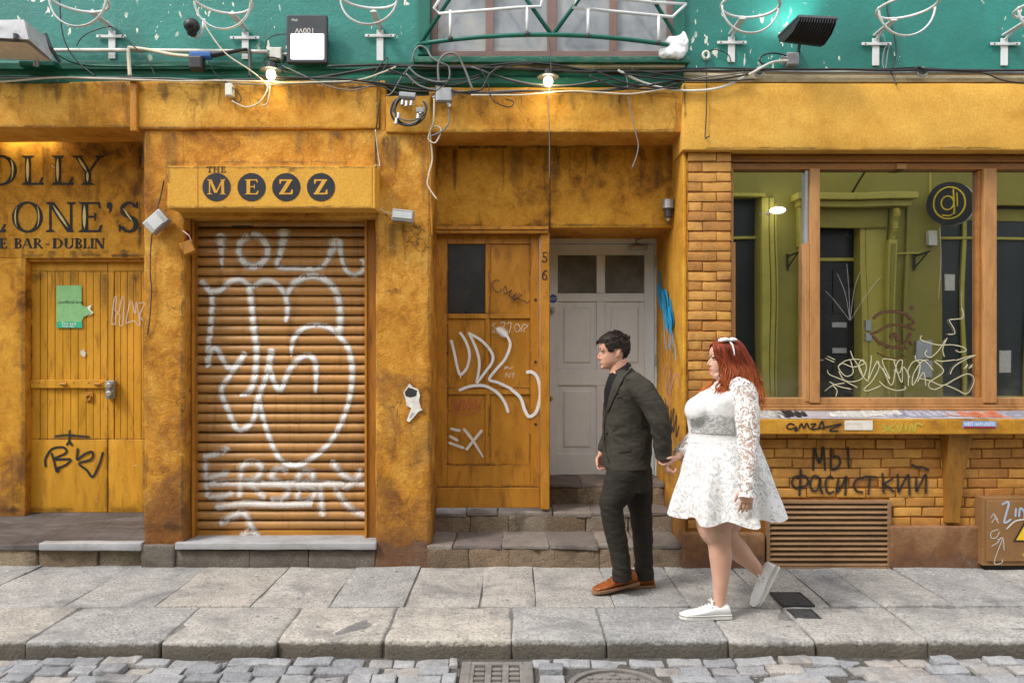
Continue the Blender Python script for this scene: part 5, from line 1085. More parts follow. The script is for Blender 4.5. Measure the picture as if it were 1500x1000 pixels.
def small_lamp(px, py, w, h, ang, label, Y=5.57):
    t = thing('emergency_lamp', label, 'lamp', P(px, py, Y)); c = P(px, py, Y); a = radians(ang)
    ux = Vector((cos(a), 0, sin(a))); uz = Vector((-sin(a), 0, cos(a)))
    def obx(w, h, y0, y1, r=.004):
        m = MB().rbox(-w / 2, w / 2, y0, y1, -h / 2, h / 2, r, .2); o = MB()
        return o.add([c + ux * v[0] + Vector((0, v[1], 0)) + uz * v[2] for v in m.v], m.f)
    part('housing', obx(w, h, -.02, .05, .006), M_galv, t)
    part('front', obx(w * .92, h * .55, -.03, -.019), painted('clear_lamp_front', (.55, .57, .58), .2, .2, .3), t)
    part('arm', MB().tube([c + Vector((0, .04, 0)), c + Vector((0, .12, 0))], .012, 6), M_dgrey, t)
small_lamp(229, 325, .105, .155, -48, 'pale grey box lamp tilted on the pier left of the shutter')
small_lamp(590, 316, .150, .082, -6, 'small grey box lamp on the pier right of the shutter')
al = thing('alarm_box', 'dirty ochre box hanging on a wire with a red cover behind, by the shutter', 'alarm', P(276, 360, 5.7))
rt = Matrix.Rotation(radians(-28), 3, 'Y') @ Matrix.Rotation(radians(20), 3, 'Z'); c = P(275, 364, 5.66); m = MB().rbox(-.042, .042, -.04, .03, -.045, .045, .008)
part('box', MB().add([c + rt @ Vector(v) for v in m.v], m.f), M_wood, al)
part('red_cover', MB().rbox(X(263, 5.7), X(275, 5.7), 5.68, 5.74, Z(356, 5.7), Z(337, 5.7), .01), plain('faded_red_plastic', (.32, .03, .015), .5), al)
part('wire', MB().tube([P(268, 338, 5.65), P(277, 345, 5.62), P(281, 354, 5.64)], .004, 5), M_cablew, al)
cmr = thing('black_lamp', 'black round lamp head on a grey bent pipe below the second bracket', 'lamp', P(283, 42, 5.6))
part('head', MB().ell(P(281, 38, 5.58), .055, .06, .05, 14, 9).ell(P(281, 48, 5.6), .035, .04, .03, 10, 7), M_black, cmr, smooth=True)
part('pipe', MB().tube([tuple(P(x, y, 5.63)) for x, y in [(282, 53), (287, 55), (294, 50), (298, 40), (299, 28)]], .012, 8), M_white, cmr, smooth=True)
bl = thing('motion_sensor', 'blue and black sensor on the pipe above the shutter shop', 'sensor', P(292, 86, 5.6))
part('body', MB().tube([tuple(P(280, 82, 5.58)), tuple(P(310, 82, 5.58))], .030, 10), painted('blue_plastic', (.03, .10, .32), .4, .2, .3), bl)
part('hood', MB().rbox(X(278, 5.55), X(298, 5.55), 5.52, 5.60, Z(103, 5.55), Z(83, 5.55), .014), M_black, bl)
part('nose', MB().tube([tuple(P(310, 81, 5.58)), tuple(P(340, 76, 5.6)), tuple(P(362, 72, 5.64))], [.022, .014, .010], 8), M_black, bl)
# junction boxes
def jbox(name, px, py, w, h, d, m, label, Y, knobs=()):
    t = thing(name, label, 'junction box', P(px, py, Y)); c = P(px, py, Y)
    part('box', MB().rbox(c.x - w / 2, c.x + w / 2, Y, Y + d, c.z - h / 2, c.z + h / 2, .008, .2), m, t)
    part('lid', MB().rbox(c.x - w * .44, c.x + w * .44, Y - .006, Y, c.z - h * .42, c.z + h * .42, .004, .2), m, t)
    for kx, kz in knobs:
        a = c + Vector((kx * w / 2, d / 2, kz * h / 2)); part('gland', MB().tube([a, a + Vector((kx * .03, 0, kz * .03))], .014, 8), M_galv, t)
jbox('junction_box', 403.5, 78, .088, .088, .06, M_pvc, 'white square junction box left of the lit square lamp', 5.65, ((1, 0), (-1, 0)))
jbox('junction_box', 650, 138.5, .115, .10, .05, M_grey, 'grey metal junction box with cables on the wall above the ochre door', 5.56, ((-.9, -.2), (.95, .1), (.5, -1), (-.6, .9)))
jbox('junction_box', 1162, 86, .085, .095, .06, M_grey, 'grey junction box under the black finned floodlight', 5.65, ((-1, .3), (-1, -.3)))
jbox('junction_box', 335, 131, .055, .098, .05, M_pvc, 'small white box hanging on the beam under the cornice', 5.57)
sp = thing('cable_splitter', 'cluster of grey cable splitters with looped black coax on the pier top', 'splitter', P(598, 150, 5.56))
c = P(598, 142, 5.55)
part('body', MB().tube([c + Vector((-.06, 0, .01)), c + Vector((.05, 0, 0))], .028, 10), M_grey, sp)
for px, py in ((590, 150), (596, 152), (603, 151), (584, 170), (581, 178), (617, 163), (613, 170)): part('connector', MB().tube([P(px, py - 4, 5.55), P(px - 1, py + 4, 5.54)], .011, 8), M_galv, sp)
part('body', MB().rbox(X(610, 5.54), X(621, 5.54), 5.53, 5.57, Z(165, 5.54), Z(158, 5.54), .004), M_grey, sp)
for i in range(6):
    rx, rz, ox, oz = R.uniform(17, 27), R.uniform(18, 26), R.uniform(-5, 5), R.uniform(-6, 6)
    a0 = R.uniform(1.2, 2.4); part('cable_loop', MB().tube([P(596 + ox + rx * cos(a), 163 + oz - rz * sin(a), 5.555 + .012 * sin(a * 2 + i)) for a in frange(a0, a0 + R.uniform(4.0, 5.9), 26)], .0055, 6), M_cable if i % 3 else M_cableg, sp, smooth=True)

# ------------------------------------------------------------------ pipes and cables
def cable(name, label, pts, r=.006, m=None, Y=5.6, group=None, cat='cable', wig=.0, sub=7):
    q = smooth_path([(p[0], p[1], p[2] if len(p) > 2 else Y) for p in pts], sub); v = []
    sd = R.uniform(0, 50)
    for i, p in enumerate(q):
        w = P(*p); w.z += wig * nz((w.x * 2, sd, 0), 2.2); w.y += wig * .4 * nz((w.x * 2, sd + 9, 0), 2.0); v.append(w)
    m_ = MB().tube(v, r, 7)
    return solo(name, m_, m or M_cable, label, cat, group, True)
cable('conduit_pipe', 'long white conduit pipe on the green wall from floodlight to junction box', [(70, 74, 5.66), (190, 74, 5.66), (392, 76, 5.66)], .015, M_pvc, cat='pipe')
cable('conduit_pipe', 'short cream bent pipe leading to the blue sensor', [(188, 70, 5.64), (215, 73, 5.62), (250, 80, 5.6), (278, 83, 5.58)], .013, M_cablew, cat='pipe')
cable('conduit_pipe', 'short cream upright pipe crossing the cornice at the left', [(188, 72, 5.63), (189, 90, 5.62), (190.5, 112, 5.6)], .014, M_cablew, cat='pipe')
cable('conduit_pipe', 'short dark upright pipe right of the blue sensor', [(365, 72, 5.63), (366, 90, 5.62), (366, 112, 5.6)], .012, M_dgrey, cat='pipe')
cable('conduit_pipe', 'grey conduit pipe along the cream strip at the right', [(1000, 103, 5.64), (1120, 106, 5.64), (1260, 107, 5.64), (1500, 108, 5.64), (1560, 108, 5.64)], .014, M_galv, cat='pipe')
for px, lab in ((1112, 'left'), (1351, 'right')):
    t = thing('conduit_elbow', f'round open metal conduit box on the cream strip, {lab} one of two', 'conduit box', P(px, 106, 5.62), 'conduit boxes on the cream strip')
    part('rim', MB().tube([P(px, 106, 5.62) + Vector((.032 * cos(a), 0, .028 * sin(a))) for a in frange(0, 2 * pi, 17)], .010, 6, False), M_galv, t)
    part('back', MB().lathe([(.03, 0), (.001, .002)], P(px, 106, 5.64), (0, -1, 0), 14), M_dgrey, t)
gA = 'cables strung along the cornice'
i_ = 0
def run(label, pts, **k): cable('cable', label, pts, group=gA, **k)
run('thick black cable along the foot of the left cornice', [(-40, 114), (60, 114), (180, 114.5), (300, 117), (400, 116), (470, 113), (530, 103), (575, 98), (650, 99), (760, 101), (850, 105), (1000, 105)], r=.010, Y=5.585, wig=.006)
run('pale cable sagging along the left cornice over the bar', [(-40, 122), (20, 118), (90, 114), (150, 115), (260, 119), (380, 119), (430, 122), (520, 118), (560, 107), (580, 98)], r=.006, m=M_cablew, Y=5.57, wig=.008)
run('thin grey cable under the left cornice', [(-30, 116), (120, 113.5), (240, 116), (330, 121), (420, 124), (500, 121), (560, 124), (600, 131), (680, 134), (760, 133), (820, 136), (900, 130), (985, 120), (1090, 106)], r=.0055, m=M_cableg, Y=5.575, wig=.01)
run('black cable from the left cornice to the cable splitter', [(380, 113), (460, 114), (540, 120), (575, 134), (600, 140)], r=.008, Y=5.57, wig=.008)
run('black cable looping below the cornice over the entrance', [(540, 118), (600, 129), (640, 131), (700, 137), (760, 134), (830, 133), (880, 134), (940, 127), (1000, 118)], r=.007, Y=5.565, wig=.012)
run('second black cable along the top of the dark moulding', [(480, 98), (560, 95), (640, 97), (700, 98), (760, 93), (800, 94), (860, 103), (940, 112), (1000, 105), (1100, 103), (1220, 102), (1330, 103), (1345, 99), (1370, 103), (1500, 103), (1560, 103)], r=.009, Y=5.60, wig=.006)
run('thin black cable along the right shop strip', [(990, 101), (1100, 100), (1180, 103), (1290, 101), (1350, 99.5), (1420, 103), (1560, 101)], r=.006, Y=5.615, wig=.006)
run('thin black cable dipping over the right strip', [(1240, 103), (1330, 104), (1430, 106), (1470, 118), (1520, 124)], r=.005, Y=5.60, wig=.004)
run('white cable sagging from the upper window across to the grey junction box', [(905, 103), (935, 118), (975, 130), (1020, 133), (1060, 127), (1100, 108), (1130, 92), (1155, 89)], r=.009, m=M_pvc, Y=5.57)
run('cream cable along the bottom of the dark moulding right of the bulb', [(690, 140), (760, 139), (820, 134), (880, 136), (930, 137), (985, 129)], r=.006, m=M_cablew, Y=5.56, wig=.006)
run('grey cable arching above the grey junction box', [(643, 121, 5.56), (642, 95, 5.55), (652, 80, 5.53), (668, 80, 5.53), (680, 100, 5.55), (692, 130, 5.56), (697, 135, 5.57)], r=.008, m=M_cableg)
run('black cable from the grey junction box to the window sill', [(664, 136), (690, 134), (706, 130), (718, 108), (740, 97), (780, 94)], r=.006, Y=5.56)
run('thin black wire crossing in front of the moulding', [(700, 96), (714, 120), (718, 140), (726, 150), (745, 157), (753, 150), (740, 145)], r=.004, Y=5.55)
run('grey cable from box down to the pier corner', [(657, 160), (658, 178), (648, 192), (632, 199)], r=.006, m=M_cableg, Y=5.59)
run('cream cable with a loop hanging left of the ochre door', [(636, 145, 5.57), (635, 175, 5.58), (629, 195, 5.6), (628, 205, 5.6), (638, 209, 5.6), (646, 192, 5.6), (640, 185, 5.6), (630, 190, 5.6), (632, 215, 5.62), (633, 235, 5.63), (628, 256, 5.62), (627, 272, 5.62), (640, 292, 5.62)], r=.006, m=M_cablew, Y=5.6)
run('dark pipe down the right edge of the shutter pier', [(628, 198, 5.64), (630, 250, 5.65), (632, 320, 5.65), (633, 345, 5.66)], r=.007, m=M_wood)
run('dark wire down the left of the pier above the roundel sign', [(556, 150, 5.6), (552, 180, 5.61), (550, 200, 5.63), (551, 245, 5.64)], r=.005, Y=5.6)
run('cream wire from the pier to the small grey box lamp', [(550, 190, 5.61), (553, 220, 5.64), (556, 243, 5.64), (549, 244, 5.6), (552, 280, 5.63), (553, 302, 5.64), (565, 311, 5.63), (576, 314, 5.6)], r=.0045, m=M_cablew)
run('thin wire hanging before the wall panel right of the bulb', [(805, 60, 5.45), (807, 100, 5.52), (804, 150, 5.57), (805, 200, 5.6), (805, 262, 5.64)], r=.003, m=M_cableg)
run('crooked grey wire hanging over the entrance beam', [(912, 104, 5.57), (918, 115, 5.56), (922, 150, 5.57), (930, 190, 5.58), (935, 212, 5.58), (932, 230, 5.58), (926, 246, 5.58)], r=.004, m=M_cableg)
run('thin dark wire hanging on the right fascia', [(1034, 85, 5.58), (1035, 120, 5.58), (1035, 160, 5.58), (1033, 200, 5.58), (1036, 201, 5.56), (1040, 199, 5.55)], r=.004, Y=5.58)
run('pale wire slanting across the left green wall', [(298, 28, 5.62), (305, 45, 5.6), (330, 78, 5.58), (365, 102, 5.57), (385, 118, 5.57), (392, 130, 5.57), (380, 150, 5.57), (360, 157, 5.57), (340, 148, 5.57)], r=.005, m=M_cablew)
run('thin black wire hanging from the first bracket', [(87, -5, 5.6), (90, 40, 5.6), (98, 68, 5.6), (115, 92, 5.6), (140, 112, 5.58)], r=.005)
run('thin black wire slanting right of the first bracket', [(112, 68, 5.64), (120, 55, 5.64), (138, 45, 5.64), (165, 40, 5.64), (190, 62, 5.62), (215, 88, 5.6), (228, 112, 5.58)], r=.004)
run('green cable curving from the big old floodlight', [(85, 80, 5.62), (110, 92, 5.62), (150, 97, 5.64), (290, 97, 5.64), (372, 99, 5.64)], r=.010, m=M_greendk)
run('thin wire from the blue sensor to the hanging white box', [(306, 90, 5.58), (315, 108, 5.57), (330, 120, 5.57), (352, 140, 5.57), (350, 150, 5.57), (340, 145, 5.57)], r=.004)
run('looped black cable at the white square junction box', [(392, 98, 5.6), (386, 90, 5.6), (395, 84, 5.6), (410, 88, 5.6), (413, 100, 5.6), (400, 108, 5.6)], r=.005)
run('thin cable arching left of the lit square lamp', [(388, 72, 5.66), (392, 58, 5.66), (405, 51, 5.66), (420, 50, 5.64)], r=.004)
run('cream cable looping beside the left bulb', [(384, 118, 5.57), (395, 125, 5.56), (392, 150, 5.56), (384, 155, 5.57)], r=.004, m=M_cablew)
run('black cable loop left of the right junction box', [(1152, 82, 5.64), (1135, 78, 5.63), (1118, 81, 5.63), (1113, 90, 5.63), (1120, 95, 5.63)], r=.006)
run('thin black cable down the right green wall', [(1299, -5, 5.7), (1300, 18, 5.7), (1308, 45, 5.69), (1313, 75, 5.69), (1308, 98, 5.68), (1305, 104, 5.63), (1313, 124, 5.58)], r=.005)
run('small grey cable loop beside the fifth bracket', [(1303, 64, 5.69), (1296, 72, 5.68), (1293, 92, 5.67), (1297, 102, 5.65), (1300, 80, 5.67), (1303, 64, 5.69)], r=.004, m=M_cableg)
run('thin black cable over the fourth bracket foot', [(1037, 75, 5.7), (1050, 73, 5.69), (1068, 82, 5.68), (1070, 100, 5.66)], r=.004)
run('blue and black wire hanging on the left pier', [(224, 335, 5.63), (221, 360, 5.64), (220, 400, 5.64), (222, 424, 5.64), (219, 470, 5.64), (216, 490, 5.65)], r=.0045, m=M_dgrey)
run('dark wire from the beam to the tilted box lamp', [(240, 265, 5.64), (236, 285, 5.64), (232, 300, 5.63), (228, 312, 5.6)], r=.0045)
run('thin dark wire down the wall panel joint', [(806, 192, 5.64), (805.5, 240, 6.05), (805.5, 300, 6.05), (804, 331, 6.05)], r=.003)
run('grey pipe bends left of the window guard', [(604, 92, 5.6), (606, 78, 5.6), (614, 68, 5.6), (625, 72, 5.6), (632, 84, 5.58), (645, 92, 5.57), (657, 98, 5.57), (658, 115, 5.57), (648, 128, 5.57)], r=.0065, m=M_cableg)
run('black cable tail beside the splitter', [(545, 112, 5.58), (550, 105, 5.57), (566, 85, 5.57), (567, 94, 5.57), (555, 110, 5.57), (546, 122, 5.57)], r=.004)
run('thin cable crossing down to the splitter', [(604, 96, 5.58), (590, 110, 5.57), (575, 135, 5.56), (566, 140, 5.56)], r=.004, m=M_cableg)
TANGLE = ['thin cable of the tangle, left half above the roundel sign, upper', 'thin cable of the tangle, left half above the roundel sign, lower', 'thin cable of the tangle above the shutter pier, upper', 'thin cable of the tangle above the shutter pier, lower',
 'thin cable of the tangle under the left end of the window sill, upper', 'thin cable of the tangle under the left end of the window sill, lower', 'thin cable of the tangle under the right end of the window sill, upper', 'thin cable of the tangle under the right end of the window sill, lower',
 'short thin cable of the tangle beside the grey junction box, upper', 'short thin cable of the tangle beside the grey junction box, lower', 'thin cable of the tangle at the left end of the cream strip, upper', 'thin cable of the tangle at the left end of the cream strip, lower']
for i, (a, b, sg2) in enumerate(((420, 560, 1), (560, 720, 1), (700, 880, -1), (860, 1010, 1), (590, 660, -1), (930, 1100, 1))):
    for k in range(2):
        y0, y1 = R.uniform(97, 112), R.uniform(108, 132); md = R.uniform(4, 16)
        o = cable('cable', TANGLE[i * 2 + k], [(a + R.uniform(-20, 20), y0), ((a * 2 + b) / 3, lerp(y0, y1, .3) + md), ((a + 2 * b) / 3, lerp(y0, y1, .7) + md), (b + R.uniform(-20, 20), y1)], r=R.choice((.004, .005, .0065)), m=R.choice((M_cable, M_cable, M_cableg)), Y=5.57 - .004 * i, group='tangled thin cables along the cornice', wig=.01)
eyeb = thing('cable_clamp', 'small pale round clamp on the green wall right of the plastic bag', 'clamp', P(1035, 82, 5.69))
part('eye', MB().tube([P(1034, 81, 5.69) + Vector((.022 * cos(a), 0, .026 * sin(a))) for a in frange(0, 2 * pi, 15)], .010, 6, False), M_pvc, eyeb)

# torn sticker on the right pier
ts = thing('torn_sticker', 'torn black and white paper sticker on the pier right of the shutter', 'sticker', P(605, 590, YW))
TS = lambda pts: [(X(260 + a / 2.565, YW), Z(450 + b / 2.565, YW)) for a, b in pts]
yt = YW - .016
part('paper', MB().prism(TS([(850, 320), (862, 300), (872, 285), (885, 300), (905, 308), (912, 330), (908, 350), (915, 378), (922, 384), (905, 392), (890, 410), (872, 430), (862, 425), (872, 395), (880, 378), (862, 368), (858, 345)]), yt, YW), plain('torn_white', (.68, .66, .60), .8, 0, .25), ts)
part('dark_print', MB().prism(TS([(855, 318), (868, 300), (885, 305), (902, 312), (898, 332), (875, 338), (858, 332)]), yt - .001, YW), M_dgrey, ts)
part('dark_print', MB().prism(TS([(872, 412), (884, 392), (890, 396), (878, 416)]), yt - .001, YW), plain('grey_print', (.35, .38, .42), .7), ts)

# ------------------------------------------------------------------ the buildings across the street (seen mirrored in the shop window)
YO_ = -.35; SV = F / (2 * YQ - YO_)
def ox(px): return (px - 750) / SV
def oz(py): return CH + (500 - py) / SV
opp = thing('opposite_shopfront', 'olive yellow shopfront across the street, mirrored in the shop window', 'shopfront', (5, YO_, 0))
M_olive = painted('olive_yellow_render', (.27, .235, .045), .6, .14, .4, bump=.2, dirt=(.16, .14, .03), sc=1.1)
M_olive2 = painted('sunlit_olive_timber', (.46, .395, .075), .45, .12, .3, bump=.1)  # brighter than the wall: sunlit contrast put into the two colours
M_odark = painted('black_gloss_door', (.012, .013, .014), .3, .3, .3, bump=.05)
M_oglass = plain('dark_shop_glass', (.008, .016, .018), .45)
d0 = YO_
def orect(name, a, b, c, d, y0, y1, m, parent=opp): return part(name, MB().rbox(ox(a), ox(b), y0, y1, oz(d), oz(c), .008, 1.), m, parent)
ws_ = MB()
for a, b, c, d in ((-900, 1060, 235, 655), (1060, 1110, 235, 290), (1110, 1176, 235, 655), (1060, 1110, 552, 655), (1176, 1300, 235, 300), (1300, 1376, 235, 655), (1376, 1440, 235, 300), (1376, 1440, 580, 655), (1440, 1456, 235, 655), (1456, 1560, 235, 300), (1456, 1560, 580, 655), (1560, 2300, 235, 655)):
    ws_.box(ox(a), ox(b), d0 - .3, d0, oz(d), oz(c))
part('wall', ws_, M_olive, opp)
part('wall_joint', MB().box(ox(1358.5), ox(1362), d0, d0 + .02, oz(300), oz(240)), M_olive2, opp)
for i, (a, b, c, d) in enumerate(((1060, 1110, 290, 552), (1376, 1440, 300, 580), (1456, 1560, 300, 580))):
    w = orect('window', a, b, c, d, d0 - .2, d0 - .15, M_oglass)
    orect('transom', a, b, 346, 350, d0 - .15, d0 - .09, M_olive2, w)
    if i: orect('mullion', (a + b) / 2 + 3, (a + b) / 2 + 9, c, d, d0 - .15, d0 - .10, M_olive2, w)
    orect('sill', a - 3, b + 3, d, d + 5, d0 - .02, d0 + .10, M_olive2, w)
orect('cornice', 1060, 1116, 286, 290.5, d0, d0 + .14, M_olive2)
orect('pilaster', 1112, 1122, 292, 655, d0 + .001, d0 + .09, M_olive2); orect('pilaster', 1124, 1131, 292, 655, d0 + .001, d0 + .06, M_olive2); orect('pilaster', 1133, 1136, 300, 655, d0 + .001, d0 + .04, M_olive2)
orect('pilaster', 1170, 1177, 365, 655, d0 + .001, d0 + .10, M_olive2); orect('console', 1168, 1178, 300, 362, d0 + .001, d0 + .16, M_olive2)
orect('door_hood', 1160, 1326, 288, 297, d0 + .001, d0 + .32, M_olive2); orect('door_hood', 1166, 1320, 297.5, 306, d0 + .001, d0 + .22, M_olive2); orect('frieze', 1178, 1296, 306.5, 334, d0 + .001, d0 + .05, M_olive)
dd = orect('door', 1176, 1268, 290, 655, d0 - .28, d0 - .24, M_odark)
orect('transom_bar', 1180, 1262, 375, 380, d0 - .239, d0 - .20, M_olive2, dd)
for py in (475, 513): orect('letter_box', 1226, 1252, py - 4, py + 4, d0 - .239, d0 - .212, M_galv, dd)
for a, b, c, d in ((1186, 1218, 392, 458), (1228, 1260, 392, 458), (1186, 1218, 486, 560), (1228, 1260, 522, 560), (1186, 1218, 572, 640), (1228, 1260, 572, 640)): orect('panel', a, b, c, d, d0 - .239, d0 - .222, M_odark, dd)
part('handle', MB().tube([(ox(1203), d0 - .18, oz(527)), (ox(1210), d0 - .18, oz(527))], .012, 8), M_galv, dd)
orect('door_reveal', 1263, 1271, 296, 655, d0 - .28, d0 - .002, M_olive2); orect('door_reveal', 1271.5, 1298, 296, 655, d0 - .15, d0 - .003, M_olive2)
orect('pilaster', 1296, 1308, 352, 655, d0 + .001, d0 + .10, M_olive2); orect('pilaster', 1299, 1305, 358, 655, d0 + .101, d0 + .115, M_olive)
cs = MB()
for i in range(12):
    t = i / 11; cs.ell((ox(1302), d0 + .06 + .10 * (1 - t) ** .7 + .02 * sin(t * 12), oz(lerp(312, 350, t))), .055 - .012 * t, .06, .045, 10, 6)
part('console', cs, M_olive2, opp, smooth=True)
for a, b in ((1136, 1166), (1308, 1321), (1328, 1374)): orect('plinth', a, b, 596, 655, d0 + .001, d0 + .05, M_olive2)
for a, b in ((1380, 1436), (1460, 1556)): orect('stall_panel', a, b, 592, 648, d0 + .001, d0 + .035, M_olive2); orect('blind', a + 2, b - 2, 304, 322, d0 - .149, d0 - .13, M_olive)
orect('notice', 1388, 1404, 400, 424, d0 - .149, d0 - .145, M_pvc); orect('notice', 1470, 1492, 512, 545, d0 - .149, d0 - .145, M_pvc)
orect('drain_pipe', 1322, 1327, 300, 655, d0 + .001, d0 + .05, M_olive)
orect('rail', 1306, 1356, 371, 373.5, d0 + .03, d0 + .06, M_olive2)
for x in (1153, 1335): part('iron_bracket', MB().tube([(ox(x), d0 + .02, oz(372)), (ox(x), d0 + .02, oz(396))], .02, 6).tube([(ox(x), d0 + .02, oz(376)), (ox(x) + .10, d0 + .3, oz(372))], .015, 6).tube([(ox(x), d0 + .02, oz(393)), (ox(x) + .08, d0 + .25, oz(374))], .012, 6), M_black, opp)
orect('bell_panel', 1266, 1274, 468, 484, d0 + .0, d0 + .03, M_galv); orect('bell_panel', 1266, 1274, 487, 499, d0 + .0, d0 + .03, M_galv)
orect('menu_frame', 1340, 1360, 498, 525, d0 + .001, d0 + .04, M_galv); orect('menu_frame', 1343, 1361, 528, 552, d0 + .001, d0 + .04, M_galv)
osn = thing('disc_sign', 'round black blade sign with a yellow ringed monogram across the street, mirrored in the window', 'sign', (ox(1375), d0 + .4, oz(305)))
sn = Vector((-.70, .71, 0)).normalized(); sc_ = Vector((ox(1372), d0 + .34, oz(305))); su = sn.cross(Vector((0, 0, 1))); Rr = .31
part('drum', MB().lathe([(Rr, -.06), (Rr, .06), (.001, .0605)], sc_, sn, 36), M_odark, osn)
part('rim', MB().lathe([(Rr + .004, -.065), (Rr + .004, .02)], sc_, sn, 36, False), M_white, osn)
M_yel = plain('sign_yellow', (.70, .50, .02), .5)
def sg_(pts, r): part('mark', MB().tube([sc_ + sn * .066 + su * a + Vector((0, 0, b)) for a, b in pts], r, 6), M_yel, osn)
sg_([(.20 * cos(a), .23 * sin(a)) for a in frange(0, 2 * pi, 33)], .011); sg_([(-.02 + .08 * cos(a), .0 + .10 * sin(a)) for a in frange(0, 2 * pi, 21)], .010); sg_([(.06, .20), (.06, -.16), (.0, -.19), (-.09, -.17)], .010); sg_([(.10, .14), (.10, -.06)], .008)
part('arm', MB().tube([sc_, (sc_.x, d0, sc_.z)], .02, 6), M_black, osn)
orect('white_box', 1354, 1366, 340, 361, d0 + .0, d0 + .10, M_pvc)
ol = thing('flood_fitting', 'white framed floodlight over the door across the street, mirrored in the window', 'floodlight', (ox(1247), d0 + .5, oz(258)))
part('head', MB().add([(ox(1233), d0 + .55, oz(266)), (ox(1254), d0 + .55, oz(263)), (ox(1260), d0 + .75, oz(251)), (ox(1239), d0 + .75, oz(252))], [(0, 1, 2, 3)]).rbox(ox(1235), ox(1258), d0 + .52, d0 + .78, oz(252), oz(250), .004), M_white, ol)
part('arm', MB().tube([(ox(1246), d0 + .6, oz(257)), (ox(1250), d0, oz(282))], .015, 6), M_black, ol)
gl_ = thing('globe_lamp', 'lit white globe lamp across the street, mirrored in the left window pane', 'lamp', (ox(1131), d0 + .25, oz(313)))
part('globe', MB().ell((ox(1131), d0 + .25, oz(313)), .125, .12, .045, 18, 10), glow('globe_white', (1, .97, .88), 6), gl_, smooth=True)
part('arm', MB().tube([(ox(1131), d0 + .2, oz(314)), (ox(1112), d0 + .02, oz(316))], .018, 6), M_pvc, gl_)
pv2 = tag(part('far_pavement', MB().box(-30, 30, d0 + .01, .62, -.4, -.02), M_slab, None), kind='structure')
# ------------------------------------------------------------------ people
from mathutils.bvhtree import BVHTree
def bvh_of(mb): return BVHTree.FromPolygons([Vector(v) for v in mb.v], mb.f)
def on(bv, px, py, off=.004, Yd=5.):
    o = Vector((0, 0, CH)); d = (P(px, py, 1.) - o).normalized(); h = bv.ray_cast(o, d)
    if h[0] is None: 
        n = bv.find_nearest(P(px, py, Yd)); return n[0] + (n[1] if n[1].dot(d) < 0 else -n[1]) * off
    n = h[1] if h[1].dot(d) < 0 else -h[1]; return h[0] + n * off
def patch(bv, left, right, off=.004, n=14, thick=.003, m=4):
    """a strip of cloth between two edges drawn in the photo, laid on the garment below"""
    l, r = smooth_path(left, n // max(1, len(left) - 1) + 1), smooth_path(right, n // max(1, len(right) - 1) + 1); k = min(len(l), len(r))
    def at(path, t): i = t * (len(path) - 1); a = int(i); b = min(a + 1, len(path) - 1); return [lerp(path[a][j], path[b][j], i - a) for j in (0, 1)]
    g = [[on(bv, lerp(at(l, i / (k - 1))[0], at(r, i / (k - 1))[0], j / m), lerp(at(l, i / (k - 1))[1], at(r, i / (k - 1))[1], j / m), off) for j in range(m + 1)] for i in range(k)]
    return MB().sheet(g)
def hring(px, py, Y, hw, hd, n=26, e=2.25, dx=0):
    c = P(px, py, Y); rx = hw / F * Y; out = []
    for k in range(n):
        a = 2 * pi * k / n; ca, sa = cos(a), sin(a)
        out.append(c + Vector((rx * math.copysign(abs(ca) ** (2 / e), ca), hd * math.copysign(abs(sa) ** (2 / e), sa), dx * ca)))
    return out
def limb(mb, pts, n=28):
    """pts: (px, py, Y, radius)"""
    q = smooth_path([tuple(P(p[0], p[1], p[2])) + (p[3],) for p in pts], 5)
    mb.tube([p[:3] for p in q], [p[3] for p in q], n)
    for i in (0, -1): mb.ell(q[i][:3], q[i][3], q[i][3], q[i][3], 14, 9)
    return mb
HF = [(0, .25), (.03, .36), (.07, .40), (.12, .395), (.16, .405), (.20, .415), (.25, .405), (.32, .395), (.42, .385), (.50, .372), (.56, .40), (.62, .41), (.70, .405), (.80, .37), (.88, .30), (.95, .18), (1, .0)]
HB = [(0, .02), (.1, .05), (.2, .16), (.3, .32), (.4, .41), (.55, .465), (.7, .47), (.82, .42), (.91, .31), (.97, .17), (1, .0)]
HW = [(0, .10), (.05, .17), (.12, .225), (.2, .265), (.3, .29), (.42, .315), (.55, .335), (.7, .335), (.82, .285), (.91, .20), (.97, .10), (1, .0)]
def itp(t, x):
    for (a, b), (c, d) in zip(t, t[1:]):
        if x <= c: return lerp(b, d, (x - a) / (c - a))
    return t[-1][1]
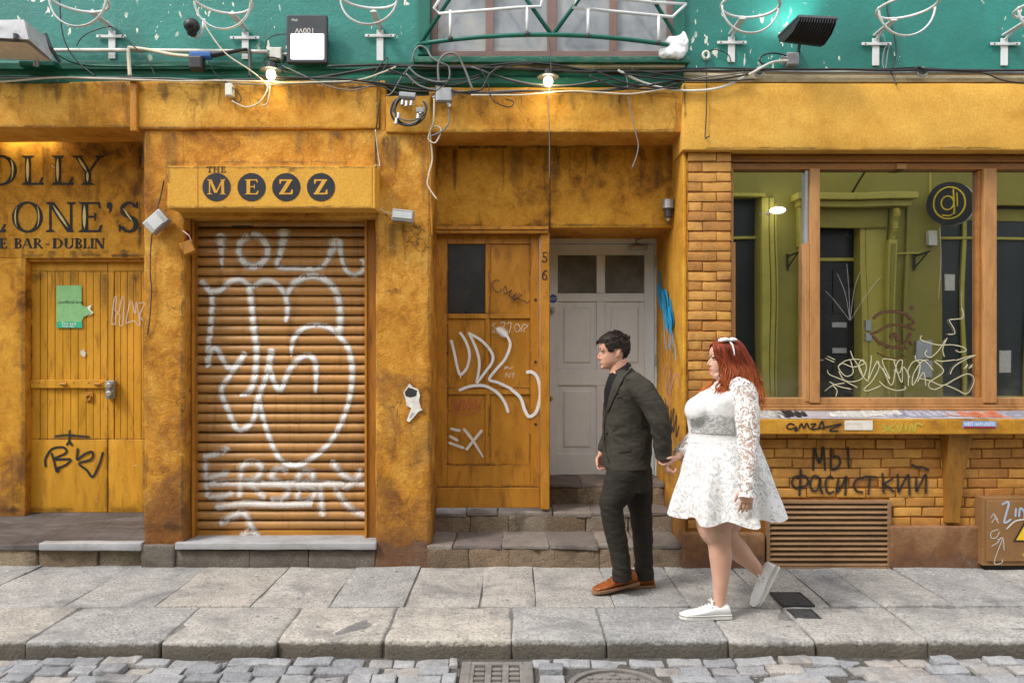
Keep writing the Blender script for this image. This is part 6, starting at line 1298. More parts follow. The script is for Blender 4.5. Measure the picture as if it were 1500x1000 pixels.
class Head:
    def __init__(s, px, chin_py, Y, H, pitch=0., yaw=0.):
        s.H = H; s.o = P(px, chin_py, Y); s.rot = Matrix.Rotation(radians(yaw), 3, 'Z') @ Matrix.Rotation(radians(-pitch), 3, 'Y')
    def w(s, x, y, h):                 # x forward, y towards the far side, h up, all in head heights
        v = s.rot @ Vector((-x, y, h - .45)); return s.o + (v + Vector((0, 0, .45))) * s.H
    def surf(s, th, h, off=0.):
        c, sn = cos(th), sin(th); fx, bx, wd = itp(HF, h), itp(HB, h), itp(HW, h)
        x = fx * abs(c) ** .85 if c > 0 else -bx * abs(c) ** .9; y = wd * math.copysign(abs(sn) ** .9, sn)
        if c > 0: x -= .045 * exp(-((h - .485) / .05) ** 2 - ((abs(y) - .15) / .075) ** 2)
        l = sqrt(x * x + y * y) + 1e-6; k = 1 + off / max(l, .12)
        return s.w(x * k, y * k, h + off * (1.1 if h > .8 else .3) * max(0, h - .5) * 2)
    def build(s, mb, jaw=1.):
        hs_ = [.0, .02, .05, .09, .13, .17, .21, .25, .3, .35, .4, .44, .48, .52, .56, .6, .66, .72, .78, .84, .89, .93, .965, .985, .997]
        mb.loft([[s.surf(2 * pi * k / 40, h) for k in range(40)] for h in hs_])
        q = [s.w(.365, 0, .51), s.w(.41, 0, .45), s.w(.448, 0, .39), s.w(.458, 0, .35), s.w(.40, 0, .31)]
        mb.tube(q, [.024 * s.H, .029 * s.H, .037 * s.H, .043 * s.H, .04 * s.H], 10)
        for sy in (-1, 1):
            mb.ell(s.w(.415, sy * .055, .325), .035 * s.H, .03 * s.H, .03 * s.H, 10, 7)
            mb.ell(s.w(.355, sy * .15, .565), .05 * s.H, .09 * s.H, .03 * s.H, 10, 7)
            mb.ell(s.w(.235, sy * .18, .345), .095 * s.H, .065 * s.H, .11 * s.H, 12, 8)
            r_ = s.rot @ Matrix.Rotation(radians(12), 3, 'Y') @ Matrix.Rotation(radians(sy * 18), 3, 'Z')
            mb.ell(s.w(-.06, sy * .325, .43), .060 * s.H, .020 * s.H, .105 * s.H, 14, 9, r_)
            mb.ell(s.w(-.085, sy * .34, .47), .036 * s.H, .018 * s.H, .055 * s.H, 12, 7, r_)
        mb.ell(s.w(.39, 0, .205), .042 * s.H, .085 * s.H, .022 * s.H, 12, 7).ell(s.w(.385, 0, .165), .042 * s.H, .075 * s.H, .024 * s.H, 12, 7)
        mb.ell(s.w(.36, 0, .065), .06 * s.H, .085 * s.H, .065 * s.H, 12, 8)
        return mb
def hand(mb, wrist, d, n, thumb, L=.18, curl=(25, 35, 30), spread=.9):
    d = Vector(d).normalized(); n = Vector(n); n = (n - d * n.dot(d)).normalized(); s = d.cross(n)
    if s.dot(Vector(thumb)) < 0: s = -s
    k = L / .18; wrist = Vector(wrist); kn = wrist + d * .085 * k
    rg = []
    for t, hw, th in ((-.02, .024, .019), (0, .027, .019), (.03, .036, .018), (.06, .040, .016), (.09, .039, .012)):
        c = wrist + d * t * k; rg.append([c + s * hw * k * cos(2 * pi * i / 16) + n * th * k * sin(2 * pi * i / 16) for i in range(16)])
    mb.loft(rg)
    for i, (o, l) in enumerate(((.0305, .072), (.0105, .080), (-.0095, .074), (-.0285, .058))):
        p = kn + s * o * k - d * .012 * k; pts = [p]; a = 0.; dd = (d + s * (o * spread * 3)).normalized()
        seg = (.012 + l * .42, l * .32, l * .26)
        for j, g in enumerate(seg):
            a += radians(curl[j] * (1 + .12 * i)); v = dd * cos(a) + n * sin(a); p = p + v * g * k; pts.append(p)
        mb.tube(pts, [.0092 * k, .0088 * k, .0080 * k, .0062 * k], 10); mb.ell(pts[-1], .0064 * k, .0064 * k, .0064 * k, 8, 6)
    p = wrist + d * .025 * k + s * .026 * k + n * .006; v1 = (s * .75 + d * .65 + n * .35).normalized(); v2 = (s * .2 + d * .85 + n * .5).normalized()
    q = [p, p + v1 * .032 * k, p + v1 * .032 * k + v2 * .03 * k, p + v1 * .032 * k + v2 * .052 * k]
    mb.tube(q, [.014 * k, .0115 * k, .0095 * k, .0065 * k], 10); mb.ell(q[-1], .0068 * k, .0068 * k, .0068 * k, 8, 6)
    return mb
def skin_mat(name, col, flush):
    t = NT(name); n = t.noise(t.pos(), 18, 4, .6); c = t.mix(t.rng(n, .4, .7, 0, .5), col, flush)
    t.b.inputs['Subsurface Weight'].default_value = .12; t.b.inputs['Subsurface Radius'].default_value = (.012, .005, .003); t.b.inputs['Subsurface Scale'].default_value = .5
    t.bump(t.noise(t.pos(), 220, 3, .6), .08, .002); return t.fin(c, .48)
def cloth_mat(name, c0, c1, rough=.85, sc=260, bump=.25):
    t = NT(name); n = t.noise(t.scale(t.pos(), (1, 1, 1.6)), sc, 2, .7); m2 = t.noise(t.pos(), 7, 4, .6)
    c = t.mix(t.rng(n, .35, .65), c0, c1); c = t.mix(t.rng(m2, .35, .7, 0, .35), c, tuple(x * .6 for x in c0))
    t.bump(t.math('ADD', t.math('MULTIPLY', n, .3), t.noise(t.scale(t.pos(), (1, 1, 1.8)), 16, 5, .55, .6)), bump, .012)
    t.b.inputs['Specular IOR Level'].default_value = .2; return t.fin(c, rough)
def lace_mat(name, hole, col=(.80, .80, .80), sc=26., cover=.10, shade=.86, bmp=.6):
    """swirling corded flowers on a net; hole: how much of the net lets through what is behind (0: none)"""
    t = NT(name); p = t.pos()
    def ridge(sc, w, d):
        f = t.math('ABSOLUTE', t.math('SUBTRACT', t.noise(p, sc, 2, .5, d), .5)); return t.rng(f, w * .6, w, 1, 0)
    solid = t.math('MAXIMUM', ridge(sc, cover * .55, 2.2), t.rng(t.noise(p, sc * .8, 4, .6, 1.5), .60 - cover * .6, .635 - cover * .6))
    c = t.mix(solid, tuple(x * shade for x in col), col)
    t.bump(t.math('ADD', solid, t.math('MULTIPLY', t.noise(p, 120, 4), .3)), bmp, .006); t.fin(c, .7)
    if hole:
        net = t.rng(t.noise(p, 330, 1, .5), .46, .54); a = t.math('MAXIMUM', solid, t.math('MULTIPLY', t.math('ADD', .6, t.math('MULTIPLY', net, .4)), 1 - hole))
        tr = t.node('ShaderNodeBsdfTransparent'); mx = t.node('ShaderNodeMixShader', None, Fac=a)
        t.t.links.new(tr.outputs[0], mx.inputs[1]); t.t.links.new(t.b.outputs[0], mx.inputs[2]); t.t.links.new(mx.outputs[0], t.out.inputs[0])
    return t.m
def hair_mat(name, root, tip, z0, z1):
    t = NT(name); n = t.noise(t.scale(t.pos(), (34, 34, 7)), 1.5, 4, .6); h = t.rng(t.math('ADD', t.sep(), t.math('MULTIPLY', t.math('SUBTRACT', n, .5), .16)), z0, z1)
    c = t.mix(h, tip, root); c = t.mix(t.rng(n, .38, .58, .75, 0), c, tuple(x * .35 for x in root))
    t.b.inputs['Specular IOR Level'].default_value = .22; return t.fin(c, .6)
def shoe(parent, heel, d, up, L, wd, mats, name, sneaker, label=None):
    heel = Vector(heel); d = Vector(d).normalized(); up = Vector(up); up = (up - d * up.dot(d)).normalized(); s = d.cross(up)
    k = L / .28
    if sneaker: S = [(0, .026, .05), (.03, .033, .075), (.12, .036, .082), (.25, .037, .080), (.36, .039, .078), (.48, .042, .066), (.62, .046, .052), (.78, .047, .041), (.9, .040, .035), (.97, .026, .030), (1., .010, .024)]
    else: S = [(0, .024, .05), (.03, .031, .085), (.12, .034, .095), (.25, .035, .098), (.36, .036, .088), (.48, .040, .070), (.62, .045, .054), (.78, .045, .043), (.9, .037, .037), (.97, .024, .031), (1., .009, .024)]
    sh_ = .024 if sneaker else .016
    def rg(t, hw, top, bot):
        c = heel + d * t * L; out = []
        for i in range(18):
            a = 2 * pi * i / 18; u = sin(a); y = cos(a)
            out.append(c + s * hw * k * math.copysign(abs(y) ** (.8 if u < 0 else 1.1), y) + up * k * lerp(bot, top, (u + 1) / 2))
        return out
    o = part(name, remesh(MB().loft([rg(t, h, tp, sh_ * .8) for t, h, tp in S]), .004, 3), mats[0], parent, label, True)
    so = MB().loft([[heel + d * (t * (L + .012) - .006) + s * (h + .005) * k * cos(2 * pi * i / 14) + up * k * (sh_ if sin(2 * pi * i / 14) > 0 else 0) for i in range(14)] for t, h, tp in S])
    part('sole', so, mats[1], o)
    if sneaker:
        part('sole_stripe', MB().loft([[heel + d * (t * (L + .014) - .007) + s * (h + .0062) * k * cos(2 * pi * i / 14) + up * k * (sh_ - .003 if sin(2 * pi * i / 14) > 0 else sh_ - .007) for i in range(14)] for t, h, tp in S]), mats[2], o)
    lm = MB()
    for j in range(5):
        t = lerp(.36, .62, j / 4); top = lerp(.083, .055, j / 4) if sneaker else lerp(.09, .058, j / 4); c = heel + d * t * L + up * top * k
        lm.tube([c - s * .020 * k - up * .006, c + up * .005 * k, c + s * .020 * k - up * .006], .0034, 6)
    if sneaker:
        c = heel + d * .36 * L + up * .090 * k
        for sg in (-1, 1): lm.tube([c, c + s * sg * .02 + up * .012, c + s * sg * .035 + d * .012, c + s * sg * .02 - up * .004, c], .003, 6)
    part('laces', lm, mats[3], o)
    if sneaker:
        for j in range(4):
            t = lerp(.38, .58, j / 3)
            for sg in (-1, 1): part('eyelet', MB().ell(heel + d * t * L + s * sg * .030 * k + up * lerp(.066, .042, j / 3) * k, .004, .004, .004, 7, 5), mats[2], o)
    return o

# ---- the man: Y 5.1, walking to the left, his near arm trailing back to her hand
YM = 5.10
man = thing('person', 'man in dark grey suit and tan shoes striding left, leading a woman by hand', 'person', (X(925, YM), YM, 0), 'couple walking hand in hand')
SK1 = skin_mat('man_skin', (.56, .31, .215), (.52, .22, .15))
HM = Head(899, 539.5, YM, .222, 5, 4)
b = MB(); HM.build(b)
b.loft([hring(*a) for a in ((905, 549, YM, 13, .055), (906, 540, YM, 13.2, .056), (905, 529, YM, 13, .056), (904, 521, YM, 12, .052))])
b.loft([hring(*a) for a in ((918, 690, YM, 26, .15), (918, 660, YM, 26, .15), (918, 620, YM, 28, .15), (918, 585, YM, 29, .17), (916, 562, YM, 27, .17), (912, 550, YM, 19, .10), (907, 544, YM, 13, .06))])
limb(b, [(934, 562, YM - .18, .055), (966, 616, YM - .25, .045), (971, 669, YM - .22, .028)]); limb(b, [(914, 562, YM + .18, .055), (902, 618, YM + .24, .045), (882, 663, YM + .2, .028)])
limb(b, [(919, 690, YM - .09, .09), (908, 716, YM - .09, .075), (899, 742, YM - .09, .05), (904, 775, YM - .085, .046), (911, 832, YM - .08, .036)]); limb(b, [(932, 690, YM + .09, .09), (939, 760, YM + .09, .05), (943, 832, YM + .09, .036)])
hand(b, P(881.5, 663, YM + .2), (-.14, -.1, -1), (.55, -.85, .0), (-1, -.3, 0), .175, (35, 50, 40))
WH = P(971.5, 669, YM - .22)
hand(b, WH, (.28, .05, -.95), (.9, .15, .3), (0, 1, 0), .18, (30, 45, 40))
mb_ = remesh(b, .0036, 4, .5); part('body', mb_, SK1, man, smooth=True)
M_hairm = hair_mat('dark_brown_hair', (.022, .014, .012), (.030, .019, .014), 1.4, 1.8)
def hair_ok(th, h):
    c = cos(th); a = abs((th + pi) % (2 * pi) - pi)
    lim = .80 - .03 * (a / .5) if a < .5 else (.77 if a < .85 else (lerp(.77, .50, (a - .85) / .25) if a < 1.1 else (.50 if a < 1.45 else (.56 if a < 1.9 else lerp(.50, .17, min(1, (a - 1.9) / .5))))))
    return h >= lim
hm = MB(); n_t, n_h = 72, 44; idx = {}
for j in range(n_h):
    for i in range(n_t):
        th, h = 2 * pi * i / n_t, lerp(.16, .999, j / (n_h - 1))
        o_ = .026 + .030 * max(0, min(1, (h - .66) / .2)) + .012 * nz((cos(th) * 3, sin(th) * 3, h * 6), 2.) ; hm.v.append(tuple(HM.surf(th, h, o_))); hm.fade.append(1.)
for j in range(n_h - 1):
    for i in range(n_t):
        if hair_ok(2 * pi * (i + .5) / n_t, lerp(.16, .999, (j + .5) / (n_h - 1))): hm.f.append((j * n_t + i, j * n_t + (i + 1) % n_t, (j + 1) * n_t + (i + 1) % n_t, (j + 1) * n_t + i))
for i in range(900):
    th, h = R.uniform(0, 2 * pi), R.uniform(.2, .995)
    if not hair_ok(th, h - .01): continue
    p = HM.surf(th, h, .02); q = HM.surf(th, h, .12); nn = (q - p).normalized(); fw = Vector((-1, 0, -.05)) if h > .72 else Vector((.35, 0, -1)); ln = (.032 if h > .74 else .008) * R.uniform(.7, 1.3)
    ft = fw - nn * fw.dot(nn); ft = ft.normalized() if ft.length > .05 else Vector((-1, 0, 0)); sd = nn.cross(ft)
    v = (ft + nn * (R.uniform(.15, .45) if h > .72 else .10) + sd * R.uniform(-.35, .35)).normalized()
    hm.tube([p, p + (v * .55 + nn * .12) * ln, p + v * ln - nn * ln * .10], [.0036, .0030, .0006], 5)
hr = part('hair', hm, M_hairm, man, smooth=True)
M_brow = plain('dark_brow', (.03, .018, .014), .7); M_lip = plain('lip', (.45, .17, .14), .45); M_eye = plain('eye_white', (.6, .58, .55), .25); M_iris = plain('dark_iris', (.03, .02, .015), .2)
def face(Hd, parent, lips, brow, lash=False):
    for sy in (-1, 1):
        part('eyebrow', MB().tube([Hd.w(.402, sy * .075, .592), Hd.w(.388, sy * .14, .606), Hd.w(.325, sy * .24, .585)], [(.012 * Hd.H, .012 * Hd.H), (.012 * Hd.H, .012 * Hd.H), (.006 * Hd.H, .008 * Hd.H)], 6), brow, parent)
        e = part('eye', MB().ell(Hd.w(.318, sy * .15, .492), .044 * Hd.H, .050 * Hd.H, .022 * Hd.H, 12, 8), M_eye, parent, smooth=True)
        part('iris', MB().ell(Hd.w(.347, sy * .140, .489), .020 * Hd.H, .024 * Hd.H, .021 * Hd.H, 10, 7), M_iris, e, smooth=True)
        part('lash_line', MB().tube([Hd.w(.372, sy * .10, .512), Hd.w(.372, sy * .15, .524), Hd.w(.325, sy * .215, .505)], .008 * Hd.H * (1.3 if lash else 1), 6), M_brow, e)
    part('lips', MB().tube([Hd.w(.395, -.085, .190), Hd.w(.428, -.04, .205), Hd.w(.436, 0, .203), Hd.w(.428, .04, .205), Hd.w(.395, .085, .190)], [.004 * Hd.H, .012 * Hd.H, .013 * Hd.H, .012 * Hd.H, .004 * Hd.H], 8).tube([Hd.w(.39, -.075, .182), Hd.w(.424, -.035, .168), Hd.w(.43, 0, .166), Hd.w(.424, .035, .168), Hd.w(.39, .075, .182)], [.004 * Hd.H, .013 * Hd.H, .015 * Hd.H, .013 * Hd.H, .004 * Hd.H], 8), lips, parent, smooth=True)
face(HM, man, M_lip, M_brow)
# suit
M_suit = cloth_mat('charcoal_suit', (.030, .0265, .021), (.062, .055, .044), bump=.5); M_trou = cloth_mat('charcoal_trousers', (.019, .0165, .0135), (.040, .0355, .029), bump=.5)
M_shirt = cloth_mat('black_shirt', (.008, .008, .010), (.014, .014, .016), .7)
j = MB()
j.loft([hring(*a) for a in ((917, 683, YM, 36, .205, 30), (917.5, 672, YM, 35.5, .20, 30), (919, 650, YM, 35.5, .19, 30), (920, 625, YM, 36.5, .185, 30), (921, 600, YM, 37, .19, 30), (921, 580, YM, 36, .205, 30), (921, 566, YM, 34, .205, 30), (919, 555, YM, 29, .17, 30), (916, 549, YM, 23, .125, 30), (914, 545, YM, 18, .085, 30), (913, 540.5, YM, 14.5, .07, 30))])
limb(j, [(929, 562, YM - .165, .072), (945, 577, YM - .205, .076), (959, 600, YM - .24, .071), (967, 620, YM - .26, .066), (970, 645, YM - .245, .059), (971.5, 660, YM - .225, .054)])
rr_ = [P(971, 655, YM - .23), P(972, 671.5, YM - .22)]; j.tube(rr_, [.054, .053], 16)
limb(j, [(916, 562, YM + .165, .072), (906, 596, YM + .23, .070), (901, 620, YM + .25, .064), (891, 645, YM + .225, .055), (885.5, 657, YM + .205, .049)])
def fold_m(v, n):
    d = .007 * nz((v.x, v.y, v.z * 1.9), 8) + .0025 * nz((v.x * 1.2, v.y, v.z * 3), 22)
    e = P(966, 618, YM - .25); r = (v - e).length
    if r < .16: d += .007 * (1 - r / .16) * sin((v.z * .8 + v.x * .9) * 95 + 3 * nz(v, 6))
    w = P(893, 636, YM - .1); r = (v - w).length
    if r < .22 and n.y < 0: d += .0045 * (1 - r / .22) * min(1, r / .07) * 1.2 * sin(atan2(v.z - w.z, v.x - w.x) * 7 + 2 * nz(v, 5))
    return d
jm = remesh(j, .0075, 4, .5, fold_m); jk = part('jacket', jm, M_suit, man, smooth=True); jb = bvh_of(jm)
part('lapel', patch(jb, [(919, 531), (904, 552), (895, 574), (889, 601)], [(927, 538), (916, 553), (907, 569), (891.5, 603)], .009, 12), M_suit, jk, smooth=True)
part('lapel_edge', MB().tube([on(jb, *p, .008) for p in ((926, 541), (914, 554), (913.5, 557.5), (908, 566), (899, 583), (891, 603))], .0028, 6), M_shirt, jk)
part('notch', MB().tube([on(jb, *p, .010) for p in ((914, 553), (919, 557), (923, 555))], .0014, 6), M_shirt, jk)
part('shirt_front', patch(jb, [(897, 545), (889.5, 560), (886.5, 580), (886.8, 600)], [(905, 551), (896, 568), (891, 586), (888.5, 602)], .007, 12), M_shirt, man, smooth=True)
part('front_edge', MB().tube([on(jb, *p, .005) for p in ((889, 603), (886.5, 620), (886.5, 640), (888, 660), (893, 678))], .0026, 6), M_shirt, jk)
part('button', MB().ell(on(jb, 889.5, 634, .006), .009, .006, .009, 10, 7), M_black, jk)
part('pocket_flap', patch(jb, [(905, 657), (922, 654)], [(905.5, 663), (923, 660)], .007, 6), M_suit, jk, smooth=True)
part('breast_pocket', MB().tube([on(jb, *p, .006) for p in ((903, 583), (912, 580.5))], .0016, 6), M_shirt, jk)
cr = MB()
for q_, rads in ((0, (.060, .009)),):
    ring_ = []
    for k in range(29):
        a = 2 * pi * k / 28; ring_.append(P(907.3, 539.5, YM) + Vector((-.060 * cos(a), .058 * sin(a), -.040 * cos(a) - .010)))
    cr.tube(ring_, [(.020, .006)] * 29, 8, False)
part('shirt_collar', cr, M_shirt, man, smooth=True)
tr_ = MB()
tr_.loft([hring(*a) for a in ((920, 668, YM, 29, .165), (919.5, 690, YM, 31, .175), (920, 704, YM, 31, .178), (922, 716, YM, 27, .165))])
limb(tr_, [(917, 688, YM - .085, .120), (906, 716, YM - .09, .104), (896, 742, YM - .09, .079), (901, 775, YM - .085, .069), (907, 808, YM - .08, .063), (911, 833, YM - .08, .060)])
tr_.tube([P(910, 826, YM - .08), P(911.5, 849, YM - .075)], [.060, .065], 24)
limb(tr_, [(931, 690, YM + .085, .110), (936, 720, YM + .09, .090), (939, 758, YM + .09, .072), (942, 795, YM + .09, .064), (943, 830, YM + .09, .060)])
tr_.tube([P(942.5, 820, YM + .09), P(943.5, 847, YM + .09)], [.060, .064], 24)
def fold_t(v, n):
    d = .007 * nz((v.x, v.y, v.z * 1.5), 8) + .003 * nz((v.x, v.y, v.z * 3), 20)
    for c, r0, am in ((P(897, 745, YM - .09), .16, .006), (P(911, 835, YM - .08), .13, .008), (P(943, 835, YM + .09), .13, .008), (P(920, 700, YM - .15), .13, .005)):
        r = (v - c).length
        if r < r0: d += am * .45 * (1 - r / r0) * sin(v.z * 95 + v.x * 40 + 4 * nz(v, 7))
    return d
part('trousers', remesh(tr_, .0075, 4, .5, fold_t), M_trou, man, smooth=True)
M_tan = painted('tan_leather', (.30, .085, .022), .32, .18, .45, bump=.06, dirt=(.10, .03, .01), sc=8); M_sole = plain('brown_sole', (.30, .16, .09), .6); M_lacb = plain('brown_lace', (.16, .05, .02), .7)
h1, t1 = P(933, 854, YM + .035), P(869, 868.5, YM - .06)
shoe(man, h1, t1 - h1, (0, 0, 1), (t1 - h1).length, .09, (M_tan, M_sole, M_lacb, M_lacb), 'shoe', False, 'leading tan leather shoe')
h2 = Vector((X(958, 5.21), 5.21, .002)); shoe(man, h2, (-1, -.12, 0), (0, 0, 1), .285, .09, (M_tan, M_sole, M_lacb, M_lacb), 'shoe', False, 'trailing tan leather shoe')

# ---- the woman: Y 4.72
YV = 4.72
wom = thing('person', 'red haired woman in a short white lace dress and white sneakers, walking left', 'person', (X(1060, YV), YV, 0), 'couple walking hand in hand')
SK2 = skin_mat('woman_skin', (.60, .365, .265), (.54, .27, .19))
HV = Head(1060.5, 550, YV, .207, 2, 3)
b = MB(); HV.build(b)
b.loft([hring(*a) for a in ((1064, 568, YV, 17, .07), (1063, 560, YV, 13.5, .052), (1063, 550, YV, 12.5, .050), (1063, 538, YV, 12.5, .048), (1062, 530, YV, 12, .045))])
b.ell(P(1053, 549, YV), .045, .05, .028, 14, 9)
b.loft([hring(*a) for a in ((1062, 720, YV, 45, .20), (1060, 690, YV, 46, .21), (1058, 660, YV, 42, .18), (1057, 640, YV, 42, .16), (1056, 615, YV, 41, .16), (1055, 598, YV, 41, .17), (1058, 582, YV, 34, .18), (1063, 570, YV, 24, .16), (1064, 563, YV, 16, .07))])
limb(b, [(1088, 580, YV - .17, .056), (1096, 650, YV - .29, .043), (1094.5, 715, YV - .37, .028)])
WV = P(992, 668, YV + .15)
limb(b, [(1056, 580, YV + .17, .055), (1018, 640, YV + .24, .042), (993, 667, YV + .155, .027)])
limb(b, [(1056, 700, YV - .10, .125), (1047, 765, YV - .10, .108), (1053, 793, YV - .10, .069), (1055.5, 815, YV - .10, .065), (1055.5, 845, YV - .10, .050), (1054, 877, YV - .10, .035), (1052, 890, YV - .1, .036)])
b.ell(P(1050, 893, YV - .1), .06, .035, .03, 12, 8)
limb(b, [(1072, 700, YV + .10, .125), (1062, 762, YV + .10, .105), (1064, 785, YV + .10, .074), (1082, 806, YV + .11, .064), (1098, 822, YV + .12, .048), (1112, 836, YV + .12, .036), (1122, 845, YV + .12, .036)])
b.ell(P(1118, 848, YV + .12), .035, .035, .045, 12, 8)
hand(b, P(1094.5, 714, YV - .37), (-.1, -.15, -1), (.1, 1, 0), (-1, 0, 0), .165, (15, 20, 18))
hand(b, WV, (-.72, .0, -.62), (-.4, .25, .6), (0, -1, .3), .16, (20, 45, 40))
part('body', remesh(b, .0038, 4, .5), SK2, wom, smooth=True)
face(HV, wom, plain('rose_lip', (.55, .16, .16), .4), plain('auburn_brow', (.10, .035, .02), .7), True)
M_lace = lace_mat('white_dress_lace', 0, (.74, .74, .745), 15, .10, .965, .25); M_sheer = lace_mat('sheer_sleeve_lace', .70, (.80, .79, .78), 19, .125, .9); M_lining = cloth_mat('white_lining', (.74, .74, .74), (.80, .80, .80), .7, 200, .12)
M_hem = lace_mat('hem_lace', .16, (.74, .74, .745), 14, .15, .955, .3)
bo = MB()
bo.loft([hring(*a) for a in ((1058, 648, YV, 49, .185, 30), (1058, 636, YV, 47, .18, 30), (1056.5, 624, YV, 47, .185, 30), (1054, 610, YV, 47, .195, 30), (1053, 598, YV, 47, .20, 30), (1056, 586, YV, 43, .205, 30), (1062, 576, YV, 34, .205, 30), (1065, 569, YV, 24, .15, 30), (1064.5, 563, YV, 17.5, .085, 30), (1063.5, 558, YV, 14.5, .06, 30))])
for sy in (-1, 1): bo.ell(P(1024, 601, YV + sy * .085), .085, .09, .085, 16, 11)
bm_ = remesh(bo, .007, 5, .5, lambda v, n: .003 * nz(v, 14) + .002 * nz(v, 40)); bd = part('bodice', bm_, M_lace, wom, smooth=True)
part('bodice_lining', remesh(bo, .009, 8, .5, lambda v, n: -.008), M_lining, wom, smooth=True)
bb_ = bvh_of(bm_)
part('sheer_waistband', patch(bb_, [(1012, 613), (1042, 607), (1074, 609)], [(1013, 633), (1042, 635), (1076, 636)], .005, 10, m=6), lace_mat('grey_sheer_lace', 0, (.62, .62, .62), 20, .10, .62), bd, smooth=True)
def skirt(off, tmax):
    g = []; nT = 150; nz_ = 16
    zw, zh = Z(640, YV), .585
    for i in range(nz_ + 1):
        t = tmax * i / nz_; row = []
        fl_ = t ** .82
        for k in range(nT + 1):
            a = 2 * pi * k / nT
            ph = a + .10 * nz((cos(a) * 2, sin(a) * 2, t), 1.3, 3)
            f = .036 * t ** 1.1 * sin(ph * 8 + .7) + .018 * t * sin(ph * 15 + 2 + t) + .010 * t * nz((cos(a) * 4, sin(a) * 4, t * 2), 1.5, 7)
            rx = lerp(.192, .306, fl_) + f + off; ry = lerp(.183, .325, fl_) + f * .9 + off
            cx = lerp(X(1059, YV), X(1064, YV), t)
            if cos(a) > 0: rx += .016 * t * t                    # the skirt swings out behind her
            z = lerp(zw, zh, t) - .014 * t * sin(ph * 9 + 2.0) + (.012 * t if cos(a) > .6 else 0)
            row.append((cx + rx * cos(a), YV + ry * sin(a), z))
        g.append(row)
    return MB().sheet(g)
part('skirt', skirt(.0, 1.), M_hem, wom, 'flared white lace skirt', True)
part('skirt_lining', skirt(-.010, .84), M_lining, wom, smooth=True)
sl1 = MB(); 
def sleeve(pts, n=20):
    q = smooth_path([tuple(P(p[0], p[1], p[2])) + (p[3],) for p in pts], 7); m = MB().tube([p[:3] for p in q], [p[3] for p in q], n, False)
    m.v = [tuple(Vector(v) + Vector((nz(v, 16), nz(v, 16, 3), nz(v, 16, 5))) * .007) for v in m.v]; return m
part('sleeve', sleeve([(1080, 566, YV - .13, .058), (1089, 574, YV - .19, .071), (1094, 598, YV - .235, .071), (1096, 640, YV - .285, .062), (1096, 685, YV - .335, .055), (1094.5, 720, YV - .375, .044), (1094, 730, YV - .385, .047)]), M_sheer, wom, 'near lace sleeve', True)
part('sleeve', sleeve([(1062, 568, YV + .14, .06), (1052, 584, YV + .19, .070), (1032, 618, YV + .23, .062), (1018, 641, YV + .24, .055), (1004, 656, YV + .20, .046), (994, 667, YV + .16, .042)]), M_sheer, wom, 'far lace sleeve', True)
part('collar', MB().tube([P(1062, 561, YV) + Vector((-.058 * cos(a), .056 * sin(a), -.010 * cos(a))) for a in frange(0, 2 * pi, 27)], [(.016, .006)] * 27, 8, False), M_lace, wom, smooth=True)
# hair
M_hairw = hair_mat('auburn_hair', (.21, .036, .016), (.78, .20, .045), 1.20, 1.50)
FE = [(494, 1062), (500, 1047), (506, 1045), (515, 1048), (525, 1051.5), (540, 1057), (555, 1058), (566, 1054), (576, 1051), (586, 1052), (600, 1056)]
BE = [(494, 1064), (497, 1076), (503, 1086), (515, 1094), (530, 1101), (545, 1107), (560, 1112), (580, 1117), (600, 1119), (615, 1120)]
hw_ = MB()
for j in range(24):
    for i in range(60):
        pass
for j_ in range(40):
    for i in range(64):
        th, h = 2 * pi * i / 64, lerp(.05, .999, j_ / 39); hw_.v.append(tuple(HV.surf(th, h, .045 + .01 * nz((cos(th) * 3, sin(th) * 3, h * 5), 2)))); hw_.fade.append(1.)
for j_ in range(39):
    for i in range(64):
        th, h = 2 * pi * (i + .5) / 64, lerp(.05, .999, (j_ + .5) / 39); a = abs((th + pi) % (2 * pi) - pi)
        if h > (.86 if a < .5 else lerp(.86, .40, min(1, (a - .5) / .45)) if a < .95 else (.40 if a < 1.1 else .05)): hw_.f.append((j_ * 64 + i, j_ * 64 + (i + 1) % 64, (j_ + 1) * 64 + (i + 1) % 64, (j_ + 1) * 64 + i))
def strand(s, side, y1, rad, ph, lat0, jit=0., flat=1.):
    pts = []; rs_ = []; n = 22; y0 = 495.5 + 2.5 * s + R.uniform(-.5, .5)
    for k in range(n):
        t = k / (n - 1); y = lerp(y0, y1, t)
        fx, bx = itp(FE, y), itp(BE, y)
        x = lerp(fx, bx, s) + (3.4 * sin(y * .15 + ph) + 2. * sin(y * .30 + ph * 2)) * t ** 1.4 * (1.6 if s < .5 else 1.) + jit * t
        up_ = min(1., (y - 494) / 16.); lat = (.008 + (.088 * up_ ** .6 + .075 * max(0, (y - 535) / 60)) * sqrt(max(0, 1 - (s * .97) ** 2.2))) * lat0
        pts.append(P(x, y, YV + side * lat + .012 * t * sin(y * .12 + ph * 1.7)))
        rs_.append((rad * (1 - .75 * t ** 3) * flat, rad * (1 - .75 * t ** 3)))
    hw_.tube(pts, rs_, 6)
for side in (-1, 1):
    for i in range(46): strand((i + .5) / 46, side, R.uniform(568, 590), .0105, R.uniform(0, 6), .93, 0, 1.)
    for i in range(170):
        s = R.random() ** 1.15; strand(s, side, lerp(574, 597, s) + R.uniform(-16, 8), R.uniform(.0022, .0050), R.uniform(0, 6.3), R.uniform(.98, 1.12), R.uniform(-4, 4))
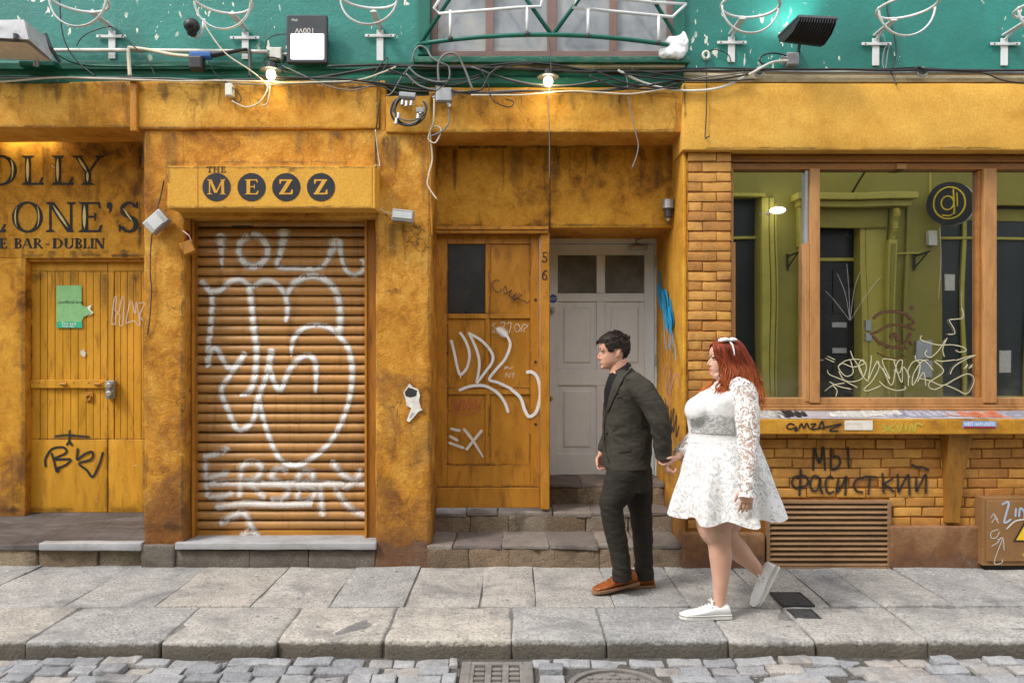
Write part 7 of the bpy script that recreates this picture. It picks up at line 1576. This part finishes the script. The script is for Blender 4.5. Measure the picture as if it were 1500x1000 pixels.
for i in range(12):                                                   # a lock lying forward over the far shoulder
    q = [(1050, 545, YV + .10), (1046, 556, YV + .13), (1038, 564 + i * .3, YV + .15), (1030, 570 + i * .5, YV + .155), (1023, 577 + i * .6, YV + .15)]
    hw_.tube([P(p[0] + R.uniform(-1, 1), p[1] + R.uniform(-1, 1), p[2]) for p in smooth_path(q, 4)], [.006] * 14 + [.004, .003, .001], 6)
for i in range(70):
    s = .35 + .65 * R.random(); strand(s, R.choice((-1, -1, 1)), lerp(560, 604, R.random()), R.uniform(.0010, .0018), R.uniform(0, 6.3), R.uniform(1.05, 1.25), R.uniform(-6, 9))
part('hair', hw_, M_hairw, wom, smooth=True)
hw_ = MB()
for i in range(60):
    s = R.random() ** .9; strand(s, -1, lerp(576, 600, s) + R.uniform(-14, 6), R.uniform(.0020, .0036), R.uniform(0, 6.3), R.uniform(1.04, 1.15), R.uniform(-4, 4))
part('hair_highlights', hw_, hair_mat('copper_hair', (.36, .075, .025), (.85, .32, .09), 1.22, 1.46), wom, 'copper highlights', True)
M_ribbon = cloth_mat('white_ribbon', (.76, .77, .80), (.80, .80, .82), .6, 200, .2)
bw_ = thing('hair_bow', 'white ribbon bow on top of the red haired woman\'s head', 'bow', P(1068, 500, YV - .06))
c = P(1067, 498.5, YV - .055)
part('loop', remesh(MB().ell(c + Vector((-.028, -.01, .004)), .036, .028, .013, 14, 8).ell(c + Vector((-.045, -.012, -.002)), .022, .022, .010, 12, 7), .004, 2, .5, lambda v, n: .003 * nz(v, 40)), M_ribbon, bw_, smooth=True)
part('loop', remesh(MB().ell(c + Vector((.024, -.008, .004)), .026, .024, .012, 14, 8), .004, 2, .5, lambda v, n: .003 * nz(v, 40)), M_ribbon, bw_, smooth=True)
part('knot', MB().ell(c, .010, .012, .011, 10, 7), M_ribbon, bw_, smooth=True)
part('tail', MB().tube([c, P(1073, 505, YV - .105), P(1075, 513, YV - .118), P(1076, 520, YV - .122)], [(.006, .004), (.008, .003), (.008, .003), (.003, .002)], 6), M_ribbon, bw_)
M_canvas = cloth_mat('white_canvas', (.74, .75, .77), (.80, .80, .82), .7, 200, .15); M_rub = plain('white_rubber', (.72, .71, .68), .45); M_line = plain('dark_stripe', (.03, .03, .05), .5); M_lacew = plain('white_lace_cord', (.78, .78, .78), .7)
hs1 = Vector((X(1069, YV - .1), YV - .1, .002)); shoe(wom, hs1, (-1, -.04, 0), (0, 0, 1), .288, .09, (M_canvas, M_rub, M_line, M_lacew), 'shoe', True, 'white canvas sneaker planted on the kerb')
hh, tt = P(1138, 829, YV + .12), P(1106, 888, YV + .10); shoe(wom, hh, tt - hh, (-.8, -.25, .55), (tt - hh).length, .09, (M_canvas, M_rub, M_line, M_lacew), 'shoe', True, 'white canvas sneaker lifted behind, sole to the right')
